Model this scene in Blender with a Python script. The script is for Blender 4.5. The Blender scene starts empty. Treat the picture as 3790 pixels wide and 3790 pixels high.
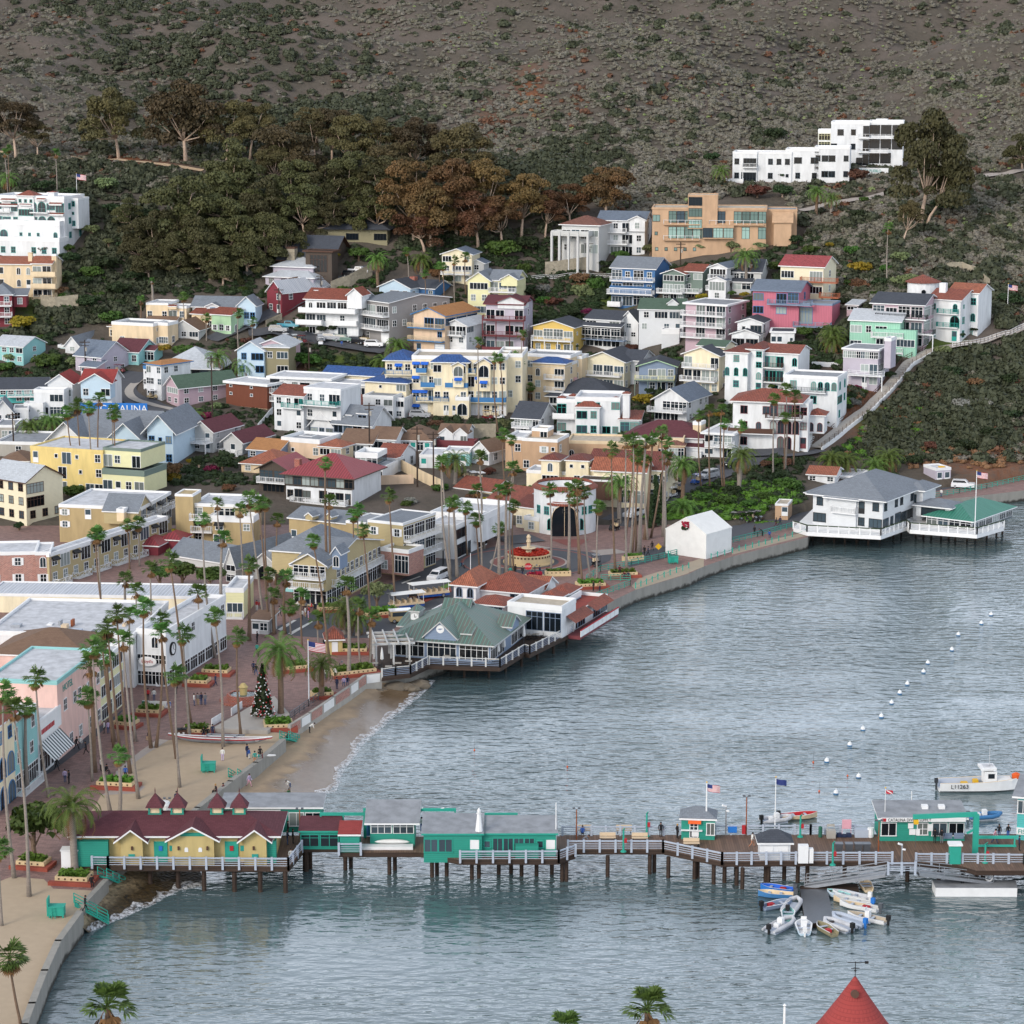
import bpy,math,random,hashlib
import numpy as np
from mathutils import Vector,Matrix,noise as mnoise
from math import sin,cos,tan,pi,radians as rad
rnd=random.Random(7)
scene=bpy.context.scene
COL=scene.collection
# ---- camera model (photo pixels are 3790 x 3790)
FOC,HC,PC=9500.0,94.0,1895.0
PIT=math.atan(1825/FOC)
sP,cP=sin(PIT),cos(PIT)
cam=bpy.data.cameras.new('camera');cam_o=bpy.data.objects.new('camera',cam);COL.objects.link(cam_o)
cam_o.location=(0,0,HC);cam_o.rotation_euler=(pi/2-PIT,0,0)
cam.sensor_width=36;cam.lens=FOC/3790*36;cam.clip_start=1;cam.clip_end=6000
scene.camera=cam_o
def ray(px,py):
 a=(px-PC)/FOC;b=(PC-py)/FOC
 return(a,cP+b*sP,-sP+b*cP)
ROWS=[-900,-600,-300,0,200,400,600,800,1000,1200,1350,1500,1650,1800,1950]
TC={2300:[2300,1700,1250,1000,860,760,700,665,645,625,605,578,535,500,471],2900:[2300,1700,1250,1000,860,770,705,660,625,592,568,545,522,498,471],3300:[2300,1700,1250,1000,860,770,705,650,612,585,565,550,536,508,471]}
CK=sorted(TC)
GZ=2.2
def T(px,py):
 if py>=1950:
  return(HC-GZ)/-ray(px,py)[2]
 v=[np.interp(py,ROWS,TC[k])for k in CK]
 return float(np.interp(px,CK,v))
def P(px,py,z=None):
 d=ray(px,py)
 t=T(px,py)if z is None else(HC-z)/-d[2]
 return Vector((d[0]*t,d[1]*t,HC+d[2]*t))
REG={'Z1':(0,600,.4917),'Z2':(950,700,.4917),'Z3':(1900,700,.4917),'Z4':(2600,400,.616),'Z5':(0,1200,.4917),'Z6':(950,1300,.4917),'Z7':(1900,1250,.4917),'Z8':(2800,1250,.5124),'Y1':(0,1850,.4917),'Y2':(850,1850,.4917),'Y3':(1600,1750,.4917),'Y4':(2400,1700,.7195),'Y5':(0,2400,.4917),'Y6':(700,2300,.4917),'Y7':(1350,2000,.4917),'Y8':(0,2900,.4917),'X1':(250,2930,.4917),'X2':(1100,2930,.5176),'X3':(2100,2880,.4658),'X4':(2950,2800,.4348),'X5':(2700,3200,.3623),'X6':(2200,3500,.823),'X7':(0,0,.9834),'X8':(1900,0,.9783),'P':(0,0,1)}
CUR=(0,0,1)
def R(n):
 global CUR
 CUR=REG[n]
def q(x,y):
 return CUR[0]+x*CUR[2],CUR[1]+y*CUR[2]
def at(x,y,z=None):
 return P(*q(x,y),z)
def mpp(p):
 d=p.y*cP-(p.z-HC)*sP
 return d/FOC
 # ---- materials
def lin(h):
 h=h.lstrip('#')
 v=[int(h[i:i+2],16)/255 for i in(0,2,4)]
 return tuple(((x+.055)/1.055)**2.4 if x>.04045 else x/12.92 for x in v)
MATS={}
class NT:
 def __init__(s,m):
  m.use_nodes=True;s.t=m.node_tree;s.t.nodes.clear()
  s.o=s.n('ShaderNodeOutputMaterial');s.b=s.n('ShaderNodeBsdfPrincipled')
  s.l(s.b.outputs[0],s.o.inputs[0])
 def n(s,ty,**k):
  x=s.t.nodes.new(ty)
  for a,v in k.items():setattr(x,a,v)
  return x
 def l(s,a,b):s.t.links.new(a,b)
 def uv(s):return s.n('ShaderNodeUVMap').outputs[0]
 def pos(s):return s.n('ShaderNodeNewGeometry').outputs['Position']
 def noise(s,vec,scale,detail=3,rough=.6,out='Fac'):
  x=s.n('ShaderNodeTexNoise');x.inputs['Scale'].default_value=scale
  x.inputs['Detail'].default_value=detail;x.inputs['Roughness'].default_value=rough
  s.l(vec,x.inputs['Vector']);return x.outputs[out]
 def map(s,vec,sc=(1,1,1),rot=(0,0,0)):
  x=s.n('ShaderNodeMapping');x.inputs['Scale'].default_value=sc;x.inputs['Rotation'].default_value=rot
  s.l(vec,x.inputs['Vector']);return x.outputs[0]
 def ramp(s,fac,stops):
  x=s.n('ShaderNodeValToRGB');e=x.color_ramp.elements
  while len(e)<len(stops):e.new(.5)
  for i,(p_,c)in enumerate(stops):
   e[i].position=p_;e[i].color=(*(c if isinstance(c,tuple)else lin(c)),1)
  s.l(fac,x.inputs[0]);return x.outputs[0]
 def mix(s,fac,a,b,mode='MIX'):
  x=s.n('ShaderNodeMix',data_type='RGBA',blend_type=mode)
  for v,i in((fac,0),(a,6),(b,7)):
   if hasattr(v,'is_output'):s.l(v,x.inputs[i])
   elif i:x.inputs[i].default_value=(*v,1)
   else:x.inputs[i].default_value=v
  return x.outputs[2]
 def math(s,op,a,b=0.5,c=None):
  x=s.n('ShaderNodeMath',operation=op)
  for i,v in enumerate((a,b,c)):
   if v is None:continue
   if hasattr(v,'is_output'):s.l(v,x.inputs[i])
   else:x.inputs[i].default_value=v
  return x.outputs[0]
 def bump(s,h,strength=.3,dist=.05):
  x=s.n('ShaderNodeBump');x.inputs['Strength'].default_value=strength;x.inputs['Distance'].default_value=dist
  s.l(h,x.inputs['Height']);s.l(x.outputs[0],s.b.inputs['Normal'])
 def col(s,c):
  if hasattr(c,'is_output'):s.l(c,s.b.inputs['Base Color'])
  else:s.b.inputs['Base Color'].default_value=(*c,1)
 def set(s,**k):
  for a,v in k.items():s.b.inputs[a.replace('_',' ')].default_value=v
def mul(c,k):return tuple(min(1,x*k)for x in c)
def M(name,hexc=None,kind='plaster',rough=.75,**kw):
 if name in MATS:return MATS[name]
 m=bpy.data.materials.new(name);MATS[name]=m
 c=lin(hexc);n=NT(m);n.set(Roughness=rough)
 if kind=='plain':
  f=n.noise(n.pos(),.9,3);n.col(n.mix(f,mul(c,.86),mul(c,1.1)))
 elif kind=='plaster':
  p=n.pos();f=n.noise(n.map(p,(1,1,.25)),.8,4);g=n.noise(p,5,2)
  a=n.mix(n.ramp(f,[(.3,(0,0,0)),(.62,(1,1,1))]),mul(c,kw.get('d',.8)),mul(c,1.05));n.col(n.mix(n.math('MULTIPLY',g,.3),a,mul(c,.88)))
 elif kind=='siding':
  u=n.uv();w=n.n('ShaderNodeTexWave',wave_type='BANDS',bands_direction='Y',wave_profile='SAW')
  w.inputs['Scale'].default_value=1.3;n.l(u,w.inputs[0])
  f=n.noise(n.pos(),.7,4)
  a=n.mix(f,mul(c,.85),mul(c,1.06));n.col(n.mix(n.math('POWER',w.outputs['Fac'],6),a,mul(c,.6)));n.bump(w.outputs['Fac'],.4,.03)
 elif kind=='boards':
  u=n.uv();w=n.n('ShaderNodeTexWave',wave_type='BANDS',bands_direction='X',wave_profile='SAW')
  w.inputs['Scale'].default_value=.8;n.l(u,w.inputs[0])
  a=n.mix(n.noise(n.map(n.pos(),(3,3,.3)),1.2,4),mul(c,.75),mul(c,1.15));n.col(n.mix(n.math('POWER',w.outputs['Fac'],9),a,mul(c,.5)))
 elif kind=='shingle':
  u=n.uv();b=n.n('ShaderNodeTexBrick');n.l(u,b.inputs[0])
  b.inputs['Scale'].default_value=1;b.inputs['Brick Width'].default_value=.5;b.inputs['Row Height'].default_value=.28
  b.inputs['Mortar Size'].default_value=.02
  b.inputs['Color1'].default_value=(*mul(c,.8),1);b.inputs['Color2'].default_value=(*mul(c,1.18),1);b.inputs['Mortar'].default_value=(*mul(c,.55),1)
  f=n.noise(n.pos(),.35,4);n.col(n.mix(n.math('MULTIPLY',f,.75),b.outputs[0],mul(c,1.3)));n.set(Roughness=.9)
  n.b.inputs['Specular IOR Level'].default_value=.2
 elif kind=='tile':
  u=n.uv();w=n.n('ShaderNodeTexWave',wave_type='BANDS',bands_direction='X',wave_profile='SIN')
  w.inputs['Scale'].default_value=kw.get('s',.95);n.l(u,w.inputs[0])
  b=n.n('ShaderNodeTexBrick');n.l(u,b.inputs[0]);b.offset=0
  b.inputs['Scale'].default_value=1;b.inputs['Brick Width'].default_value=.33;b.inputs['Row Height'].default_value=.4;b.inputs['Mortar Size'].default_value=.015
  b.inputs['Color1'].default_value=(*mul(c,.62),1);b.inputs['Color2'].default_value=(*mul(c,1.4),1);b.inputs['Mortar'].default_value=(*mul(c,.5),1)
  f=n.noise(n.pos(),.5,4)
  a=n.mix(n.math('MULTIPLY',f,.7),b.outputs[0],mul(c,.8));n.col(n.mix(n.math('POWER',w.outputs['Fac'],3),a,mul(c,.38)))
  n.bump(w.outputs['Fac'],.8,-.12)
 elif kind=='seam':
  u=n.uv();w=n.n('ShaderNodeTexWave',wave_type='BANDS',bands_direction='X',wave_profile='SIN')
  w.inputs['Scale'].default_value=.55;n.l(u,w.inputs[0])
  f=n.noise(n.map(u,(1.4,.12,1)),1.3,4);c2=lin(kw.get('c2',hexc))
  a=n.mix(n.ramp(f,[(.35,(0,0,0)),(.65,(1,1,1))]),c,c2);n.col(n.mix(n.math('POWER',w.outputs['Fac'],14),a,mul(c,1.9)))
  n.set(Roughness=.5,Metallic=.15);n.bump(n.math('POWER',w.outputs['Fac'],8),.6,.06)
 elif kind=='brick':
  u=n.uv();b=n.n('ShaderNodeTexBrick');n.l(u,b.inputs[0]);b.inputs['Scale'].default_value=1
  b.inputs['Brick Width'].default_value=kw.get('bw',.45);b.inputs['Row Height'].default_value=kw.get('bh',.18);b.inputs['Mortar Size'].default_value=kw.get('ms',.02)
  b.inputs['Color1'].default_value=(*mul(c,.7),1);b.inputs['Color2'].default_value=(*mul(c,1.35),1);b.inputs['Mortar'].default_value=(*lin(kw.get('c2','a9a29a')),1)
  n.col(n.mix(n.math('MULTIPLY',n.noise(n.pos(),1.2,4),.5),b.outputs[0],mul(c,.9)))
 elif kind=='wood':
  u=n.uv();b=n.n('ShaderNodeTexBrick');n.l(n.map(u,(1,1,1),(0,0,kw.get('rot',0))),b.inputs[0]);b.inputs['Scale'].default_value=1
  b.inputs['Brick Width'].default_value=4;b.inputs['Row Height'].default_value=.28;b.inputs['Mortar Size'].default_value=.02
  b.inputs['Color1'].default_value=(*mul(c,.62),1);b.inputs['Color2'].default_value=(*mul(c,1.35),1);b.inputs['Mortar'].default_value=(*mul(c,.25),1)
  f=n.noise(n.pos(),.35,5);n.col(n.mix(n.math('MULTIPLY',f,.75),b.outputs[0],mul(c,.75)))
 elif kind=='stone':
  v=n.n('ShaderNodeTexVoronoi');v.inputs['Scale'].default_value=kw.get('s',1.6);n.l(n.pos(),v.inputs[0])
  f=n.noise(n.pos(),2,4);a=n.mix(v.outputs['Color'],mul(c,.6),mul(c,1.35));n.col(n.mix(f,a,mul(c,.8)));n.bump(v.outputs['Distance'],.6,.1)
 elif kind=='stripe':
  u=n.uv();w=n.n('ShaderNodeTexWave',wave_type='BANDS',bands_direction='X',wave_profile='SIN')
  w.inputs['Scale'].default_value=.4;n.l(u,w.inputs[0]);n.col(n.mix(n.math('GREATER_THAN',w.outputs['Fac'],.5),c,lin(kw.get('c2','e8e8e8'))))
 elif kind=='glass':
  n.col(c);n.set(Roughness=.07);n.b.inputs['Specular IOR Level'].default_value=.35
  r=n.n('ShaderNodeObjectInfo').outputs['Random']
  n.col(n.mix(n.ramp(r,[(0,(0,0,0)),(1,(1,1,1))]),mul(c,.5),mul(c,1.7)))
 elif kind=='paint':
  n.col(n.mix(n.noise(n.pos(),2.5,3),mul(c,.85),mul(c,1.05)));n.set(Roughness=.25);n.b.inputs['Coat Weight'].default_value=.3
 elif kind=='metal':
  n.col(n.mix(n.noise(n.pos(),2,3),mul(c,.8),mul(c,1.1)));n.set(Roughness=.45,Metallic=.6)
 elif kind=='leaf':
  r=n.n('ShaderNodeObjectInfo').outputs['Random'];c2=lin(kw.get('c2',hexc));c3=lin(kw.get('c3',kw.get('c2',hexc)))
  f=n.noise(n.pos(),kw.get('s',.45),3);a=n.mix(n.ramp(f,[(.3,(0,0,0)),(.7,(1,1,1))]),c,c2)
  g=n.noise(n.pos(),3,2);a=n.mix(n.math('MULTIPLY',g,.5),a,c3)
  hs=n.n('ShaderNodeHueSaturation');n.l(n.math('MULTIPLY_ADD',r,.05,.475),hs.inputs['Hue']);n.l(n.math('MULTIPLY_ADD',r,.6,.7),hs.inputs['Value']);n.l(a,hs.inputs['Color'])
  n.col(hs.outputs[0]);n.set(Roughness=.65);n.b.inputs['Specular IOR Level'].default_value=.25
  n.b.inputs['Subsurface Weight'].default_value=0
 elif kind=='bark':
  f=n.noise(n.map(n.pos(),(2,2,kw.get('s',3))),1.2,4);n.col(n.mix(f,mul(c,.55),mul(c,1.4)));n.set(Roughness=.9)
 return m
W=lambda nm,h,k='plaster',**kw:M(nm,h,k,**kw)
for nm,h,k in[('white','d6d8da','plaster'),('whitesiding','d2d5d8','siding'),('cream','e2d6b8','plaster'),('creamsiding','e0d8bc','siding'),('yellow','d8c07c','plaster'),('yellowsiding','d6b766','siding'),('tan','a8946c','plaster'),('tansiding','b4a47c','siding'),('terra','b8987a','plaster'),('peach','d2b79c','plaster'),('pink','b8687a','boards'),('palepink','e0bcb2','plaster'),('lavender','bda4ae','siding'),('palelav','b7b0bd','siding'),('gray','93908f','siding'),('lightgray','c2c3c2','siding'),('bluegray','7d8ea6','siding'),('blue','3f6c9c','siding'),('paleblue','bcd2e2','siding'),('aqua','8fc4c4','siding'),('teal','4fb0ae','siding'),('seafoam','93c4ae','boards'),('greengray','6f8078','siding'),('darkwood','4a4038','boards'),('red','7a2c38','siding'),('brownwood','6d3a26','boards'),('concrete','a29e96','plaster'),('paleyellow','dfdcae','siding'),('green','6f9c7c','siding'),('pier','25907e','siding'),('pierlight','2fae9a','siding'),('kioskyellow','b9a671','plaster'),('olive','8b8468','siding'),('maroonwood','6c3036','plain'),('stucco','d8c3a2','plaster'),('palegreen','a6c6a2','plaster')]:M(nm,h,k)
M('brickwall','9c6a5e','brick',c2='b9aca4');M('redbrick','8e3f2c','brick');M('stonewall','9a917f','stone');M('rock','6d6355','stone',s=.7)
for nm,h in[('r_gray','70767e'),('r_dark','42464e'),('r_brown','6f5a4c'),('r_maroon','58343a'),('r_green','4a5c50'),('r_light','a8adb3'),('r_red','843a38'),('r_tan','9a6f4a'),('r_bluegray','626c7a')]:M(nm,h,'shingle')
for nm,h in[('t_red','94503e'),('t_orange','a8644a'),('t_dark','7c4034'),('t_blue','345c9c'),('t_brown','86594c')]:M(nm,h,'tile')
M('t_pinkred','a84a4c','tile');M('seam_red','84343a','seam',c2='763034');M('seam_teal','2c6a5a','seam',c2='3a7a68');M('seam_green','4a6a62','seam',c2='6a6660');M('seam_gray','9a9ea6','seam',c2='b4b6ba');M('seam_brown','5c5148','seam',c2='6a6058')
M('membrane','bfc1c6','plaster',rough=.9,d=.66);M('membrane_gray','8a8e94','plaster',rough=.9,d=.66);M('membrane_tan','b4a998','plaster',rough=.9,d=.66);M('membrane_red','8a3a30','plaster',rough=.9)
for nm,h,k in[('trim','dedfe0','plain'),('trimcream','d9cfb4','plain'),('dark','1c1e22','plain'),('black','0e0f12','plain'),('trimblue','3a74a8','plain'),('trimteal','1f8f86','plain'),('trimgreen','24604e','plain'),('trimbrown','4c3226','plain'),('copper','a05a3c','plain'),('railgray','a9b2c0','plain'),('tealpaint','239684','plain'),('orange','d4581c','plain'),('redpaint','a8202a','plain'),('bluecloth','1f6fc0','plain'),('whitecloth','dcdcda','plain'),('tancloth','cdb89c','plain'),('timber','3a2a20','wood'),('rust','8a4a26','plain'),('skin','b07a5c','plain'),('yellowpaint','d8a818','plain'),('flagblue','20306c','plain'),('flagred','b02434','plain'),('awnblue','1b5fc4','plain'),('rubber','16171a','plain')]:M(nm,h,k)
M('aluminium','a6aab0','metal');M('steel','6a6e74','metal');M('gl_dark','141a20','glass');M('gl_mid','36424a','glass');M('gl_curtain','7c8482','glass');M('gl_green','78908a','glass')
M('pave','80655f','brick',bw=.7,bh=.35,c2='6d5650',ms=.03);M('asphalt','4a4c52','plain',rough=.9);M('kerb','a39d96','plain');M('kerbred','7c4a44','plain');M('linewhite','c8c8c4','plain');M('planter','cbb48c','plaster');M('planterbase','8e4232','plaster')
# ---- mesh builder
class MB:
 def __init__(s):s.v=[];s.f=[];s.m=[]
 def add(s,vs,fs,m=0,M4=None):
  o=len(s.v)
  s.v+=[tuple(M4@Vector(v))for v in vs]if M4 is not None else[tuple(v)for v in vs]
  for f in fs:s.f.append([i+o for i in f]);s.m.append(m)
  return s
 def box(s,x0,x1,y0,y1,z0,z1,m=0,M4=None):
  v=[(x,y,z)for z in(z0,z1)for y in(y0,y1)for x in(x0,x1)]
  return s.add(v,[(0,2,3,1),(4,5,7,6),(0,1,5,4),(1,3,7,5),(3,2,6,7),(2,0,4,6)],m,M4)
 def bar(s,a,b,w,h=None,m=0):
  a=Vector(a);b=Vector(b);d=(b-a)
  if d.length<1e-6:return s
  L=d.length;d.normalize()
  up=Vector((0,0,1))if abs(d.z)<.95 else Vector((0,1,0))
  x=d.cross(up).normalized();y=x.cross(d).normalized();h=h or w
  v=[]
  for p in(a,b):
   for i,j in((-1,-1),(1,-1),(1,1),(-1,1)):v.append(p+x*(i*w/2)+y*(j*h/2))
  return s.add(v,[(3,2,1,0),(4,5,6,7),(0,1,5,4),(1,2,6,5),(2,3,7,6),(3,0,4,7)],m)
 def tube(s,pts,rs,n=7,m=0,cap=True):
  pts=[Vector(p)for p in pts];vs=[];fs=[];N=len(pts)
  if not hasattr(rs,'__len__'):rs=[rs]*N
  for i,p in enumerate(pts):
   d=(pts[min(i+1,N-1)]-pts[max(i-1,0)]).normalized()
   up=Vector((0,1,0))if abs(d.z)>.7 else Vector((0,0,1))
   x=d.cross(up).normalized();y=x.cross(d)
   for k in range(n):
    a=2*pi*k/n;vs.append(p+(x*cos(a)+y*sin(a))*rs[i])
  for i in range(N-1):
   for k in range(n):
    k2=(k+1)%n;fs.append((i*n+k,i*n+k2,(i+1)*n+k2,(i+1)*n+k))
  if cap:fs.append(tuple(range(n-1,-1,-1)));fs.append(tuple(range((N-1)*n,N*n)))
  return s.add(vs,fs,m)
 def lathe(s,prof,n=16,m=0,c=(0,0,0)):
  vs=[];fs=[]
  for r,z in prof:
   for k in range(n):
    a=2*pi*k/n;vs.append((c[0]+r*cos(a),c[1]+r*sin(a),c[2]+z))
  for i in range(len(prof)-1):
   for k in range(n):
    k2=(k+1)%n;fs.append((i*n+k,i*n+k2,(i+1)*n+k2,(i+1)*n+k))
  return s.add(vs,fs,m)
 def prism(s,poly,z0,z1,m=0,mtop=None,M4=None):
  n=len(poly)
  ar=sum(poly[i][0]*poly[(i+1)%n][1]-poly[(i+1)%n][0]*poly[i][1]for i in range(n))
  if ar<0:poly=poly[::-1]
  vs=[(x,y,z0)for x,y in poly]+[(x,y,z1)for x,y in poly]
  s.add(vs,[(i,(i+1)%n,n+(i+1)%n,n+i)for i in range(n)],m,M4)
  s.add([(x,y,z1)for x,y in poly],[tuple(range(n))],m if mtop is None else mtop,M4)
  return s
 def build(s,name,mats,parent=None,loc=None,smooth=False,uv=True):
  me=bpy.data.meshes.new(name)
  me.from_pydata(s.v,[],s.f)
  if not isinstance(mats,(list,tuple)):mats=[mats]
  for m in mats:me.materials.append(MATS[m]if isinstance(m,str)else m)
  if len(mats)>1:me.polygons.foreach_set('material_index',s.m)
  if smooth:me.polygons.foreach_set('use_smooth',[True]*len(s.f))
  if uv:box_uv(me)
  me.update()
  return link(name,me,parent,loc)
def box_uv(me):
 n=len(me.polygons);nl=len(me.loops)
 if not n:return
 nor=np.empty(n*3);me.polygons.foreach_get('normal',nor);nor=nor.reshape(-1,3)
 tot=np.empty(n,dtype=np.int32);me.polygons.foreach_get('loop_total',tot)
 vi=np.empty(nl,dtype=np.int32);me.loops.foreach_get('vertex_index',vi)
 co=np.empty(len(me.vertices)*3);me.vertices.foreach_get('co',co);co=co.reshape(-1,3)
 h=np.stack([-nor[:,1],nor[:,0],np.zeros(n)],1);L=np.linalg.norm(h,axis=1)
 flat=L<.05;h[flat]=(1,0,0);L[flat]=1;h/=L[:,None]
 v=np.cross(nor,h);fi=np.repeat(np.arange(n),tot)
 p=co[vi];uv=np.stack([(p*h[fi]).sum(1),(p*v[fi]).sum(1)],1)
 lay=me.uv_layers.new(name='UVMap');lay.data.foreach_set('uv',uv.astype(np.float32).ravel())
def link(name,me,parent=None,loc=None):
 o=bpy.data.objects.new(name,me);COL.objects.link(o)
 if parent is not None:o.parent=parent
 if loc is not None:o.location=loc
 return o
def thing(name,label,cat,loc=(0,0,0),rz=0,group=None):
 o=bpy.data.objects.new(name,None);COL.objects.link(o);o.location=loc;o.rotation_euler=(0,0,rz);o.empty_display_size=.5
 o['label']=label;o['category']=cat
 if group:o['group']=group
 return o
def tag(o,label,cat,group=None):
 o['label']=label;o['category']=cat
 if group:o['group']=group
 return o
def kind(o,k,label=None):
 o['kind']=k
 if label:o['label']=label
 return o
def dup(root,loc,rz=None,label=None,scale=None):
 KIDS=CH.get(root.name)or[(c,list(c.children))for c in root.children]
 CH[root.name]=KIDS
 r=root.copy();COL.objects.link(r);r.location=loc
 if rz is not None:r.rotation_euler=(0,0,rz)
 if label:r['label']=label
 if scale:r.scale=(scale,)*3
 for ch,gs in KIDS:
  c=ch.copy();COL.objects.link(c);c.parent=r
  for g in gs:
   d=g.copy();COL.objects.link(d);d.parent=c
 return r
CH={}
def text(s,size,parent,loc,rot=(pi/2,0,0),mat='dark',name='lettering',ext=.02,ax='CENTER',sx=1):
 c=bpy.data.curves.new(name,'FONT');c.body=s;c.size=size;c.extrude=ext;c.align_x=ax;c.align_y='CENTER'
 c.materials.append(MATS[mat]);o=link(name,c,parent,loc);o.rotation_euler=rot;o.scale=(sx,1,1);return o
 # ---- people: one skinned body per pose, made first while the scene is small
def skin_body(J,E,rad_,name):
 me=bpy.data.meshes.new(name);me.from_pydata(J,E,[]);o=bpy.data.objects.new(name,me);COL.objects.link(o)
 o.modifiers.new('s','SKIN');o.modifiers.new('u','SUBSURF').levels=1
 if not me.skin_vertices:
  bm_=__import__('bmesh').new();bm_.from_mesh(me);bm_.verts.layers.skin.verify();bm_.to_mesh(me);bm_.free()
 for i,r in enumerate(rad_):me.skin_vertices[0].data[i].radius=r if isinstance(r,tuple)else(r,r)
 me.skin_vertices[0].data[0].use_root=True
 dg=bpy.context.evaluated_depsgraph_get();dg.update();m2=bpy.data.meshes.new_from_object(o.evaluated_get(dg));bpy.data.objects.remove(o);m2.name=name
 return m2
def make_pose(kind_):
 L={}
 if kind_=='stand':hip,dz,fl,fr,kl,kr,lean=.93,0,(.1,0,.06),(-.1,0,.06),(.1,-.02,.5),(-.1,-.02,.5),0
 elif kind_=='walk':hip,dz,fl,fr,kl,kr,lean=.91,0,(.09,-.32,.08),(-.09,.36,.12),(.1,-.2,.5),(-.1,.06,.48),-.06
 elif kind_=='sit':hip,dz,fl,fr,kl,kr,lean=.5,0,(.12,-.5,.06),(-.12,-.5,.06),(.12,-.44,.5),(-.12,-.44,.5),-.05
 else:hip,dz,fl,fr,kl,kr,lean=.86,0,(.13,0,.06),(-.13,0,.06),(.14,-.06,.47),(-.14,-.06,.47),-.42
 b=kind_=='bend';z=.52 if not b else.33
 ch=(0,lean,hip+z*.75);nk=(0,lean*1.35,hip+z+(.04 if not b else-.02));hd=(0,lean*1.5-.02-(.08 if b else 0),hip+z+(.17 if not b else.04));tp=(0,hd[1],hd[2]+(.13 if not b else.08))
 sw=.22 if kind_=='walk' else.02;J=[(0,0,hip),(0,lean*.4,hip+z*.4),ch,nk,hd,tp]
 R_=[(.15,.11),(.14,.1),(.18,.12),.055,.1,.075];E=[(0,1),(1,2),(2,3),(3,4),(4,5)]
 for sg,s2,f,k in((1,1,fl,kl),(-1,-1,fr,kr)):
  i=len(J);y=ch[1];hy=y-sg*sw
  el=(.27*sg,y+(hy-y)*.4+(.04 if not b else-.15),ch[2]-.27);ha=(.25*sg,hy-.1-(.1 if b else 0)-(.2 if kind_=='sit' else 0),ch[2]-(.52 if kind_!='sit' else.36))
  J+=[(.21*sg,y,ch[2]+.07),el,ha,(.1*sg,0,hip-.07),k,f,(f[0],f[1]-.16,f[2]-.02)]
  R_+=[.065,.048,.042,.095,.065,.05,.04];E+=[(2,i),(i,i+1),(i+1,i+2),(0,i+3),(i+3,i+4),(i+4,i+5),(i+5,i+6)]
 me=skin_body(J,E,R_,'body_'+kind_);ha_z=ch[2]-.45
 seg=[(Vector(J[a]),Vector(J[c]),n)for a,c,n in[(0,1,1),(1,2,1),(2,3,1),(3,4,0),(4,5,0),(6,7,1),(7,8,1),(13,14,1),(14,15,1),(9,10,2),(16,17,2),(10,11,2),(17,18,2),(11,12,3),(18,19,3)]]
 ix=[]
 for p in me.polygons:
  c=p.center;best=min(seg,key=lambda s:(c-(s[0]+(s[1]-s[0])*max(0,min(1,(c-s[0]).dot(s[1]-s[0])/(s[1]-s[0]).length_squared)))).length);m=best[2]
  if m==1 and min((c-Vector(J[8])).length,(c-Vector(J[15])).length)<.09:m=0
  if m==1 and c.z<hip-.02 and abs(c.x)<.18:m=2
  ix.append(m)
 me.polygons.foreach_set('material_index',ix)if False else None
 hair=MB();hx=Vector(hd);
 n=7
 for i in range(n):
  pass
 hair.lathe([(.02,.155),(.085,.125),(.115,.06),(.108,.0),(.085,-.04)],9,c=(hx.x,hx.y+.025,hx.z))
 ho=hair.build('hair','dark',uv=False);hm=ho.data;bpy.data.objects.remove(ho)
 face=MB()
 for sx in(-.035,.035):face.box(hx.x+sx-.012,hx.x+sx+.012,hx.y-.112,hx.y-.092,hx.z+.02,hx.z+.035)
 face.box(hx.x-.025,hx.x+.025,hx.y-.11,hx.y-.09,hx.z-.05,hx.z-.04);face.box(hx.x-.013,hx.x+.013,hx.y-.13,hx.y-.09,hx.z-.02,hx.z+.01)
 fo=face.build('face','rust',uv=False);fm=fo.data;bpy.data.objects.remove(fo)
 return me,ix,hm,fm
POSES={k:make_pose(k)for k in('stand','walk','sit','bend')}
CLOTH={'black':'15161a','navy':'1e2a48','white':'d8d8d4','gray':'6c6e74','red':'b0222a','blue':'2a56a0','teal':'2a8a80','tan':'a88e6c','maroon':'5a1e2a','pink':'d09aa6','green':'2e5a3a','denim':'3a4c70','skin':'b07a5c','lilac':'b8a8c8'}
for k_,h_ in CLOTH.items():M('cloth_'+k_,h_,'plain',rough=.9)
M('hair_dark','1c1613','plain');M('hair_fair','a8854e','plain')
PM={}
def person(x,y,top,bot,label,pose='stand',rz=0,hair='dark',s=1.0,z=None,group=None):
 o=at(x,y,z);key=(pose,top,bot)
 me0,ix,hm,fm=POSES[pose]
 if key not in PM:
  me=me0.copy();me.materials.clear()
  for m in('skin','cloth_'+top,'cloth_'+bot,'black'):me.materials.append(MATS[m])
  me.polygons.foreach_set('material_index',ix);me.polygons.foreach_set('use_smooth',[True]*len(ix));PM[key]=me
 p=link('person',PM[key],None,o);p.rotation_euler=(0,0,rad(rz));p.scale=(s,)*3;tag(p,label,'person',group)
 h=hm.copy()if hair!='dark' else hm
 if hair!='dark':h.materials[0]=MATS['hair_fair']
 link('hair',h,p);link('face',fm,p)
 return p
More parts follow.
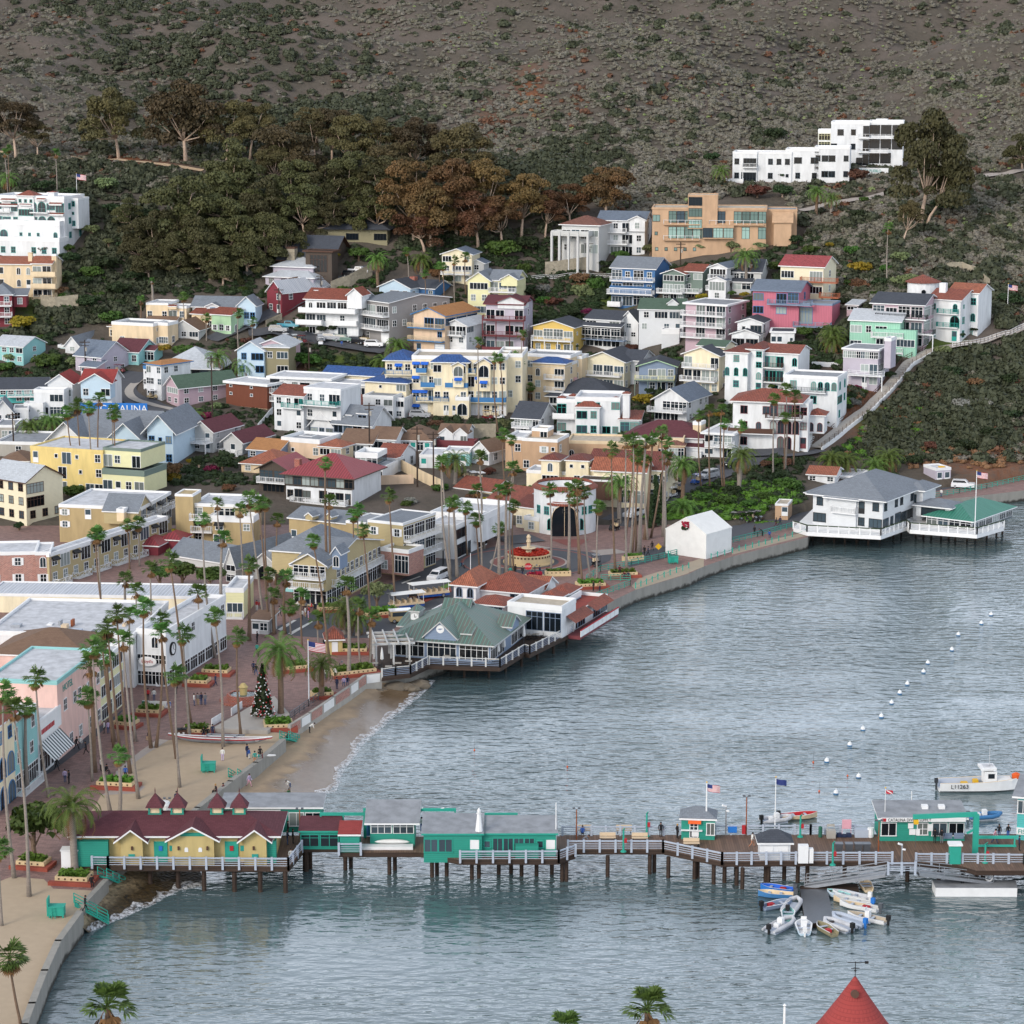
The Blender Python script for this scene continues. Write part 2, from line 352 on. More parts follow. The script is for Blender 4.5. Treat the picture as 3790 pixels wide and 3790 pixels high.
 # ---- buildings
WCACHE={}
def win_mesh(ty,w,h,fr,gl):
 key=(ty,round(w,1),round(h,1),fr,gl)
 if key in WCACHE:return WCACHE[key]
 w,h=key[1],key[2];f=MB();p=MB();t=.09;a,b=-w/2,w/2
 if ty in 'aA':
  n=8;hs=h-w/2;arc=[(w/2*cos(pi*k/n),hs+w/2*sin(pi*k/n))for k in range(n+1)]
  p.add([(b,-.03,0)]+[(x,-.03,z)for x,z in arc]+[(a,-.03,0)],[tuple(range(n+3))[::-1]])
  path=[(b,0)]+arc+[(a,0)]
  for(x0,z0),(x1,z1)in zip(path,path[1:]):f.bar((x0,-.04,z0),(x1,-.04,z1),.1,.1)
  f.box(-.03,.03,-.06,-.034,0,h-.05);f.box(a-.1,b+.1,-.12,0.02,-.1,0)
 else:
  p.add([(a,-.03,0),(b,-.03,0),(b,-.03,h),(a,-.03,h)],[(0,1,2,3)])
  f.box(a-t,a,-.07,0.02,0,h);f.box(b,b+t,-.07,0.02,0,h);f.box(a-t,b+t,-.08,0.02,h,h+t)
  if ty in 'DGgd':f.box(a-t,b+t,-.08,0.02,-.04,0)
  else:f.box(a-t-.04,b+t+.04,-.12,0.02,-t,0)
  if ty in 'w':f.box(a,b,-.06,-.034,h*.5-.03,h*.5+.03)
  if ty in 'wWDG':
   k=1 if ty=='w' else max(1,int(round(w/.85))-1)
   for i in range(1,k+1):x=a+w*i/(k+1);f.box(x-.035,x+.035,-.061,-.035,0,h)
  if ty=='G':f.box(a,b,-.06,-.036,h*.72,h*.72+.06)
  if ty=='d':f.box(a,b,-.055,-.028,0,h*.45)
  if ty=='g':
   for i in range(1,4):f.box(a,b,-.05,-.029,h*i/4-.02,h*i/4+.02)
 fm,pm=f,p
 o1=fm.build('window',fr);o2=pm.build('pane',gl)
 me=(o1.data,o2.data);bpy.data.objects.remove(o1);bpy.data.objects.remove(o2)
 WCACHE[key]=me;return me
NAMES={'w':('window','pane'),'W':('window','pane'),'s':('window','pane'),'a':('arched_window','pane'),'A':('arched_doorway','door_leaf'),'D':('sliding_door','pane'),'G':('shop_window','pane'),'d':('door','door_panel'),'g':('garage_door','door_panel'),'h':('window','pane'),'x':('window','pane'),'X':('window','pane')}
def place_window(root,ty,w,h,loc,rz,fr,gl,dm='trim'):
 g=gl
 if ty=='d':g=dm
 if ty=='g':g='trim'
 me=win_mesh('w' if ty in 'hxX' else ty,w,h,fr,g)
 n=NAMES[ty]
 o=link(n[0],me[0],root,loc);o.rotation_euler=(0,0,rz)
 link(n[1],me[1],o)
 if ty=='h':
  for k in(-1,1):s=MB();x=k*(w/2+.1+w*.22);s.box(x-w*.2,x+w*.2,-.1,0.02,0,h);s.build('shutter','trim',o)
 if ty in 'xX':
  s=MB();ww=w/2+.2
  s.add([(-ww,-.03,h+.3),(ww,-.03,h+.3),(ww,-.75,h-.1),(-ww,-.75,h-.1),(-ww,-.75,h-.3),(ww,-.75,h-.3)],[(0,3,2,1),(3,4,5,2)])
  s.add([(-ww,-.03,h+.3),(-ww,-.75,h-.1),(-ww,-.75,h-.3),(-ww,-.03,h-.1),(ww,-.03,h+.3),(ww,-.75,h-.1),(ww,-.75,h-.3),(ww,-.03,h-.1)],[(0,1,2,3),(7,6,5,4)])
  s.build('awning','awnblue' if ty=='x' else 'black',o)
 return o
SZ={'w':(1.15,1.35,.8),'W':(2.0,1.5,.7),'s':(.6,.7,1.2),'a':(1.0,1.7,.5),'A':(2.2,2.6,0),'D':(2.6,2.25,.1),'G':(3,2.2,.2),'d':(1.0,2.1,.05),'g':(2.7,2.3,.05),'h':(.9,1.25,.8),'x':(1.3,1.25,.8),'X':(1.3,1.25,.8)}
def glaze(gl,r):
 if gl=='mix':return r.choice(['gl_dark','gl_dark','gl_mid','gl_curtain'])
 if gl=='green':return r.choice(['gl_green','gl_green','gl_mid'])
 return gl
def fill_face(root,rows,W_,H_,face,w,d,z0,fr,gl,r,dm):
 n=len(rows);rh=H_/n
 for i,row in enumerate(rows):
  zb=z0+H_-(i+1)*rh
  if not row:continue
  cw=W_/len(row)
  for j,ch in enumerate(row):
   if ch in '.-_':continue
   k=1.0
   ww,hh,sill=SZ[ch]
   k=min(1,rh/2.75);hh*=k;sill*=k
   hh=min(hh,rh-sill-.3)
   if ch in 'WDG':ww=max(.5,min(cw*(.97 if ch=='G' else.86),4.5))
   if ch=='G':hh=rh*.72;sill=rh*.1
   ww=min(ww,cw*.88)
   if ch=='h':ww=min(ww,cw*.5)
   if ch in 'aA':hh=max(hh,ww*.75)
   u=-W_/2+(j+.5)*cw
   if face=='f':loc=(u,0,zb+sill);rz=0
   elif face=='r':loc=(w/2,u+W_/2,zb+sill);rz=pi/2
   else:loc=(-w/2,W_/2-u,zb+sill);rz=-pi/2
   place_window(root,ch,ww,hh,loc,rz,fr,glaze(gl,r),dm)
def mk_roof(spec,w,d,h,trim,name='roof',cx=0,y0=0):
 """gx gy hip shed flat: returns an MB (slot 0 roof, slot 1 trim)"""
 p=spec.split(':');ty=p[0];rise=float(p[2])if len(p)>2 and p[2]else None;ov=float(p[3])if len(p)>3 else.45
 m=MB();t=.2;x0,x1,y1=cx-w/2,cx+w/2,y0+d
 if ty=='gx':
  rise=rise or d*.22;k=rise/(d/2)
  pr=[(y0-ov,h-ov*k),(y0+d/2,h+rise),(y1+ov,h-ov*k)];A,B=x0-ov,x1+ov
  for(ya,za),(yb,zb)in zip(pr,pr[1:]):
   m.add([(A,ya,za+t),(B,ya,za+t),(B,yb,zb+t),(A,yb,zb+t)],[(0,1,2,3)],0)
   m.add([(A,ya,za),(B,ya,za),(B,yb,zb),(A,yb,zb)],[(3,2,1,0)],1)
   for X,fl in((A,0),(B,1)):
    m.add([(X,ya,za),(X,ya,za+t),(X,yb,zb+t),(X,yb,zb)],[(0,1,2,3)if fl else(3,2,1,0)],1)
  for y,z,fl in((pr[0][0],pr[0][1],0),(pr[2][0],pr[2][1],1)):
   m.add([(A,y,z),(B,y,z),(B,y,z+t),(A,y,z+t)],[(0,1,2,3)if not fl else(3,2,1,0)],1)
 elif ty=='gy':
  rise=rise or w*.22;k=rise/(w/2)
  pr=[(x0-ov,h-ov*k),(cx,h+rise),(x1+ov,h-ov*k)];A,B=y0-ov,y1+ov
  for(xa,za),(xb,zb)in zip(pr,pr[1:]):
   m.add([(xa,A,za+t),(xb,A,zb+t),(xb,B,zb+t),(xa,B,za+t)],[(0,1,2,3)],0)
   m.add([(xa,A,za),(xb,A,zb),(xb,B,zb),(xa,B,za)],[(3,2,1,0)],1)
   for Y,fl in((A,0),(B,1)):
    m.add([(xa,Y,za),(xb,Y,zb),(xb,Y,zb+t),(xa,Y,za+t)],[(0,1,2,3)if not fl else(3,2,1,0)],1)
  for x,z,fl in((pr[0][0],pr[0][1],0),(pr[2][0],pr[2][1],1)):
   m.add([(x,A,z),(x,B,z),(x,B,z+t),(x,A,z+t)],[(3,2,1,0)if not fl else(0,1,2,3)],1)
 elif ty in('hip','pyr'):
  X0,X1,Y0,Y1=x0-ov,x1+ov,y0-ov,y1+ov;ww,dd=X1-X0,Y1-Y0;s=min(ww,dd)/2
  rise=rise or s*.45;h-=ov*rise/s*.6
  if ww>=dd:a,b=(X0+s,(Y0+Y1)/2),(X1-s,(Y0+Y1)/2)
  else:a,b=(cx,Y0+s),(cx,Y1-s)
  v=[(X0,Y0,h+t),(X1,Y0,h+t),(X1,Y1,h+t),(X0,Y1,h+t),(*a,h+t+rise),(*b,h+t+rise)]
  if ww>=dd:m.add(v,[(0,1,5,4),(1,2,5),(2,3,4,5),(3,0,4)],0)
  else:m.add(v,[(0,1,4),(1,2,5,4),(2,3,5),(3,0,4,5)],0)
  u=[(X0,Y0,h),(X1,Y0,h),(X1,Y1,h),(X0,Y1,h)]
  m.add(v[:4]+u,[(4,5,1,0),(5,6,2,1),(6,7,3,2),(7,4,0,3),(7,6,5,4)],1)
 elif ty=='shed':
  rise=rise or d*.15;k=rise/d
  a,b=(y0-ov,h-ov*k),(y1+ov,h+rise+ov*k);A,B=x0-ov,x1+ov
  v=[(A,a[0],a[1]),(B,a[0],a[1]),(B,b[0],b[1]),(A,b[0],b[1])];v+=[(x,y,z+t)for x,y,z in v]
  m.add(v,[(4,5,6,7)],0);m.add(v,[(3,2,1,0),(0,1,5,4),(1,2,6,5),(2,3,7,6),(3,0,4,7)],1)
 else:
  ph=rise or.45;e=.05 if len(p)<4 else ov;a=.22
  m.add([(x0,y0,h+.02),(x1,y0,h+.02),(x1,y1,h+.02),(x0,y1,h+.02)],[(0,1,2,3)],0)
  m.box(x0-e,x1+e,y0-e,y0+a,h-.25,h+ph,1);m.box(x0-e,x1+e,y1-a,y1+e,h-.25,h+ph,1)
  m.box(x0-e,x0+a,y0+a,y1-a,h-.25,h+ph,1);m.box(x1-a,x1+e,y0+a,y1-a,h-.25,h+ph,1)
 return m
def volume(root,cx,y0,z0,w,d,h,wall,roof,trim,wn,F,S,L,fr,gl,r,fnd,dm,rn='roof',base_trim=True):
 """one block of a house in root coordinates; front face at y0"""
 p=roof.split(':');ty=p[0];k=MB();x0,x1,y1=cx-w/2,cx+w/2,y0+d;zb=z0-fnd;zt=z0+h
 rise=float(p[2])if len(p)>2 and p[2]else None
 if ty=='gx':
  rs=rise or d*.22;pts=[(y0,zb),(y1,zb),(y1,zt),(y0+d/2,zt+rs),(y0,zt)];n=5
  k.add([(x0,y,z)for y,z in pts]+[(x1,y,z)for y,z in pts],[(4,3,2,1,0),(5,6,7,8,9)]+[(i,(i+1)%n,n+(i+1)%n,n+i)for i in range(n)])
 elif ty=='gy':
  rs=rise or w*.22;pts=[(x0,zb),(x1,zb),(x1,zt),(cx,zt+rs),(x0,zt)];n=5
  k.add([(x,y0,z)for x,z in pts]+[(x,y1,z)for x,z in pts],[(0,1,2,3,4),(9,8,7,6,5)]+[(n+i,n+(i+1)%n,(i+1)%n,i)for i in range(n)])
 elif ty=='shed':
  rs=rise or d*.15;pts=[(y0,zb),(y1,zb),(y1,zt+rs),(y0,zt)];n=4
  k.add([(x0,y,z)for y,z in pts]+[(x1,y,z)for y,z in pts],[(3,2,1,0),(4,5,6,7)]+[(i,(i+1)%n,n+(i+1)%n,n+i)for i in range(n)])
 else:
  k.box(x0,x1,y0,y1,zb,zt)
 wo=k.build(wn,wall,root)
 ro=None
 if ty!='none':
  ro=mk_roof(roof,w,d,zt,trim,cx=cx,y0=y0).build(rn,[p[1],trim],root)
 sub=thing_sub(root,cx,y0)
 if F:fill_face(sub,F,w,h,'f',w,d,z0,fr,gl,r,dm)
 if S:fill_face(sub,S,d,h,'r',w,d,z0,fr,gl,r,dm)
 if L:fill_face(sub,L,d,h,'l',w,d,z0,fr,gl,r,dm)
 return wo,ro
class thing_sub:
 def __init__(s,root,cx,y0):s.root=root;s.cx=cx;s.y0=y0
_link=link
def link(name,me,parent=None,loc=None):
 if isinstance(parent,thing_sub):
  loc=(loc[0]+parent.cx,loc[1]+parent.y0,loc[2]);parent=parent.root
 return _link(name,me,parent,loc)
def railing(w,d,h=1.0,sty='r',sides=(1,1,1),bal=.32):
 """railing round the front (-y) and the two sides of a deck w x d, origin front-centre"""
 m=MB();runs=[]
 if sides[0]:runs.append(((-w/2,0),(w/2,0)))
 if sides[1]:runs.append(((w/2,0),(w/2,d)))
 if sides[2]:runs.append(((-w/2,0),(-w/2,d)))
 for(xa,ya),(xb,yb)in runs:rail_run(m,(xa,ya,0),(xb,yb,0),h,sty,bal)
 return m
def rail_run(m,a,b,h=1.0,sty='r',bal=.32,post=1.8,pw=.09):
 a=Vector(a);b=Vector(b);L=(b-a).length;n=max(1,round(L/post));up=Vector((0,0,h))
 m.bar(a+up,b+up,.09,.07)
 for i in range(n+1):p=a.lerp(b,i/n);m.bar(p,p+up,pw)
 if sty=='r':
  m.bar(a+Vector((0,0,.12)),b+Vector((0,0,.12)),.06)
  k=max(2,int(L/bal))
  for i in range(k):p=a.lerp(b,(i+.5)/k);m.bar(p+Vector((0,0,.12)),p+up,.06,.06)
 elif sty=='h':
  for z in(.28,.62):m.bar(a+Vector((0,0,z*h)),b+Vector((0,0,z*h)),.05,.1)
 elif sty=='s':
  d=(b-a).normalized();s=Vector((-d.y,d.x,0))*.06
  z=Vector((0,0,h));m.add([a-s,b-s,b+s,a+s,a-s+z,b-s+z,b+s+z,a+s+z],[(4,5,6,7),(0,1,5,4),(2,3,7,6),(1,2,6,5),(3,0,4,7)])
 elif sty=='x':
  m.bar(a+Vector((0,0,.12)),b+Vector((0,0,.12)),.06)
  for i in range(n):
   p,q_=a.lerp(b,i/n),a.lerp(b,(i+1)/n);m.bar(p,q_+up,.06);m.bar(p+up,q_,.06)
def balcony(root,face,w,d,x0,x1,z,depth,sty,rm,slab,posts=0):
 W_=x1-x0;b=MB();b.box(-W_/2,W_/2,0,depth,-.22,0)
 if posts:
  n=max(1,int(round(W_/3.2)))
  for i in range(n+1):x=-W_/2+.1+(W_-.2)*i/n;b.box(x-.09,x+.09,.04,.22,-posts,-.22)
 cx=(x0+x1)/2
 loc,rz=((cx,-depth,z),0)if face=='f' else((w/2+depth,d/2+cx,z),pi/2)if face=='r' else((-w/2-depth,d/2-cx,z),-pi/2)
 o=b.build('balcony',slab,root,loc);o.rotation_euler=(0,0,rz)
 railing(W_-.1,depth,1.0,sty).build('railing',rm,o)
 return o
import re
def abfrac(t):return[float(x)for x in re.match(r'(-?[\d.]+)-(-?[\d.]+)$',t).groups()]
NB=[0]
def H(label,box,th=0,D=9,c='white',r='gx:r_gray',F='ww/ww',S='',L='',b='',V=(),g=None,fr='trim',tr='trim',gl='mix',rm='trim',ch='',cat='house',name='house',fnd=5,dm='gl_mid',slab='trim',z=None,sh=''):
 """box = left, right, eave top and base of the front face in the current region's pixels"""
 NB[0]+=1;rg=random.Random(NB[0]*13)
 xl,xr,yt,yb=box;th=rad(th)
 o=at((xl+xr)/2,g if g else yb,z);mp=mpp(o)
 k=CUR[2]*mp
 if g:o.z+=(g-yb)*k
 w=abs(xr-xl)*k/cos(th);h=(yb-yt)*k/cP
 root=thing(name,label,cat,o,th)
 sp=lambda s:s.split('/')if s else[]
 sub=lambda*a,**kw:volume(root,*a,**kw)
 volume(root,0,0,0,w,D,h,c,r,tr,'wall',sp(F),sp(S),sp(L),fr,gl,rg,fnd,dm)
 n=max(1,len(sp(F)));rh=h/n
 for e in b.split():
  face='f'
  if e[0]in 'RL':face={'R':'r','L':'l'}[e[0]];e=e[1:]
  row,ab,dp=e.split(':');a0,a1=abfrac(ab);post=dp.endswith('p');dp=dp.rstrip('p');st=dp[-1]if dp[-1].isalpha()else 'r';dp=float(dp.rstrip('rgshx'))
  LW=w if face=='f' else D;zz=h-(int(row)+1)*rh+.05
  balcony(root,face,w,D,-LW/2+a0*LW,-LW/2+a1*LW,zz,dp,st,rm,slab,(zz+.5)if post else 0)
 for e in ch.split():
  fx,fy,hh,ww,cm=e.split(',');m=MB();x=-w/2+float(fx)*w;y=float(fy)*D;s=float(ww)/2
  m.box(x-s,x+s,y-s,y+s,h-.5,h+float(hh));m.box(x-s-.08,x+s+.08,y-s-.08,y+s+.08,h+float(hh),h+float(hh)+.15)
  m.build('chimney',cm,root)
 for v in V:
  (vx0,vx1,vy0,vy1),dy,vd=v[:3];kw=v[3]if len(v)>3 else{}
  px=((vx0+vx1)-(xl+xr))/2*k
  lx=(px+dy*sin(th))/cos(th)
  dep=lx*sin(th)+dy*cos(th)
  slope=-ray(*q((xl+xr)/2,yb))[2]
  lz=(yb-vy1)*k-dep*slope
  vw=abs(vx1-vx0)*k/cos(th);vh=(vy1-vy0)*k/cP
  sf=sp(kw.get('F',''));ss=sp(kw.get('S',''));sl=sp(kw.get('L',''))
  volume(root,lx,dy,lz,vw,vd,vh,kw.get('c',c),kw.get('r','flat:membrane'),kw.get('tr',tr),kw.get('n','wing'),sf,ss,sl,kw.get('fr',fr),kw.get('gl',gl),rg,kw.get('fnd',0 if lz>1 else fnd),kw.get('dm',dm),kw.get('rn','roof'))
  for e in kw.get('b','').split():
   row,ab,dp=e.split(':');a0,a1=abfrac(ab);st=dp[-1]if dp[-1].isalpha()else 'r';dp=float(dp.rstrip('rgshx'))
   zz=lz+vh-(int(row)+1)*vh/max(1,len(sf))+.05
   bo=balcony(root,'f',vw,vd,lx-vw/2+a0*vw,lx-vw/2+a1*vw,zz,dp,st,rm,slab,0);bo.location.y+=dy
 root['dims']=0;del root['dims']
 return root,w,h,k
 # ---- terrain
def hpx(px,py):return P(px,py)
COLS=list(range(-1200,5001,20))
def start_py(px):
 return float(np.interp(px,[-1200,2500,2900,3100,3450,3790,5000],[2010,1990,1940,1900,1830,1790,1600]))
def build_terrain():
 NR=380;vs=[];gr=[];so=[];fs=[]
 patches_g=[(2270,1095,130,50,1),(1280,1345,170,40,.9),(3300,1560,160,70,.8),(3500,1290,120,50,.8),(2150,1030,60,20,.6),(420,900,80,60,.7),(2650,1850,160,60,.8),(1500,1100,120,60,.5),(3250,950,150,60,.3),(1800,1350,500,100,.25),(150,1150,150,120,.6)]
 patches_s=[(1960,390,60,40,1),(450,560,200,60,.9),(3300,900,200,100,.7),(3150,1500,180,120,.9),(2200,640,120,40,.6),(2250,1060,150,25,.7),(3500,520,60,60,.8),(2900,650,200,40,.5),(1150,1370,100,30,.6),(1820,480,60,70,.6),(560,610,120,50,.7),(3560,1640,220,70,.7),(3650,1720,150,40,.9)]
 for j,px in enumerate(COLS):
  s=start_py(px)
  for i in range(NR):
   py=s+(-900-s)*i/(NR-1)
   p=P(px,py)
   far=min(1,max(0,(p.y-690)/120));hill=min(1,max(0,(p.z-5)/10))
   p.z+=far*15*mnoise.noise(Vector((p.x/75,p.y/75,3)))+far*5*mnoise.noise(Vector((p.x/24,p.y/24,9)))+hill*.5*mnoise.noise(Vector((p.x/5,p.y/5,1)))
   if py>np.interp(px,[2500,2715,2990,3200,3440,3790,4600],[1936,1936,1868,1830,1785,1728,1600]):p.z=min(p.z,1.7)
   if i==0:p.z=-3.0
   vs.append(tuple(p))
   g=max([k*math.exp(-((px-a)/sx)**2-((py-b)/sy)**2)for a,b,sx,sy,k in patches_g]);gr.append(g)
   so.append(max([k*math.exp(-((px-a)/sx)**2-((py-b)/sy)**2)for a,b,sx,sy,k in patches_s]))
 n=len(COLS)
 for j in range(n-1):
  for i in range(NR-1):a=j*NR+i;fs.append((a,a+NR,a+NR+1,a+1))
 me=bpy.data.meshes.new('hillside');me.from_pydata(vs,[],fs)
 for nm,d in(('grass',gr),('soil',so)):
  at_=me.attributes.new(nm,'FLOAT','POINT');at_.data.foreach_set('value',d)
 me.polygons.foreach_set('use_smooth',[True]*len(fs))
 m=bpy.data.materials.new('hill_ground');MATS['hill_ground']=m;n_=NT(m);p=n_.pos()
 f1=n_.noise(p,.05,5);f2=n_.noise(p,.6,5)
 base=n_.mix(f2,lin('45403a'),lin('615b53'))
 base=n_.mix(n_.ramp(f1,[(.45,(0,0,0)),(.62,(1,1,1))]),n_.mix(.5,base,base)if 0 else base,lin('605852'))
 ga=n_.n('ShaderNodeAttribute',attribute_name='grass').outputs['Fac'];sa=n_.n('ShaderNodeAttribute',attribute_name='soil').outputs['Fac']
 f3=n_.noise(p,.9,4)
 base=n_.mix(n_.math('MULTIPLY',sa,n_.ramp(f3,[(.3,(.3,)*3),(.6,(1,)*3)])),base,lin('7c4c30'))
 base=n_.mix(n_.ramp(n_.math('MULTIPLY',ga,n_.math('ADD',f3,.5)),[(.3,(0,0,0)),(.6,(1,1,1))]),base,n_.mix(f2,lin('33471f'),lin('5a6434')))
 n_.col(base);n_.set(Roughness=1);n_.b.inputs['Specular IOR Level'].default_value=.1;n_.bump(f2,.8,.6)
 me.materials.append(m)
 o=link('hillside',me);kind(o,'structure')
 return o,np.array(vs).reshape(len(COLS),NR,3)
TER,TV=build_terrain()
TA=np.array([(c-PC)/FOC for c in COLS])
def ground_z(x,y):
 a=x/y
 j=np.interp(a,TR,np.arange(len(COLS)));j0=int(min(max(j,0),len(COLS)-2));f=j-j0
 z0=np.interp(y,TV[j0,:,1],TV[j0,:,2]);z1=np.interp(y,TV[j0+1,:,1],TV[j0+1,:,2])
 return float(z0*(1-f)+z1*f)
TR=(TV[:,:,0]/TV[:,:,1])[:,150]
def on(px,py):
 """point of the ground seen at a photo pixel, dropped on the built terrain"""
 p=P(px,py)
 if py<start_py(px)-12:p.z=ground_z(p.x,p.y)
 return p
def ons(x,y):return on(*q(x,y))
# ---- water
def build_water():
 m=MB();m.add([(-1500,-400,0),(1500,-400,0),(1500,640,0),(-1500,640,0)],[(0,1,2,3)])
 mt=bpy.data.materials.new('sea_water');n=NT(mt);p=n.pos();MATS['sea_water']=mt
 w1=n.noise(n.map(p,(.62,1.3,1),(0,0,.12)),.55,2,.5);w2=n.noise(n.map(p,(.8,1.9,1),(0,0,-.2)),1.1,3,.6);w3=n.noise(n.map(p,(.25,.5,1),(0,0,.3)),.12,2)
 big=n.noise(n.map(p,(.4,1,1),(0,0,-.25)),.03,3)
 hgt=n.math('ADD',n.math('MULTIPLY',w1,.8),n.math('ADD',n.math('MULTIPLY',w2,.13),n.math('MULTIPLY',w3,.7)))
 amp=n.ramp(big,[(.35,(.3,)*3),(.62,(1,)*3)])
 b=n.n('ShaderNodeBump');b.inputs['Distance'].default_value=WAVE;n.l(amp,b.inputs['Strength']);n.l(hgt,b.inputs['Height']);n.l(b.outputs[0],n.b.inputs['Normal'])
 shal=n.noise(p,.05,2)
 n.col(n.mix(shal,lin('46585c'),lin('54666a')));n.set(Roughness=.05,IOR=1.9)
 o=m.build('sea','sea_water');kind(o,'structure')
 sb=MB();sb.add([(-1500,-400,-6),(1500,-400,-6),(1500,700,-6),(-1500,700,-6)],[(0,1,2,3)])
 kind(sb.build('seabed','rock'),'structure')
WAVE=.54
build_water()
# ---- flat land along the water
def poly(name,pts,z,mat,thick=None,kd='structure',top=None,region=None):
 if region:R(region)
 xy=[at(x,y,z)[:2]for x,y in pts]
 m=MB()
 if thick:m.prism(xy,z-thick,z,0,1 if top else None)
 else:
  ar=sum(xy[i][0]*xy[(i+1)%len(xy)][1]-xy[(i+1)%len(xy)][0]*xy[i][1]for i in range(len(xy)))
  if ar<0:xy=xy[::-1]
  m.add([(x,y,z)for x,y in xy],[tuple(range(len(xy)))])
 o=m.build(name,[mat,top]if top else mat)
 return kind(o,kd)if kd else o
SHORE=[(60,3900),(90,3790),(118,3711),(165,3590),(215,3480),(295,3372),(390,3258),(520,3160),(690,3023),(730,2988),(852,2890),(946,2821),(1047,2735),(1071,2690),(1145,2645),(1233,2586),(1292,2547),(1351,2505),(1408,2500),(1500,2490),(1586,2457),(1640,2440),(1700,2400),(2100,2290),(2192,2242),(2281,2217),(2352,2183),(2549,2124),(2605,2096),(2709,2060),(2990,1988),(3000,1955),(3200,1897),(3443,1852),(3600,1838),(3789,1815),(4600,1700)]
BACK=[(5000,1600),(4600,1594),(3790,1721),(3443,1778),(3200,1823),(2990,1861),(2715,1930),(2500,1930),(2300,1928),(-900,1928),(-900,3900)]
m_=M('seawall','8e8b84','plaster');t_=m_.node_tree;b_=next(n for n in t_.nodes if n.type=='BSDF_PRINCIPLED');src_=b_.inputs[0].links[0].from_socket;n_=NT.__new__(NT);n_.t=t_;n_.b=b_;sp_=n_.n('ShaderNodeSeparateXYZ');n_.l(n_.pos(),sp_.inputs[0]);n_.l(n_.mix(n_.ramp(n_.math('MULTIPLY_ADD',n_.noise(n_.pos(),.9,4),.7,n_.math('MULTIPLY',sp_.outputs[2],-.5)),[(-.1+.1,(0,0,0)),(.22,(1,1,1))]),src_,lin('2c2a24')),b_.inputs[0]);M('sand','b49c80','plain',rough=1);M('sandwet','6a5644','plain',rough=.35)
poly('waterfront_pavement',SHORE+BACK,GZ,'seawall',5,top='pave',region='P')
# ---- the houses, region by region
R('Z1')
H('white terraced mansion with red tile roofed tower at the left of the wooded slope',(-60,510,275,590),-18,11,'white','flat:membrane:.5',F='W.DWAAWD/DWw.DAA./wswssWaa',S='ww/w./ww',rm='steel',fr='trimteal',g=640,gl='gl_mid',name='mansion',cat='mansion',V=[((140,270,262,590),-.3,4,dict(r='hip:t_red:1.2:.35',F='sss/W/w/w')),((-80,490,590,705),-5,5,dict(F='www.www',r='flat:membrane:.8',n='terrace_wall')),((370,420,235,275),2,2,dict(r='hip:t_red:.3:.2',n='chimney_stack')),*[(b_,-.7,.9,dict(r='shed:t_red:.35:.15',n='tile_canopy',fnd=0))for b_ in((-40,138,328,336),(10,118,290,297),(160,246,326,333),(296,358,288,295),(394,488,322,330),(386,500,398,406))],((510,598,285,500),4,6,dict(F='w/s/w',r='flat:t_red:.3')),((0,480,470,590),-2.2,2.2,dict(F='A.sss.a',r='flat:membrane:.9',n='terrace_wall'))],b='0:0-.28:1.5g 0:.55-.8:1.5g 1:0-.4:2g')
H('cream house with orange tile roof and stacked right hand balconies above the stone wall',(-40,260,772,950),-8,10,'stucco','gx:t_orange:1.4:.4',F='W.aa/W.ad',S='W/W',ch='.88,.2,2.6,1,stucco',g=1000,rm='stucco',slab='stucco',V=[((262,410,770,1030),-1.5,8,dict(r='gx:t_orange:1.4:.4',F='WD/WD/WD',b='0:0-1.3:1.6s 1:0-1.3:1.8s 2:0-1.1:1.2g')),((405,440,705,940),0,1.2,dict(r='flat:dark:.2',n='chimney_stack'))])
H('red and violet Victorian house with gray hipped turret roof',(-60,95,1000,1240),5,9,'red','hip:r_gray:2.4',F='ww/dw/ww',b='0:0-1:1.6 1:0-1:1.6',slab='trim',V=[((95,190,1005,1090),2,6,dict(r='shed:r_gray',F='w'))])
H('pale stucco cottage with flat roof below the dead palm stump',(1100,1270,1070,1190),-12,8,'stucco','flat:membrane:.3',F='w.w',V=[((1270,1410,1095,1190),.3,6,dict(F='Dw',r='flat:membrane:.3')),((1275,1335,1090,1108),-.8,.9,dict(r='shed:t_red:.25:.1',n='porch'))])
H('tan stucco apartment house with flat parapets and small square windows',(835,1165,1225,1385),-22,8,'stucco','flat:membrane_gray:.5',F='.w.s..',S='sw/ww',V=[((1165,1272,1225,1385),2,5,dict(F='hww',S='w',r='flat:membrane_gray:.5')),((795,850,1235,1330),3,5,dict(r='hip:r_brown:.8',F='w'))])
H('gray gabled bungalow with brown roof carrying solar panels',(1270,1500,1262,1330),-15,10,'lightgray','gy:r_brown:2.2',F='wwW',V=[((1060,1280,1225,1330),3,8,dict(r='gx:r_brown:1.5',F='ww'))])
H('long white cottage with gray gabled roofs and blue window trim',(1445,1900,1090,1190),-10,8,'white','gx:r_gray:2:.5',F='wwwwww',fr='trimblue',V=[((1560,1650,1085,1140),-1.2,4,dict(r='gy:r_gray',F='w')),((1800,1935,1080,1200),-2,6,dict(r='gy:r_gray:2',F='www',c='paleblue'))])
H('pale green house with low red tile roof beside the steep street',(1590,1745,1150,1290),-28,8,'palegreen','gx:t_red:1.2',F='hwh',S='aw',V=[((1425,1600,1145,1260),1,7,dict(r='gx:t_red:1.2',c='stucco',F='w.w'))])
R('Z5')
H('pale aqua two storey house with light gray gable roof at the left edge',(-60,188,165,290),-25,9,'aqua','gx:r_light:1.8:.4',F='wwwW/.www',S='w/w',fr='trim')
H('small white gabled cottage with long gray roof above the dark roofed house',(490,600,160,215),-15,13,'white','gy:r_gray:2',F='w',V=[((420,500,170,230),2,5,dict(r='flat:membrane',c='aqua',F='w'))])
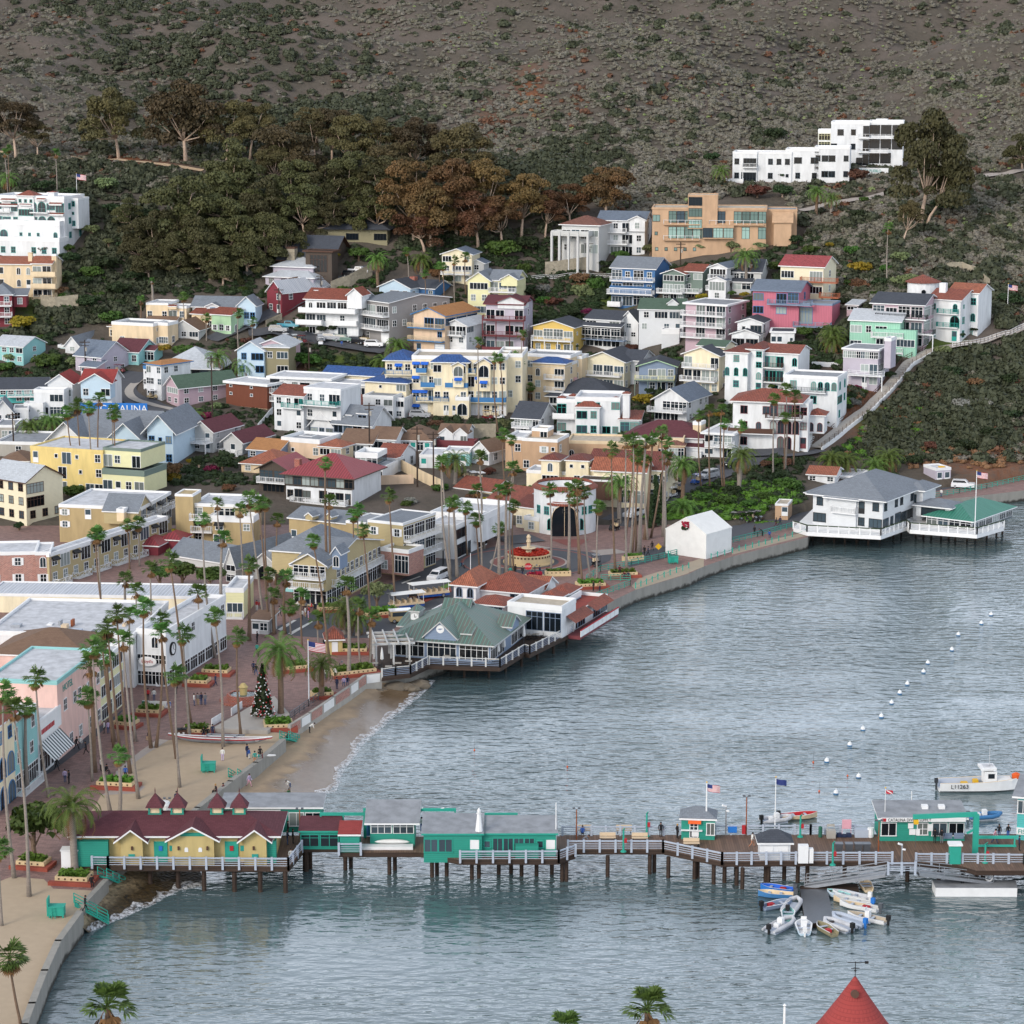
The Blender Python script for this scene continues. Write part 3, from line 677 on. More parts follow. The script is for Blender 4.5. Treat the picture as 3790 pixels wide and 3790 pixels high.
H('lavender cottage under a large charcoal gable roof with front porch',(560,775,240,370),-32,10,'palelav','gx:r_bluegray:3:.5',F='.w/wd',S='w/ww',V=[((620,750,320,375),-2.5,3,dict(r='shed:r_bluegray:1',F='d.w',c='lavender'))])
H('pale blue cottage with maroon gable roof behind a round tree',(840,1050,205,300),-22,9,'aqua','gx:r_maroon:2.4',F='www',S='w',V=[((1050,1160,195,275),3,4,dict(r='gx:r_maroon:.8',F='GG'))])
H('low house with broad silver gray hipped roof and dark eaves behind the blue tower house',(1180,1640,330,395),-8,15,'greengray','hip:r_light:4.2:.8',F='w.w.GGw',tr='trim',fr='dark')
H('white and pale blue three storey house with flat brown tiled roof at the street bend',(1100,1225,305,560),-40,9,'white','hip:r_tan:.7:.6',F='W.w/ww.w/sG..',S='ww./ww/w.',tr='trimblue',fr='trim',V=[((1052,1100,330,540),3,5,dict(r='flat:membrane:.5',F='s/ww/w',c='white'))])
H('gray shingled house with green roof and white bargeboards on the corner',(1245,1360,465,605),-52,15,'lavender','gy:r_green:2.2:.6',F='W/ww',S='wwww/wwww',c2=None)if False else H('gray shingled house with green roof and white bargeboards on the corner',(1245,1360,465,605),-52,15,'lavender','gy:r_green:2.2:.6',F='W/ww',S='wwww/wwww')
H('turquoise motel wing with charcoal roof and long balcony',(-60,350,490,590),4,8,'teal','gx:r_dark:2',F='wwwwwww/ww.ww.w',b='0:.3-1:1.3')
H('white two storey house with red roof, twin gables and round paper lanterns',(620,845,440,690),-6,9,'white','gx:r_red:2.2:.6',F='w.W/ww.',V=[((620,845,440,560),-1.2,4,dict(r='gy:r_red:1.9:.5',F='w.W',c='paleblue')),((350,540,445,690),1.5,8,dict(r='gy:r_red:1.9:.5',F='W.w/ww',c='whitesiding')),((270,500,510,700),-3,4,dict(r='flat:membrane:.5',F='.W/WG')),((205,350,620,690),-5,3,dict(r='flat:membrane:.8',F='ss'))])
H('weathered white cottage with dark gable at the left edge below the motel',(-40,95,660,760),8,7,'white','gy:r_gray:2.4',F='ww',V=[((90,200,640,740),2,6,dict(F='w.',r='flat:membrane_gray:.3'))])
H('grimy concrete flat roofed house behind the date palms',(-40,115,770,880),0,9,'concrete','flat:membrane_gray:.3',F='.ww')
H('large white and blue gabled lodge with gray roof behind the lettered sign',(1112,1310,790,1060),-12,16,'paleblue','gy:r_gray:2.8:1.1',F='wsw/wsw',fr='trimblue',name='lodge',cat='lodge',V=[((540,1112,840,960),2,14,dict(r='gx:r_gray:4.2:.8',F='',c='white')),((355,620,860,960),-2,12,dict(r='gy:r_gray:3.4:1',F='.w.',c='white')),((830,1060,850,1000),-1.5,8,dict(r='gy:r_gray:2.8:.9',F='.w.',c='paleblue'))])
H('bright yellow hotel with roof deck and tall french windows',(220,800,945,1275),-20,13,'yellow','flat:membrane:.3',F='d.sDs.w/d..D.s.w/...D.sWW',S='DwD/DwD/Dw.',fr='trim',tr='yellow',dm='gl_mid',name='hotel',cat='hotel',V=[((800,1095,945,1075),.6,10,dict(r='flat:membrane:.3',c='paleyellow',F='Dw.D',tr='greengray')),((800,1130,1130,1270),-1.2,9,dict(r='flat:membrane_gray:.9',c='paleyellow',F='DdwD',tr='greengray',n='lower_wing'))])
H('cream clapboard hotel with brown window frames and gray gable roof',(-120,228,1165,1470),-38,9,'creamsiding','gx:r_light:2.4:.5',F='wwww/wwww/wwww',S='G./G./www',fr='trimbrown',tr='trimbrown',name='hotel',cat='hotel',L='')
H('white cottage with maroon roof and raised redwood deck',(1440,1610,800,960),-25,11,'lightgray','gy:r_maroon:1.9:.6',F='.d/wd',S='w.w/w.w',b='0:-.55-1:3hp')
H('smaller gray cottage with maroon roof and fenced white deck',(1680,1830,880,975),-25,12,'lightgray','gy:r_maroon:1.7:.6',F='d',S='www',b='0:0-1:2')
H('green trimmed low building with sagging gray roof behind the cream hotel',(0,215,1030,1080),-5,8,'stucco','hip:r_brown:1.4',F='w.w')
H('long low flat roofed shop block behind the yellow hotel',(-40,440,900,1000),-8,14,'concrete','flat:membrane_gray:.4',F='.w.w',cat='shop block',name='shop_block')
R('Z6')
H('red brown timber clad apartment house with flat white eave',(-240,90,245,420),-32,8,'brownwood','flat:membrane:.3:.5',F='s.s./s.s./....',S='D/D/D',b='R0:.1-.9:1.3 R1:.1-.9:1.3',V=[((-240,90,420,480),0,7,dict(c='stucco',F='.g.d',r='none',fnd=5))])
H('long white modern house with flat roof and tall glazed stair',(95,560,205,420),-18,9,'whitesiding','flat:membrane:.25:.6',F='GswWsw/G..W.w',fr='dark',V=[((560,830,250,345),.5,7,dict(r='flat:membrane:.2:.3',F='W.W',c='lightgray',fr='trim'))])
H('white house with red tile gable and green railed balcony',(130,360,335,600),-25,9,'white','gx:t_red:1.6:.4',F='whW/w.d/d.w',S='w/w/w',b='0:.3-1:.9',fr='trim',rm='trimteal',V=[((360,645,285,520),1,9,dict(r='flat:membrane:.2',F='wwD/w.d',b='0:0-1:2'))])
H('white house with dark red tile lean-to roof facing the inn',(800,1030,345,510),-18,9,'white','flat:membrane_gray:.35',F='.wW/..W',S='w/w',V=[((650,800,410,520),.2,8,dict(r='gx:t_dark:1.8:.3',F='w')),((1030,1112,365,510),2,6,dict(F='W/w'))])
H('white craftsman house with gray roof and three shed dormers',(575,870,545,640),-25,9,'white','gx:r_gray:3.2:.6',F='WWWd',fr='bluegray',V=[((580,650,490,530),1.4,4,dict(r='shed:r_gray:.5:.3',F='W',n='dormer')),((675,710,480,515),1.4,4,dict(r='shed:r_gray:.5:.3',F='s',n='dormer')),((760,830,470,512),1.4,4,dict(r='shed:r_gray:.5:.3',F='W',n='dormer')),((390,570,555,655),1,8,dict(r='gy:r_gray:3:.7',F='WwW',fr='bluegray'))])
H('white bungalow with low brown roof and flower bed by the utility pole',(640,865,690,785),-14,10,'white','gx:r_brown:2:.6',F='wdW.',S='Ww',V=[((870,1040,660,760),2,8,dict(r='gx:r_brown:1.8:.5',F='Ww'))])
H('white bungalow with teal doors under a brown hipped roof',(1045,1310,670,750),-10,10,'white','hip:r_brown:2.4:.5',F='wWdGd',dm='trimteal')
H('white twin gabled cottage with white patio umbrella deck',(1365,1580,630,700),-12,8,'white','gx:r_brown:1.6:.3',F='W.W',V=[((1370,1480,625,700),-1,4,dict(r='gy:r_brown:1.2:.25',F='d.')),((1480,1585,625,700),-.8,4,dict(r='gy:r_brown:1.2:.25',F='.W')),((1360,1640,705,745),-3.5,3.4,dict(r='flat:timber:.9',c='maroonwood',tr='maroonwood',n='deck'))])
H('small white cottage with red tile roof and projecting tiled porch',(905,1075,790,900),-22,8,'white','gx:t_red:1.8:.4',F='w.d.w',S='ww',fr='lightgray',V=[((955,1050,805,900),-1.6,3,dict(r='hip:t_red:.7:.3',F='wdw'))])
H('peach stucco flat roofed building with red tiled corner pavilion',(182,480,680,800),-25,9,'peach','flat:membrane_gray:.7',F='.s..w',S='ww',V=[((480,650,720,800),-.5,5,dict(r='hip:t_orange:1.3:.4',F='WW',S='w',c='stucco')),((300,400,645,690),6,3,dict(r='flat:t_red:.3',n='stair_tower'))])
H('orange tile hipped cottage tucked behind the big red roof',(-120,190,850,920),-20,10,'stucco','hip:t_orange:2.2:.5',F='w.w')
H('blue sided cottage with tan roof left of the peach building',(-70,170,745,810),-22,9,'bluegray','gx:r_tan:1.6:.4',F='w.w',fr='trim')
H('large lodge with broad red hip roof and dark glazed upper storey',(215,725,935,1140),-30,13,'white','hip:seam_red:3.6:1',F='GGGGGGGG/wDW.DwWd',L='W/w',fr='darkwood',tr='darkwood',name='lodge',cat='lodge',b='1:.1-.95:1.4',ch='.08,.25,1.6,1,redbrick',V=[((205,735,935,1022),-.15,.5,dict(c='darkwood',r='none',F='GGGGGGGG',fr='darkwood',n='upper_storey')),((-30,215,850,1080),2.5,9,dict(c='darkwood',r='gy:seam_red:1.6:.8',F='GG/W',b='0:0-1:1.4',L='W/w'))],L2=None)if False else H('large lodge with broad red hip roof and dark glazed upper storey',(215,725,935,1140),-22,13,'white','hip:seam_red:3.4:1',F='GGGGGGGG/wDW.DwWd',fr='darkwood',tr='darkwood',name='lodge',cat='lodge',b='1:.1-.95:1.4',ch='.0,.4,1.8,1.1,redbrick',V=[((205,735,935,1022),-.15,.5,dict(c='darkwood',r='none',F='GGGGGGGG',fr='darkwood',n='upper_storey')),((-10,215,880,1080),3.5,9,dict(c='darkwood',r='gy:seam_red:1.6:.8',F='GG/W',b='0:0-1:1.4'))])
H('white terraced house with glass railed roof decks right of the red lodge',(770,950,880,985),-15,9,'white','flat:membrane:.2',F='.WW',b='0:0-1:2',V=[((690,910,845,980),4,6,dict(r='flat:membrane:.2',F='.w')),((740,910,790,850),1,6,dict(r='flat:membrane:.8',F='GG',c='gl_mid'))])
H('little white gabled cottage with brown roof beside the tan apartments',(1620,1750,745,850),-35,9,'white','gy:r_brown:1.8:.5',F='sww',S='w.')
H('white flat roofed garage with teal doors by the big date palm',(1225,1420,790,880),-8,9,'white','flat:membrane:.3',F='d.g',dm='trimteal',cat='garage',name='garage',V=[((1410,1600,760,860),3,6,dict(r='flat:membrane:.3',c='aqua',F='.d'))])
R('Z2')
H('dark brown upper lodge with hipped shingle roof among the eucalyptus',(455,985,300,400),-8,12,'olive','hip:r_dark:3:1',F='..W.W',fr='dark',tr='dark',name='lodge',cat='lodge',gl='gl_dark')
H('dark lower lodge with steep gable roof, stone chimney and pergola beams',(180,560,520,620),-18,14,'darkwood','gx:r_dark:5:1.1',F='G.GG',fr='trimbrown',tr='trimbrown',name='lodge',cat='lodge',gl='gl_dark',V=[((230,290,445,560),-2,2,dict(c='stonewall',r='flat:rust:.2',n='chimney_stack')),((380,580,470,640),-4,4,dict(r='flat:timber:.1:.6',c='darkwood',n='pergola',F='G'))])
H('pale lavender hip roofed villa stepping down to carport',(120,430,585,690),-20,9,'palelav','hip:r_light:2:.7',F='w..W',S='w',fr='trimbrown',V=[((70,440,665,800),-3.5,6,dict(r='hip:r_light:1.4:.6',F='wwww/.g.g',c='palelav'))])
H('green cottage with brown gable roof next to the red barn house',(195,300,740,840),-25,14,'greengray','gy:r_brown:2.1:.6',F='ww/dw',b='0:-.1-.9:1.4')
H('deep red barn like house with white metal roof',(75,200,775,930),-42,17,'red','gy:seam_gray:2.6:.4',F='.w/wd',S='w.w/...',L='ww.ww/',V=[])
H('white villa with red tile roof and balustraded middle balcony',(365,770,835,1110),-18,10,'white','gx:t_red:2:.5',F='aWDDW/DW.w./W..D.',fr='trim',b='0:-.08-1:2s 1:-.15-.35:1.6s 1:.55-1:1.2s',V=[((690,800,800,900),-1,5,dict(r='gy:t_red:1.5:.4',F='',n='gable'))],ch='.1,.4,1.6,1,white')
H('long gray sided house with stacked white balconies over a garage',(800,1005,850,1150),-48,19,'gray','gx:r_gray:1.3:.5',F='DD/DD/w.g',S='w.wwww/www.w./.',fr='trim',b='0:-.15-1:1.9 1:-.25-1:2')
H('white and blue bungalow with shallow dark gables behind the gray house',(920,1160,742,830),-30,12,'paleblue','gy:r_dark:1.9:.5',F='.Ww',S='w..w',V=[((1160,1340,745,830),4,8,dict(r='gx:r_dark:1.6:.5',c='blue',F='w.w')),((1145,1185,660,760),6,1.5,dict(c='redbrick',r='none',n='chimney_stack'))])
H('narrow cream three storey house with gray gables on the wooded bank',(1395,1620,495,710),-14,8,'cream','gy:r_bluegray:1.3:.5',F='W.w/wWW/.Ww',b='1:0-1:1.6',V=[((1600,1710,560,690),2,5,dict(r='gy:r_bluegray',c='lightgray',F='w/w'))])
H('tall pale yellow house with twin gray gables and blue balcony chairs',(1590,1755,690,950),-15,10,'paleyellow','gy:r_gray:1.9:.5',F='W/ww/W',V=[((1755,1955,690,945),1.2,9,dict(r='gx:r_gray:2:.4',F='DWD/W.W/w.w',b='0:0-1:1.3 1:0-1:1.3')),((1840,1960,680,730),.3,5,dict(r='gy:r_gray:1.1:.4',n='gable'))])
H('tan house with blue trimmed balconies above a garage',(1180,1420,950,1235),-30,15,'peach','gy:r_tan:1.6:.6',F='.DD/..w/d.g',S='WWW/w.w/...',tr='trimblue',fr='trimblue',b='0:-.1-1:1.6 1:-.1-1:1.5',rm='stucco',slab='trimblue')
H('white gabled house with recessed balcony over a white garage',(1420,1580,1025,1250),-28,11,'white','gy:r_light:1.2:.6',F='DD/ww/g',S='W.w/w.w/..',b='0:0-.9:1.2')
H('maroon timber balconied house with pale walls and maroon roof',(1725,2010,870,1215),-14,9,'palelav','gx:r_maroon:1.5:.6',F='DW.D/D.DW/DWD.',S='w/w/w',tr='maroonwood',rm='maroonwood',slab='maroonwood',b='0:-.05-1.05:2p 1:-.05-1.05:2p 2:-.05-1.1:2.2s',V=[((1815,2010,850,900),-.4,5,dict(r='gy:r_maroon:1.3:.5',n='gable',c='white'))])
H('gray beige house with blue gable annex below the grassy slope',(-10,240,1185,1400),-12,10,'lavender','gy:r_light:1.5:.5',F='.w.W/W..W',V=[((60,250,1195,1400),-1.6,6,dict(r='hip:r_light:.9:.4',F='wW/.W',c='olive')),((-140,65,1215,1400),-2.5,7,dict(r='gy:r_light:2:.5',c='paleblue',F='wW/w.W',fr='trimblue'))])
R('Z6')
def inn():
 root,w,h,k=H('cream inn with blue tile roofs, blue awnings and stepped balconies',(1170,1880,60,480),-6,11,'cream','flat:membrane_tan:.6',F='xxw.DaDwwww/xDwww.DDxDww/xxDwDxwwwDwD/xg.gxg.ggwwg',fr='trim',slab='cream',rm='trimblue',name='inn',cat='inn',b='0:.05-.16:1.2s 0:.32-.42:1.2 0:.58-.68:1.2 1:.1-.25:1.5s 1:.36-.6:1.6s 2:.05-.4:1.6 2:.62-1:1.6s',V=[((965,1170,70,480),1.5,10,dict(r='hip:t_blue:1.6:.6',F='wxw/DwW/w.w/ww.',b='0:0-1:1.2')),((1330,1590,85,480),-1.4,3.6,dict(r='hip:t_blue:1.5:.6',F='W.aa/W.w./ww.w/.dd.')),((1480,1560,105,270),-2.2,2,dict(r='gy:t_blue:.6:.5',F='A/x')),((1660,1760,90,300),-1.2,3,dict(r='gy:t_blue:.9:.5',F='A/x')),((1810,2000,40,480),4,12,dict(F='W.w/w.w/ww./w.w',r='flat:membrane_tan:.6')),((1500,1600,365,480),-4.5,4,dict(c='cream',r='flat:membrane_tan:.6',F='A',n='entrance_porch'))])
 return root
inn()
H('low cream wing of the inn with long blue tile mansard roof',(815,1130,235,470),-22,16,'cream','hip:t_blue:1.4:.7',F='.s.W/..ww/.www',S='WW/w.w/w.w',fr='trim',name='inn_wing',cat='inn',V=[((470,900,170,330),9,6,dict(r='gx:t_blue:1.3:.5',F=''))])
R('Z7')
H('sand coloured apartment block of the inn with blue tile pavilion',(145,385,215,490),-20,9,'stucco','flat:membrane_gray:.4',F='a.W/w.W/w.s',S='w/w/w',b='0:.4-1:1.4 1:.4-1:1.4',V=[((145,385,190,215),-.2,5,dict(r='hip:t_blue:1.1:.5',n='pavilion')),((85,430,140,470),4.5,8,dict(r='flat:membrane_gray:.5',F='w.ww/w..w/w..w')),((430,520,150,420),9,5,dict(F='w/w/w'))])
R('Z3')
H('gray villa with tall white columns and brown tile hip roof',(365,640,275,590),-22,9,'lightgray','hip:t_brown:2:.7',F='WDDW/w.DD/..w.',fr='trim',V=[((285,560,335,355),-3,3.2,dict(r='flat:membrane:.6',c='lightgray',tr='lightgray',n='balcony')),*[((x,x+15,325,585),-3.2,.6,dict(r='none',c='lightgray',n='column',fnd=2))for x in(278,335,402,472,545)]])
H('white three storey house with slate roof and stacked terraces',(640,985,240,500),-14,9,'white','gx:r_bluegray:1.9:.5',F='DwDW/DwDw/dWDw',S='w/w/w',b='0:-.05-.62:1.6 1:-.05-.65:1.6',V=[((870,985,235,320),-.7,4,dict(r='gy:r_bluegray:.9:.4',F='w'))])
H('tan modern flat roofed complex with green curtained glass',(1045,1895,155,500),-6,11,'terra','flat:membrane_tan:.25:.15',F='W.GGG.GGG.GGGG/s.GGGGGG.G.G.G/sssss.......',fr='dark',gl='green',tr='terra',slab='terra',name='modern_house',V=[((1310,1530,55,300),-.6,6,dict(F='G./G./G.',r='flat:membrane_tan:.2')),((1420,1650,280,375),-1.2,2,dict(F='GGG',r='flat:terra:.1')),((1895,2130,165,430),2.5,9,dict(r='flat:membrane_gray:.25',F='',n='side_wing',c='terra')),((1950,2080,250,430),-.6,3,dict(r='shed:terra:2',F='',n='stair'))],b='0:.1-.42:.9g 1:.1-.42:.9g 0:.5-.98:.8g')
H('deep blue house with white railed galleries on three floors',(740,1060,600,880),-22,11,'blue','gx:r_gray:2.2:.5',F='GwGw/DGGw/WDGG',S='.s/.../w.w',b='0:0-1:1.5 1:-.05-1:2 2:-.05-.25:1.5s',V=[((728,1030,750,800),-1,1.5,dict(c='blue',r='shed:blue:.5:.2',n='gallery_wall'))])
H('gray green house with red roof and yellow chairs on the deck',(1125,1285,640,850),-24,10,'greengray','gy:t_red:1:.6',F='WW/DD/wDw',S='w.w/W.w/w.w',b='1:-.2-1:1.6',fr='trim',V=[((1285,1420,625,850),2,8,dict(r='gx:t_red:1.4:.4',F='sW/w./W',c='greengray',b='1:0-1:2.5'))])
H('tall narrow white house with small gabled balconies',(1475,1600,595,840),-28,9,'white','gy:r_bluegray:.9:.5',F='D/D/w',S='W/ww/w',b='0:0-1:1 1:-.1-1:1.2',V=[((1465,1590,690,840),-1.6,2.4,dict(r='gy:r_bluegray:.8:.4',F='D/w'))])
H('white cottage with dark green roof and dormer behind the lone date palm',(1655,1860,625,760),-16,9,'lightgray','gx:r_dark:2.6:.4',F='wGW./.wG.',V=[((1750,1790,570,612),1.2,3,dict(r='gy:r_dark:.5:.2',F='s',n='dormer')),((1645,1780,700,760),-2.2,3,dict(r='shed:r_dark:.8',F='GG'))])
H('yellow house with white gallery rails and dark gable roof',(150,450,1040,1235),-22,10,'yellowsiding','gy:r_dark:1.5:.5',F='WGGW/wwdW',S='sw/ww',b='0:0-1:1.6p 1:0-.7:2.2s',gl='gl_curtain')
H('white and slate house with dark glazed balcony and brown curtains',(545,800,985,1200),-28,10,'white','gx:r_dark:1.6:.5',F='W.W/GGGG/WWWW',S='w.w/.ws/w.',V=[((515,800,1035,1110),-1.6,2,dict(r='shed:r_dark:.7:.3',F='GGGG',c='gl_dark',n='gallery')),((800,935,1000,1190),2.5,8,dict(r='gy:r_dark:2.5:.5',F='w/ww/w'))],b='1:-.1-1.2:2g',slab='bluegray')
H('big plain white house with dark green gable roof and garden terrace',(945,1275,910,1165),-10,10,'whitesiding','gx:r_green:2:.4',F='wWW/w.wd/....',V=[((1160,1235,860,890),1.5,3,dict(r='gy:r_dark:.9:.3',F='',n='dormer')),((1110,1240,1085,1160),-3,3,dict(r='flat:membrane:.9',F='',n='terrace_wall'))])
H('lavender pink four storey apartment house with white balconies',(1300,1590,870,1200),-30,11,'lavender','flat:membrane_gray:.15:.6',F='.DDD/.DDD/.D.D/....',S='w.w/w.w/w.s/...',b='0:-.06-1:1.7 1:-.06-1:1.7 2:-.06-1:1.7')
R('Z4')
H('hot pink house with blue gray roof and dark railed decks',(303,570,1100,1330),-20,11,'pink','gx:r_bluegray:1.8:.6',F='W.DG/W.W./...',S='w/w/.',fr='trimblue',tr='bluegray',rm='bluegray',slab='bluegray',b='0:.35-1.3:1.8',V=[((550,765,1180,1310),1,8,dict(r='flat:membrane_gray:.2',c='pink',F='G.',b='0:0-1:1.6',n='wing'))])
H('cream house with bright red roof and copper coloured balconies',(470,715,955,1215),-24,10,'creamsiding','gx:t_pinkred:2:.5',F='W.D/W.W/..W',S='w/w/w',b='0:.5-1.35:1.6 1:.95-1.4:1.6 2:.95-1.4:1.6',rm='copper',slab='copper')
H('white two tiered cottage with dark roofs above the mission tower house',(210,355,1290,1440),-18,8,'white','gy:r_dark:.9:.5',F='sW/WW',S='w./ww',V=[((172,330,1360,1445),-2.2,5,dict(r='gy:r_dark:1:.5',F='WW'))],fr='gray')
H('low white garage cottage with dark flat roof and white fence',(410,550,1345,1430),-8,7,'white','flat:r_dark:.1:.3',F='dd.s')
H('seafoam green house with pale shingle roof and white corner balconies',(890,1175,1280,1461),-22,10,'seafoam','gx:r_light:1.9:.5',F='WwW./W..W',S='w/w',V=[((1030,1260,1335,1450),-1.2,1.4,dict(r='none',c='seafoam',F='WW',n='bay'))],b='0:.45-1.1:1.6 1:.8-1.1:1.6p')
H('gray brown house with dark roof and three black railed balconies',(1025,1310,1180,1430),-26,11,'lavender','gx:r_dark:1.8:.6',F='GWGG/..DD/..DG',S='GG/GG/GG',tr='trim',rm='dark',slab='trim',b='0:.1-1.1:1.6 1:.6-1.25:1.8p')
H('white mission style villa with round red capped tower',(1360,1535,1155,1395),-32,11,'white','gx:t_red:1.8:.4',F='h.a/..A/w.d',S='s.a/w.A/w.d',fr='trimteal',name='villa',cat='villa',V=[((1500,1660,1110,1380),6,8,dict(r='gx:t_orange:1.6:.4',F='w.w/a.a/ww')),((1430,1465,1050,1130),3,1.2,dict(r='none',n='chimney_stack'))],b='0:.3-.95:.8 1:.3-.95:.8',rm='trimteal')
R('Z4')
def round_tower():
 m=MB();r_=MB();o=at(1352,1330);k=CUR[2]*mpp(o)
 o.y+=8;root=thing('tower','round white tower with low red tile cap and round window beside the mission villa','tower',o)
 h=(1330-1065)*k;m.lathe([(3.6,-3),(3.6,h)],20);m.build('wall','white',root)
 r_.lathe([(4.1,h),(4.1,h+.15),(.05,h+1.7)],20);r_.build('roof','t_red',root)
 v=MB();v.lathe([(.05,0),(.05,1.6)],5,c=(0,0,h+1.6));v.bar((-.7,0,h+2.9),(.7,0,h+2.9),.06);v.build('weather_vane','dark',root)
 p=MB();p.lathe([(.55,0),(.5,.12),(.01,.12)],12);w_=p.build('round_window','gl_dark',root,(-.4,-3.56,h-2));w_.rotation_euler=(pi/2,0,0)
round_tower()
H('small gray shed with tilted flat roof beside the black balconied house',(868,930,1185,1255),-25,5,'lavender','shed:r_light:.6:.4',F='W/.',S='ww/.',cat='shed',name='shed')
H('long white pueblo style hotel with flat stepped parapets',(182,530,275,440),-10,9,'white','flat:membrane:.35',F='w.D.www/wDd.w.s',fr='gl_mid',gl='gl_dark',name='hotel',cat='hotel',V=[((495,690,260,440),.4,9,dict(F='.W.W/.w.w',c='white')),((665,870,248,430),.4,8,dict(F='wWW.w/.WW.w')),((240,325,275,440),-.5,1,dict(F='D/D',n='porch',b='0:0-1:1')),((135,240,440,485),-2.5,3,dict(r='flat:membrane:.6',n='terrace_wall'))])
H('tall white pueblo hotel block with dark framed balcony windows',(770,995,100,350),-10,11,'white','flat:membrane:.5',F='.W.w.G/W..w.G/....DG',S='G/G/G',fr='dark',gl='gl_dark',name='hotel',cat='hotel',V=[((995,1195,95,340),.8,9,dict(F='GGG/GGG/GG.',fr='dark')),((700,775,150,245),2,5,dict(F='G/G',r='flat:membrane:.9',fr='paleyellow')),((1045,1110,78,95),4,3,dict(n='roof_block'))],b='0:.72-1.6:1.1g 1:.72-1.5:1.1g')
R('Z7')
H('cream house with wide gray gable, arched louvre and wreath on its balcony',(520,830,175,390),-24,11,'creamsiding','gy:r_dark:2:.7',F='.DDW/.DDD',S='ww.w/w..w',b='0:0-.95:1.5 1:.25-.95:1.3',V=[((830,960,170,380),4,8,dict(r='gx:r_dark:1.8:.5',F='w.W/w.w',c='whitesiding'))])
H('blue cottage with yellow trimmed two level porch',(945,1215,215,410),-8,8,'bluegray','gy:r_dark:1.3:.7',F='.WDw/.wDw',S='w/w',rm='paleyellow',slab='greengray',b='0:-.1-1:2.4p',tr='palegreen')
H('cream balconied house with white metal stair to the roof',(1285,1540,130,420),-28,11,'cream','gy:r_dark:1.6:.6',F='D..D/DDDD/w.Ww',S='../w./w.',b='0:0-.95:1.3 1:-.05-.95:1.5',V=[((1400,1590,60,130),5,6,dict(r='gx:r_green:1',F='ww'))])
H('white apartment tower with red tile roofs and teal shutters',(1592,1755,115,490),-22,10,'white','hip:t_dark:1.2:.4',F='w/a.a.a/w/.',fr='trimteal',name='apartment_house',V=[((1755,1870,90,400),1.5,8,dict(r='hip:t_dark:1.1:.4',F='.w/.w/.a/.d',n='stair_tower')),((1870,2130,120,440),3,9,dict(r='gx:t_red:1.3:.4',F='DDD.a/DDD.w/.w.w',c='white',b='0:.05-.6:1.2 1:.05-.6:1.2'))],rm='trimbrown')
H('white cottage with slate gable, sunburst ornament and white chairs on its deck',(1065,1300,465,640),-27,12,'white','gy:r_bluegray:2.3:.7',F='.GGG/WWW.',S='w.ww/w.w',b='0:-.12-1:2.2',fr='trim')
H('white house under broad black hip roof with brick chimney',(270,775,440,520),-12,13,'white','hip:r_dark:3.4:1',F='W.w..w',ch='.6,.45,2.6,.9,redbrick')
H('white Mediterranean house with small red tiled turrets and teal shutters',(465,800,470,740),-8,10,'white','flat:membrane:.6',F='hWh.W/...../wDwWw',fr='trimteal',name='villa',cat='villa',V=[((470,645,525,740),-1.5,3,dict(r='hip:t_red:1:.3',F='Ww/Ww',n='bay')),((820,870,430,740),0,2,dict(r='hip:t_red:.4:.2',F='',n='chimney_stack')),((800,945,620,730),-.5,7,dict(r='shed:t_red:.8',F='GG',n='porch')),((330,470,480,720),1.5,8,dict(F='G./W.',r='flat:membrane:.5',b='0:-.2-1:1.6s')),((335,390,455,480),3,2,dict(r='hip:t_red:.4:.2',n='turret')),((740,800,462,480),3,2,dict(r='hip:t_red:.4:.2',n='turret')),((425,480,440,480),7,2,dict(r='hip:t_red:.5:.2',n='turret'))])
H('white cottage with charcoal hip roof and long glazed veranda',(10,190,600,740),-22,9,'white','gx:r_dark:2.6:.7',F='GGGG/.W.W',S='ww/ww',b='0:0-.75:2')
H('tan stucco block with stepped roof terraces above the Spanish house',(65,330,775,1010),-18,8,'terra','flat:membrane_tan:.4',F='..hs/w...',S='w./..',V=[((-60,65,760,1000),1,8,dict(F='.w/..')),((140,260,690,760),4,4,dict(F='.D',r='flat:membrane_tan:.4'))])
H('long terracotta stucco wall building with flat gravel roof',(405,1085,795,930),-8,9,'terra','flat:membrane_tan:.4',F='a.....w..w',tr='stucco',V=[((1085,1275,770,920),.3,7,dict(F='wWww',r='flat:membrane_tan:.4')),((1140,1275,815,920),-1.4,3,dict(r='hip:t_brown:.8:.3',F='GGG',n='bay',c='terra'))])
H('white house with wide maroon hip roof and brick chimney above the palms',(850,1420,745,880),-16,11,'white','hip:r_maroon:2.6:.6',F='.....wDw',S='w',ch='.62,.5,1.6,1.2,redbrick',V=[((1290,1475,830,960),-2,5,dict(r='shed:r_maroon:1:.3',F='Ww',c='white')),((1290,1400,860,1010),-3,4,dict(F='W',r='none'))])
H('white house with flat overhanging roof and flag draped balcony',(1440,1640,720,900),-22,12,'whitesiding','flat:membrane:.12:.7',F='WGG/W.D',b='0:.3-1.1:2',V=[((1365,1425,645,720),4,3,dict(c='stucco',n='chimney_stack'))])
R('Z8')
H('white mission revival house with arcaded loggia and red tile roof',(-170,300,465,800),-14,10,'white','hip:t_red:2:.7',F='.W..WGGGG/.W.a.AAAA/.W....AA.',S='w/a/w',fr='maroonwood',name='villa',cat='villa',rm='trimbrown',b='0:.5-1.05:1.5 1:-.05-.62:1.6s',V=[((365,490,560,690),4,5,dict(r='hip:t_red:1:.4',F='aa')),((300,365,480,800),1,7,dict(r='none',F='w/w/d'))])
H('flat roofed white house with four teal arched windows',(195,570,290,600),-20,9,'white','flat:membrane_gray:.4',F='.W..aaaa/..D.W.../..w..d..',S='aa/Ww/w.',fr='trimteal',b='0:.2-.8:.9',rm='steel')
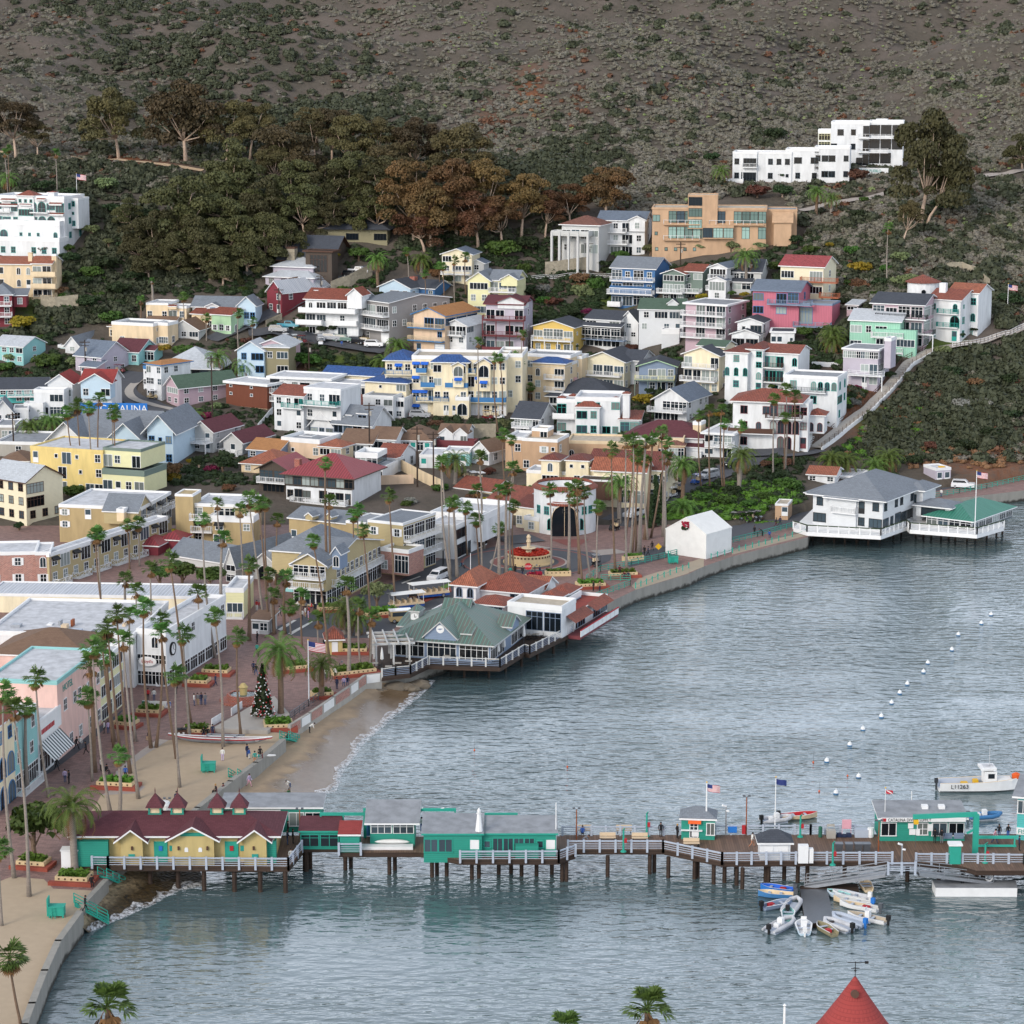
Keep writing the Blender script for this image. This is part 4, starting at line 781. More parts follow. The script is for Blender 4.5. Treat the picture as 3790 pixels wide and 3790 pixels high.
H('pale lavender house with a row of small windows under a flat eave',(628,865,85,355),-24,9,'palelav','flat:membrane_gray:.1:.35',F='wwwwwwww/..WD/s.dW',S='w.w/WW/w.',b='1:.2-1.2:1.8hp',V=[((910,955,20,220),1,4,dict(F='',n='tower'))])
H('low shed with rust red roof behind the clubhouse',(375,545,1045,1100),-20,6,'lightgray','shed:t_pinkred:.6',F='w.w',cat='shed',name='shed',z=3)
H('low shed with orange tile roof above the rust red shed',(375,560,990,1050),-18,7,'white','gx:t_orange:1',F='w.w',cat='shed',name='shed',z=4.5)
H('white shed with gray flat metal roof behind the clubhouse',(560,740,1000,1060),-18,8,'white','flat:seam_gray:.12:.4',F='d.w',cat='shed',name='shed',z=3.5)
H('lavender pump house with yellow roof box at the foot of the cliff',(1290,1405,950,1045),20,5,'palelav','flat:membrane:.3',F='dd',L='',cat='hut',name='hut',z=3,V=[((1335,1370,930,948),1.5,1,dict(c='yellowpaint',r='none',n='roof_box'))])
H('orange stucco utility hut beside the golf carts',(135,225,1205,1285),-15,5,'terra','flat:membrane_tan:.15',F='.d',cat='hut',name='hut',z=3)
R('Y1')
H('tan hotel with rows of white balconies and black awnings on a flat roof',(440,1075,58,330),-12,16,'tan','flat:membrane:.35',F='h.d..../h....../.......',S='DXDXDX/DDDDDD/......',name='hotel',cat='hotel',b='R0:.05-.24:1.2x R0:.3-.48:1.2x R0:.55-.72:1.2x R0:.8-.98:1.2x R1:.05-.24:1.2x R1:.3-.48:1.2x R1:.55-.72:1.2x',V=[((800,1060,85,180),-1.5,7,dict(r='gx:r_gray:2.4:.3',F='',c='tansiding')),((910,965,85,160),-3,2,dict(c='stucco',n='chimney_stack'))])
H('tan hotel wing with white balustrades and a square stair tower',(1450,1860,45,330),-10,10,'tan','flat:membrane:.35',F='G.GG./X.GX./w.XD.',name='hotel',cat='hotel',b='0:0-.4:2.2 0:.42-.98:3 1:0-.4:1.6 2:.42-.8:1.4',V=[((1325,1460,-35,320),-1,5,dict(F='..',r='flat:tan:.2',n='stair_tower')),((1620,1930,160,350),-3.5,4,dict(r='flat:tansiding:.9',F='X.w/D..'))])
H('brick corner hotel block with white shutters and round porthole window',(-80,272,405,650),6,9,'brickwall','flat:membrane:.35',F='h.h./h.h.',name='hotel',cat='hotel',tr='trim',V=[((272,385,405,650),-.4,8,dict(c='brickwall',F='a/h',r='flat:membrane:.35'))])
H('long tan hotel range with white balconies stepping away from the brick corner',(283,380,415,645),-25,36,'tansiding','flat:membrane:.35',F='',S='XDXDXDXDXDXD/wwwwwwwwwwww',name='hotel',cat='hotel',b='R0:.02-.13:1.3x R0:.18-.29:1.3x R0:.34-.45:1.3x R0:.5-.61:1.3x R0:.66-.77:1.3x R0:.82-.93:1.3x')
H('dark red pyramid roofed garden pavilion behind the hotel balconies',(1020,1195,345,415),-15,6,'red','hip:seam_red:1.2:.3',F='',cat='pavilion',name='pavilion',V=[((1180,1345,300,350),4,5,dict(r='hip:seam_red:1.2:.3',c='red',fnd=5))])
H('gray roofed timber dining house beside the clipped green tree',(1700,1780,480,620),-35,15,'lightgray','gy:r_gray:2.6:.4',F='W/G',S='ww',V=[((1180,1640,440,600),6,8,dict(r='gx:r_gray:2.2:.3',F=''))])
H('long white commercial block with flat roof, dark shopfronts and wall clock',(1035,1260,1000,1400),-15,23,'white','flat:membrane:.6',F='..a./wwww/GGGG',S='.w.w.w.w/........../GGGGGGGG',name='shop_block',cat='shop block',gl='gl_dark')
H('low white flat roofs crowded with vents and air conditioners behind the brown roof',(-100,1020,1015,1400),-6,21,'white','flat:membrane:.4',F='',name='shop_block',cat='shop block',V=[((x,x+w_,y-h_,y),(1030-y)*.088-.3,1.2,dict(c=c_,r='none',n='air_conditioner',fnd=0))for x,w_,y,h_,d_,c_ in((50,70,985,60,6,'aluminium'),(310,40,965,45,8,'trim'),(400,18,965,70,8,'aluminium'),(440,45,990,60,6,'tancloth'),(500,16,970,80,8,'rust'),(530,80,1010,40,4,'railgray'),(690,30,1010,35,4,'steel'),(880,30,1010,35,4,'steel'),(890,25,960,40,8,'tancloth'),(150,30,1000,30,5,'trim'),(230,40,940,40,10,'concrete'))])
H('cream parapeted theatre roof block stretching across behind the white shops',(-100,1715,725,860),-4,9,'cream','flat:seam_gray:.2',F='',name='shop_block',cat='shop block',V=[((1715,1850,690,1080),-1,9,dict(F='W/AA',r='flat:membrane:.5',c='paleyellow',b='0:0-1:1.2'))])
H('low building with hipped brown shingle roof carrying air conditioners',(-80,690,1175,1550),-9,13,'palepink','hip:r_brown:2.4:.2',F='',name='shop_block',cat='shop block',V=[((250,430,1140,1175),2,2,dict(c='trim',r='none',n='air_conditioners')),((135,270,1095,1170),4,3,dict(c='stucco',r='hip:membrane:.4:.1',n='roof_house'))])
R('Y5')
H('pale pink hotel with teal cornice and painted wall lettering',(-90,455,243,825),-9,17,'palepink','flat:membrane:.3',F='',S='.w.ww.h.w/w.w.w.w.w',tr='aqua',name='hotel',cat='hotel',V=[((-60,345,122,185),9,7,dict(r='flat:t_orange:.2',c='white'))])
HOTEL_PINK=bpy.data.objects[[o.name for o in bpy.data.objects if o.get('category')=='hotel'][-1]]
H('pale blue bay fronted shop building at the end of the pink hotel',(560,765,110,560),-9,10,'paleyellow','flat:membrane:.4',F='',S='WW/WW/GG',name='shop_block',cat='shop block',fr='trim')
H('white and aqua shopfront with striped awning and red lettering board',(0,300,560,960),-9,8.5,'white','flat:membrane:.3',F='',S='../GG',name='shop',cat='shop',gl='gl_dark')
SHOP_STRIPE=bpy.data.objects[[o.name for o in bpy.data.objects if o.get('category')=='shop'][-1]]
H('cream arcaded building with red tile roof and small flags at the left edge',(-420,-60,600,1272),-9,8.5,'cream','gy:t_red:2:.5',F='',S='www/AAA/AAA',name='shop_block',cat='shop block',fr='trimblue')
H('pale aqua clapboard shop with balcony between the arcade and the striped awning',(-200,108,560,1124),-9,9,'aqua','flat:membrane:.3',F='',S='w.w/ww/GG',b='R0:.1-.9:1.2',name='shop',cat='shop',gl='gl_dark')
R('Y2')
H('pale tan clapboard hotel block with white shutters and corner balconies',(1040,1310,170,560),-28,11,'tansiding','flat:r_gray:.2',F='h.h/h.h/...',S='GGG/GGG/w.G',name='hotel',cat='hotel',b='R0:.02-.98:1.4 R1:.02-.98:1.4',V=[((395,860,145,330),5,9,dict(r='gx:r_gray:1.2:.3',F='d.d..d',c='tan',b='0:0-1:1.6x')),((535,590,105,135),3.5,2,dict(r='gy:r_gray:.5:.2',n='dormer')),((700,740,110,135),3.5,2,dict(r='gy:r_gray:.5:.2',n='dormer')),((860,1060,165,330),3,8,dict(c='tan',F='..',r='flat:membrane_gray:.2')),((1150,1360,385,560),-4,5,dict(c='brickwall',F='w.GG',r='flat:olive:.4',n='shopfront'))])
H('white flat roofed hotel with small arched panel and black framed windows',(1485,1705,195,440),-22,14,'white','flat:membrane:.3',F='a...',S='WW..WW/GGd.GG',name='hotel',cat='hotel',gl='gl_dark',fr='dark',V=[((1500,1900,130,300),8,14,dict(r='flat:membrane:.9',F='..D.w..')),((1700,1760,110,200),6,4,dict(F=''))])
BELL=bpy.data.objects[[o.name for o in bpy.data.objects if o.get('category')=='hotel'][-1]]
H('tan arcade building with gray gabled roofs, dark glazed gallery and busy terrace',(480,735,500,800),-19,23,'tansiding','gx:r_gray:2.4:.5',F='DWD/GGG',S='wwwwwwwwwwww/GGGGGGGGGGGG',name='arcade_building',cat='shop block',tr='trim',b='0:0-1:2.2 R0:.05-.95:1.1',rm='trim',gl='gl_dark',V=[((480,735,480,680),-1,4,dict(r='gy:r_gray:1.6:.5',F='GG/.',b='0:0-1:1.5')),((270,700,380,560),9,14,dict(r='hip:r_gray:3:.4',F='')),((790,850,395,520),-2.5,3,dict(r='gy:r_gray:.9:.3',F='a',c='bluegray')),((500,740,440,500),.5,3,dict(r='none',F=''))])
H('gray wooden market gateway with arched sign among the palms',(170,350,480,600),-20,6,'lightgray','gy:r_light:1.8:.4',F='A',name='gateway',cat='gateway')
H('small gray and white kiosk with flat awning roof beside the flower planter',(165,290,905,1010),-15,4,'lightgray','shed:r_brown:.4:.4',F='dw',name='kiosk',cat='kiosk')
H('tan ticket kiosk with red tile pyramid roof and white panelled door',(735,850,1045,1165),8,3.6,'kioskyellow','hip:t_red:1.5:.4',F='.d.',name='kiosk',cat='kiosk',dm='trim',fr='trim')
R('Z7')
H('Spanish style white house with long red tile roofs and timber pergola',(565,1130,985,1240),-16,12,'cream','gx:t_dark:2.4:.5',F='..w..WwW/d.D.GGG.',S='w.w/a.a',name='villa',cat='villa',V=[((210,345,920,1120),-2,5,dict(r='hip:t_dark:1:.4',F='a/D',n='tower')),((395,565,925,1110),-1,6,dict(r='hip:t_dark:.8:.3',F='ss/w')),((100,470,1015,1140),0,6,dict(F='',r='flat:membrane:.4')),((600,980,1000,1250),-4,5,dict(r='gx:t_orange:1.8:.5',F='.ww./d.GG')),((480,720,1070,1100),-8,4,dict(c='trimbrown',r='flat:timber:.05',n='pergola',fnd=3))])
R('Y3')
H('long cream building with orange tile gables left of the round spa',(630,790,260,420),-35,9,'cream','gx:t_dark:1.4:.4',F='w.w',S='',V=[((420,660,205,300),6,12,dict(r='gx:t_red:1.8:.4',F='')),((150,440,110,190),16,8,dict(r='gx:t_red:1.6:.4',F='a..',c='cream')),((690,800,350,450),-2,4,dict(F='w',r='flat:membrane:.5'))])
def spa():
 o=at(1005,500);k=CUR[2]*mpp(o);o.y+=9
 root=thing('spa_building','round white spa building with red tiled rims and great arched doorway','spa',o)
 r=9.6*1.0;r=(1265-790)/2*k;h=(500-150)*k
 m=MB();m.lathe([(r,-2),(r,h*.98)],40);m.lathe([(r-.3,h*.98),(r-.3,h*.86),(.01,h*.86)],40,0);m.build('wall','white',root)
 t=MB();t.lathe([(r+.35,h*.96),(r+.35,h*.98),(r-.5,h*1.06),(r-.5,h*1.0)],48);t.build('roof','t_red',root)
 m=MB();m.lathe([(r*.62,-2),(r*.62,h*.72)],32,c=(0,-r*.5,0));m.lathe([(r*.62,h*.72),(.01,h*.72)],32,c=(0,-r*.5,0));m.build('entrance_drum','white',root)
 t=MB();t.lathe([(r*.62+.3,h*.66),(r*.62+.3,h*.68),(r*.62-.3,h*.74)],36,c=(0,-r*.5,0));t.build('drum_roof','t_red',root)
 o2=place_window(root,'A',4.6,5.8,(-.2,-r*1.12+.0,-.05),0,'stucco','gl_dark');
 for x in(-.42,.42):place_window(root,'a',1.1,2,(x*r*1.15,-r*.5-math.sqrt(max(.1,(r*.62)**2-(x*r*1.15)**2))-.02,1),x*1.1,'trimteal','gl_dark')
 for x in(-.85,-.6,.6,.8):a=math.asin(x);place_window(root,'w',.9,1.3,(x*r,-cos(a)*r,h*.45),a,'trimteal','gl_mid')
 for i,chx in enumerate('ISLAND SPA'):
  if chx==' ':continue
  a=(i-4.5)*.15;rr=r*.62+.05
  text(chx,1.15,root,(sin(a)*rr,-r*.5-cos(a)*rr,h*.55),(pi/2,0,a),'dark')
spa()
# ---- plants
M('palmleaf','456a2c','leaf',c2='2c5024',c3='748c44',s=1.2);M('dateleaf','4c6a2a','leaf',c2='30481f',c3='7c8a44',s=.9);M('deadleaf','7a5a38','bark',s=1);M('palmbark','6e5a4a','bark',s=4);M('palmbark_gray','857c74','bark',s=4)
M('eucleaf','4a442e','leaf',c2='363a2a',c3='66522f',s=.16);M('eucrust','60442c','leaf',c2='403824',c3='6e5234',s=.2);M('eucgreen','46482e','leaf',c2='323a28',c3='60582e',s=.2);M('eucbark','b09a88','bark',s=.5)
M('broadleaf','38521f','leaf',c2='223a18',c3='5a7030',s=.6);M('oliveleaf','66704a','leaf',c2='4a5a3a',c3='848a60',s=.6);M('yellowleaf','8a7a20','leaf',c2='5a6420',c3='a8882a',s=.6);M('darkleaf','27381f','leaf',c2='1b2a1a',c3='3e4a2a',s=.6);M('magenta','7c2446','leaf',c2='5a2236',c3='8a3050');M('grayleaf','7a7a74','leaf',c2='5e625c',c3='8c8a86')
M('sage','77726e','leaf',c2='5a5a48',c3='7e7a68',s=.22);M('chap','424938','leaf',c2='30382c',c3='54563e',s=.25);M('cactus','7c8a5a','leaf',c2='66744a',c3='9aa070',s=.3);M('brownbush','6a4630','leaf',c2='4a382c',c3='705040',s=.3);M('grass','4c6a22','leaf',c2='3a5a1c',c3='6a8a34',s=2);M('flowers','a01c34','leaf',c2='b82a40',c3='7a1a28',s=3)
npr=np.random.default_rng(5)
def mesh_np(name,v,f,mat,k=4):
 me=bpy.data.meshes.new(name);n=len(f)
 me.vertices.add(len(v));me.vertices.foreach_set('co',np.asarray(v,np.float32).ravel())
 me.loops.add(n*k);me.loops.foreach_set('vertex_index',np.asarray(f,np.int32).ravel())
 me.polygons.add(n);me.polygons.foreach_set('loop_start',np.arange(0,n*k,k,dtype=np.int32))
 me.update(calc_edges=True);me.materials.append(MATS[mat]);return me
def cards(c,nrm,s,jit=.6,asp=1.0,rng=None):
 """quads at centres c, facing about nrm, size s (arrays)"""
 g=rng or npr;n=len(c)
 nn=nrm+g.normal(size=(n,3))*jit;nn/=np.linalg.norm(nn,axis=1)[:,None]+1e-9
 a=np.cross(nn,g.normal(size=(n,3)));a/=np.linalg.norm(a,axis=1)[:,None]+1e-9;b=np.cross(nn,a)
 s=np.broadcast_to(np.asarray(s,float),(n,))[:,None]*.5
 v=np.stack([c-a*s-b*s*asp,c+a*s-b*s*asp,c+a*s*.6+b*s*asp,c-a*s*.6+b*s*asp],1).reshape(-1,3)
 return v,np.arange(n*4).reshape(-1,4)
def clump_pts(n,r,g,low=-.35):
 d=g.normal(size=(n,3));d/=np.linalg.norm(d,axis=1)[:,None];d[:,2]=np.where(d[:,2]<low,-d[:,2],d[:,2])
 return d*np.asarray(r)*(g.uniform(.72,1.06,n)**.6)[:,None],d
def crown_mesh(name,cl,per,leaf,mat,seed,asp=1.0):
 """cl: clumps (x, y, z, rx, rz)"""
 g=np.random.default_rng(seed);V=[];Fs=[];o=0
 for x,y,z,rx,rz in cl:
  p,d=clump_pts(per,(rx,rx,rz),g);v,f=cards(p+(x,y,z),d,g.uniform(.6,1.3,per)*leaf,.8,asp,g);V.append(v);Fs.append(f+o);o+=len(v)
 return mesh_np(name,np.concatenate(V),np.concatenate(Fs),mat)
 # --- templates
def fan_crown(seed,n=30):
 r=random.Random(seed);m=MB();dd=MB()
 for i in range(n+12):
  dead=i>=n;az=r.uniform(0,2*pi);el=r.uniform(-.45,1.35)if not dead else r.uniform(-1.45,-.8)
  L=r.uniform(.7,1.05)*(.8 if dead else 1);d=Vector((cos(az)*cos(el),sin(az)*cos(el),sin(el)))
  d=(d+Vector((.22,.05,0))).normalized();base=Vector((0,0,0));tip=d*L;(dd if dead else m).bar(base,tip,.04)
  sx=d.cross(Vector((0,0,1))).normalized();up=sx.cross(d);B=.95*r.uniform(.8,1.15)*(.7 if dead else 1);k=9
  for j in range(k):
   a=(j/(k-1)-.5)*2.3;dr=(d*cos(a)+sx*sin(a));dr=(dr+up*r.uniform(-.1,.12)).normalized();e=tip+dr*B*r.uniform(.8,1.05)+Vector((0,0,-.18*B))
   md=tip+dr*B*.55;w_=dr.cross(up).normalized()*.085
   (dd if dead else m).add([tip,md-w_,e,md+w_],[(0,1,2,3)])
 return m,dd
def tmpl(m,name,mats):
 o=m.build(name,mats,uv=False);me=o.data;bpy.data.objects.remove(o);return me
FANS=[(tmpl(a,'fan_crown','palmleaf'),tmpl(b,'dead_fronds','deadleaf'))for a,b in(fan_crown(s)for s in range(5))]
def date_crown(seed,n=50,L=4.3):
 r=random.Random(seed);m=MB();dd=MB()
 for i in range(n):
  az=i*2.4+r.uniform(-.2,.2);el=1.35-1.75*(i/n)+r.uniform(-.1,.1);LL=L*r.uniform(.85,1.1);p=Vector((0,0,0));e=el;pts=[p]
  for j in range(7):
   p=p+Vector((cos(az)*cos(e),sin(az)*cos(e),sin(e)))*LL/7;e-=.2+.05*j;pts.append(p)
  t=m if i<n-7 else dd
  for j in range(1,7):
   for kk in range(3):
    b=pts[j].lerp(pts[j+1],kk/3);d=(pts[j+1]-pts[j]).normalized();sx=d.cross(Vector((0,0,1)));sx=sx.normalized()if sx.length>.01 else Vector((1,0,0))
    for sg in(-1,1):
     tip=b+(sx*sg*.8+d*.55+Vector((0,0,-.28)))*(.62 if 0<j<6 else.45);t.add([b,b+d*.13,tip],[(0,1,2)])
  for j in range(7):t.bar(pts[j],pts[j+1],.05)
 return m,dd
DATES=[(tmpl(a,'date_crown','dateleaf'),tmpl(b,'old_fronds','deadleaf'))for a,b in(date_crown(s)for s in range(3))]
def euc_crown(seed,mat):
 r=random.Random(seed);cl=[];n=34
 for i in range(n):
  a=r.uniform(0,2*pi);q_=math.sqrt(r.random());z=(1-q_**2)*3.2+r.uniform(-4.6,.8)
  cl.append((cos(a)*q_*4.6,sin(a)*q_*4.6,z,r.uniform(1.1,1.9),r.uniform(.8,1.3)))
 return crown_mesh('eucalyptus_crown',cl,340,.28,mat,seed),cl
EUC=[euc_crown(s,['eucleaf','eucrust','eucgreen'][s%3])for s in range(9)]
def round_crown(seed,mat,n=16,leaf=.36,per=90,flat=.8):
 r=random.Random(seed);cl=[]
 for i in range(n):
  a=r.uniform(0,2*pi);q_=math.sqrt(r.random())*.8;z=r.uniform(-.35,.65)*(1-q_*.6)*flat
  cl.append((cos(a)*q_*1.9,sin(a)*q_*1.9,z*2,r.uniform(.6,.95),r.uniform(.5,.8)))
 return crown_mesh('leaf_crown',cl,per,leaf,mat,seed)
RC={m:[round_crown(i*7+1,m)for i in range(3)]for m in('broadleaf','oliveleaf','yellowleaf','darkleaf','magenta','grayleaf','flowers','grass','brownbush')}
ORD='first second third fourth fifth sixth seventh eighth ninth tenth eleventh twelfth thirteenth fourteenth fifteenth sixteenth seventeenth eighteenth nineteenth twentieth'.split()
CLUSTERS={}
def cluster(o,px,what,where,plural):
 CLUSTERS.setdefault((what,where,plural),[]).append((px,o))
def finish_clusters():
 for(what,where,plural),L in CLUSTERS.items():
  L.sort(key=lambda t:t[0])
  for i,(px,o)in enumerate(L):
   if len(L)==1:o['label']=f'{what} {where}'
   elif i==0:o['label']=f'leftmost {what} {where}'
   elif i==len(L)-1:o['label']=f'rightmost {what} {where}'
   else:o['label']=f'{ORD[i]} {what} from the left {where}'
   o['group']=plural
NP_=[0]
def palm(b,c,where,ty='fan',s=1.0,z=None,thick=1.0,zt=None):
 NP_[0]+=1;r=random.Random(NP_[0])
 o=at(*b,z)if z is not None else ons(*b)
 k=CUR[2]*mpp(o);h=(b[1]-c[1])*k/cP;dx=(c[0]-b[0])*k
 root=thing('fan_palm' if ty=='fan' else 'date_palm','x','palm',o,0)
 n=8;bow=r.uniform(-.025,.025)*h;R0=(.12+h*.0045)*thick if ty=='fan' else.42*thick;R1=.09*thick if ty=='fan' else.36*thick
 pts=[(dx*(i/n)**.8+bow*sin(pi*i/n),r.uniform(-.02,.02),h*i/n-(.6 if i==0 else 0))for i in range(n+1)]
 t=MB();t.tube(pts,[R0*(1.5 if i==0 else 1)+(R1-R0)*i/n for i in range(n+1)],8)
 if thick>1.4 or ty=='date':t.tube([pts[-2],Vector(pts[-1])*.55+Vector(pts[-2])*.45,pts[-1]],[R1*1.0,R1*1.35,R1*1.2],8)
 t.build('trunk','palmbark' if r.random()<.4 else 'palmbark_gray',root,smooth=True)
 a,d=r.choice(FANS if ty=='fan' else DATES);rz=r.uniform(-.5,.5)if ty=='fan' else r.uniform(0,6)
 sc=s*(r.uniform(.84,1.04)if ty=='fan' else r.uniform(.9,1.05))
 for nm,me in(('crown',a),('dead_fronds' if ty=='fan' else 'old_fronds',d)):
  q_=link(nm,me,root,(pts[-1][0],pts[-1][1],pts[-1][2]-(.1 if nm!='crown' else 0)));q_.rotation_euler=(0,0,rz);q_.scale=(sc,)*3
 cluster(root,q(*c)[0],('tall fan palm' if h>11 else 'short fan palm')if ty=='fan' else 'date palm',where,('fan palms ' if ty=='fan' else 'date palms ')+where)
 return root
def palms(reg,where,L,**kw):
 R(reg)
 for e in L:palm(e[:2],e[2:4],where,**{**kw,**(e[4]if len(e)>4 else{})})
A=dict(thick=1.7);D_=dict(ty='date')
palms('Y5','along the shopfront street',[(110,1727,75,310),(220,1867,150,440),(205,1062,215,440,A),(372,1120,300,215),(695,1000,680,360),(705,930,700,120,dict(thick=2,s=1.25)),(860,700,820,62,A)])
palms('Y5','in the grove between the sand and the plaza',[(840,1265,735,-20),(862,745,790,-80),(905,760,835,-160),(982,940,915,-268),(1045,1130,958,-70),(1022,700,1000,-258),(1140,750,1110,-318),(1172,745,1235,-218),(1335,830,1238,-128),(1430,690,1395,-108),(1355,1045,1345,190),(1440,580,1310,-660),(1680,740,1638,-250),(1815,660,1800,-90),(900,1260,905,800,A)])
palms('Y1','before the long white shop block',[(975,520,965,190),(1050,500,1045,180),(955,1010,950,600,A),(1025,1180,1035,680),(768,1050,755,255),(820,1060,742,270),(660,1060,670,880,dict(s=1.2)),(1520,1230,1500,700),(1690,1070,1690,290,A),(1625,1190,1550,150),(1140,1240,1150,520),(1835,640,1815,80),(1875,1060,1885,490,A),(1668,380,1640,30)])
palms('Y2','by the arcade terrace',[(265,960,160,0),(300,970,235,30),(285,650,278,35),(345,640,365,150),(340,1000,305,560,A),(335,1010,330,720,A),(415,1010,425,590,A),(460,1010,455,810),(545,1110,545,720),(757,1230,640,310),(745,770,733,-268,dict(thick=1.3)),(762,770,757,15,dict(thick=1.4)),(682,1165,665,900)])
palms('Y2','beside the waterfront street trees',[(940,640,935,120),(1000,640,968,80),(1060,1275,1012,230),(1247,815,1206,-28),(895,1330,885,640,A),(985,1240,975,800),(1050,1280,1065,880)])
palms('Y2','along the street by the white hotel',[(1668,610,1598,-279),(1715,580,1685,20,A),(1665,560,1655,40),(1790,420,1775,60),(1885,540,1855,150)])
palms('Y3','round the plaza fountain',[(375,760,335,130),(392,570,358,-115),(505,790,500,140,A),(556,780,558,120,A),(590,740,602,-30),(615,750,610,250),(895,740,882,130),(1025,740,1025,130,A),(1105,760,1062,200),(1135,845,1085,110),(1200,830,1140,150),(1240,840,1245,260),(418,770,505,420)])
palms('Y3','in the stand behind the wrapped building',[(1380,755,1340,-167),(1465,750,1450,-230),(1485,640,1505,-240),(1500,600,1535,-110),(1535,590,1550,-190),(1555,615,1600,-230,A),(1600,500,1650,-250,A),(1625,505,1595,-85),(1640,490,1755,-225),(1735,480,1715,-295),(1760,560,1755,-110,A),(1450,500,1505,-150)])
palms('Z7','on the street below the villas',[(1415,1130,1390,590),(1480,1140,1465,550),(1578,1150,1558,545),(1592,1150,1580,650),(1690,1170,1705,675)])
palms('Z8','in front of the mission revival house',[(120,1010,115,450),(205,960,200,370),(200,970,198,575),(265,930,265,420),(275,810,270,530)])
palms('Z5','in front of the yellow hotel',[(600,1230,520,670),(635,1230,600,620),(715,1290,685,640),(750,1250,765,570),(865,1260,875,690),(872,1258,868,660)],s=1.15)
palms('Z2','on the wooded bank above the gray house',[(1145,680,1130,470),(1270,860,1265,650),(1410,880,1400,590),(1380,800,1372,590),(1490,850,1490,540),(1575,800,1570,515),(795,400,795,230)])
palms('Z1','among the valley cottages',[(1060,1190,1060,1040,A),(1385,1320,1385,1020),(1555,1340,1555,1170),(1795,1424,1800,1150),(1905,1430,1905,1210),(1150,1060,1145,900,dict(thick=2.4,s=.7))])
palms('Z1','on the slope above the white mansion',[(60,260,45,-60),(80,260,75,-90),(430,250,428,-50)])
palms('Z7','beside the sand coloured apartment block',[(22,540,15,150),(35,540,40,190),(75,520,66,-12),(130,500,125,375)])
palms('Z6','in front of the blue roofed inn',[(1820,620,1790,60),(1850,500,1830,60),(1900,430,1895,60),(1672,520,1665,-60)])
palms('Z6','near the tan apartments and alley',[(1870,1000,1855,630),(1930,1050,1915,670),(1710,1424,1680,800),(1440,1424,1395,850)])
palms('Z4','alone on the dark slope under the big eucalyptus',[(1108,1070,1105,735)])
palms('Y8','on the sand at the lower left',[(165,1830,85,1290,dict(s=1.3)),(15,1070,5,480,dict(s=1.1))])
palms('Y8','by the entrance of the kiosk pier',[(565,670,555,170,dict(ty='date',s=.95))])
palms('Y6','around the decorated tree',[(690,720,690,235,dict(ty='date',s=1.05)),(995,580,1000,330,dict(ty='date',s=.75))])
palms('Y2','near the tan ticket kiosk',[(870,1010,870,830,dict(ty='date',s=1)),(965,1020,965,900,dict(ty='date',s=.7))])
palms('Z7','on the green bank behind the wrapped building',[(800,1390,805,1090),(1275,1225,1270,970),(1690,1175,1715,900),(1270,1335,1270,1290)],**D_)
palms('Z6','in the yard with parked carts',[(1495,1000,1495,830)],**D_)
palms('Z5','in the lower valley gardens',[(1640,390,1640,250),(1440,820,1440,700),(235,880,235,780),(390,820,390,740),(1840,380,1840,320)],**D_)
palms('Z2','by the drive of the dark lodge',[(915,740,912,540),(1240,640,1240,545)],**D_)
palms('Z2','low on the bank above the inn',[(1060,1230,1060,1180),(960,1340,960,1310)],**D_)
palms('Z3','standing alone before the dark roofed cottage',[(1745,765,1745,520)],**D_)
palms('Z4','on the terraces below the pueblo hotel',[(130,465,110,385),(683,645,685,505),(773,650,775,550)],s=.85,**D_)
palms('Z4','between the pink house and the seafoam house',[(780,1440,780,1365)],**D_)
palms('Z8','on the bank behind the clubhouse',[(540,960,540,880),(650,960,650,890),(850,980,850,930),(950,960,950,870)],**D_)
palms('Z8','above the lavender house',[(545,100,550,40)],**D_)
palms('Z1','behind the white mansion',[(70,240,65,130)],**D_)
# --- eucalyptus
NE_=[0]
def euc(c,w,base,where,kind_=None,what='eucalyptus tree',zs=1):
 NE_[0]+=1;r=random.Random(NE_[0]*3)
 o=ons(*base);k=CUR[2]*mpp(o);s=w*k/8.6;h=(base[1]-c[1])*k;dx=(c[0]-base[0])*k
 root=thing('eucalyptus_tree','x','tree',o,0)
 me,cl=EUC[r.randrange(3)*3+(kind_ if kind_ is not None else r.choice([0,0,1,2]))]
 rz=r.uniform(0,6);t=MB();top=Vector((dx*.55,0,h*.45));t.tube([(0,0,-1),(dx*.2,0,h*.2),top],[.3*s+.1,.24*s+.06,.18*s+.04],7)
 for x,y,z,rx,rzz in cl[:11]:
  e=Matrix.Rotation(rz,3,'Z')@Vector((x,y,z))*s+Vector((dx,0,h));m=top.lerp(e,.5)+Vector((r.uniform(-.5,.5),r.uniform(-.5,.5),-h*.04))
  t.tube([top,m,e],[.11*s+.04,.07*s+.03,.04],5)
 t.build('trunk','eucbark',root,smooth=True)
 q_=link('crown',me,root,(dx,0,h));q_.rotation_euler=(0,0,rz);q_.scale=(s,s,s*zs*r.uniform(.85,1.15))
 cluster(root,q(*c)[0],what,where,'eucalyptus trees '+where)
R('X7')
for e in[(50,400,170,60,580),(140,470,90,142,578),(430,410,190,447,578),(690,420,240,700,608),(860,440,180,855,602),(960,440,130,940,602)]:euc(e[:2],e[2],e[3:],'along the upper track of the grove',0)
for e in[(1090,540,210,1090,690),(1250,470,140,1250,640),(1180,460,120,1190,640),(1330,510,160,1330,680),(1420,500,130,1420,660),(1560,520,180,1560,680),(1490,590,150,1490,740),(1740,560,210,1740,760),(1040,600,120,1040,720)]:euc(e[:2],e[2],e[3:],'on the crest of the dense grove',0)
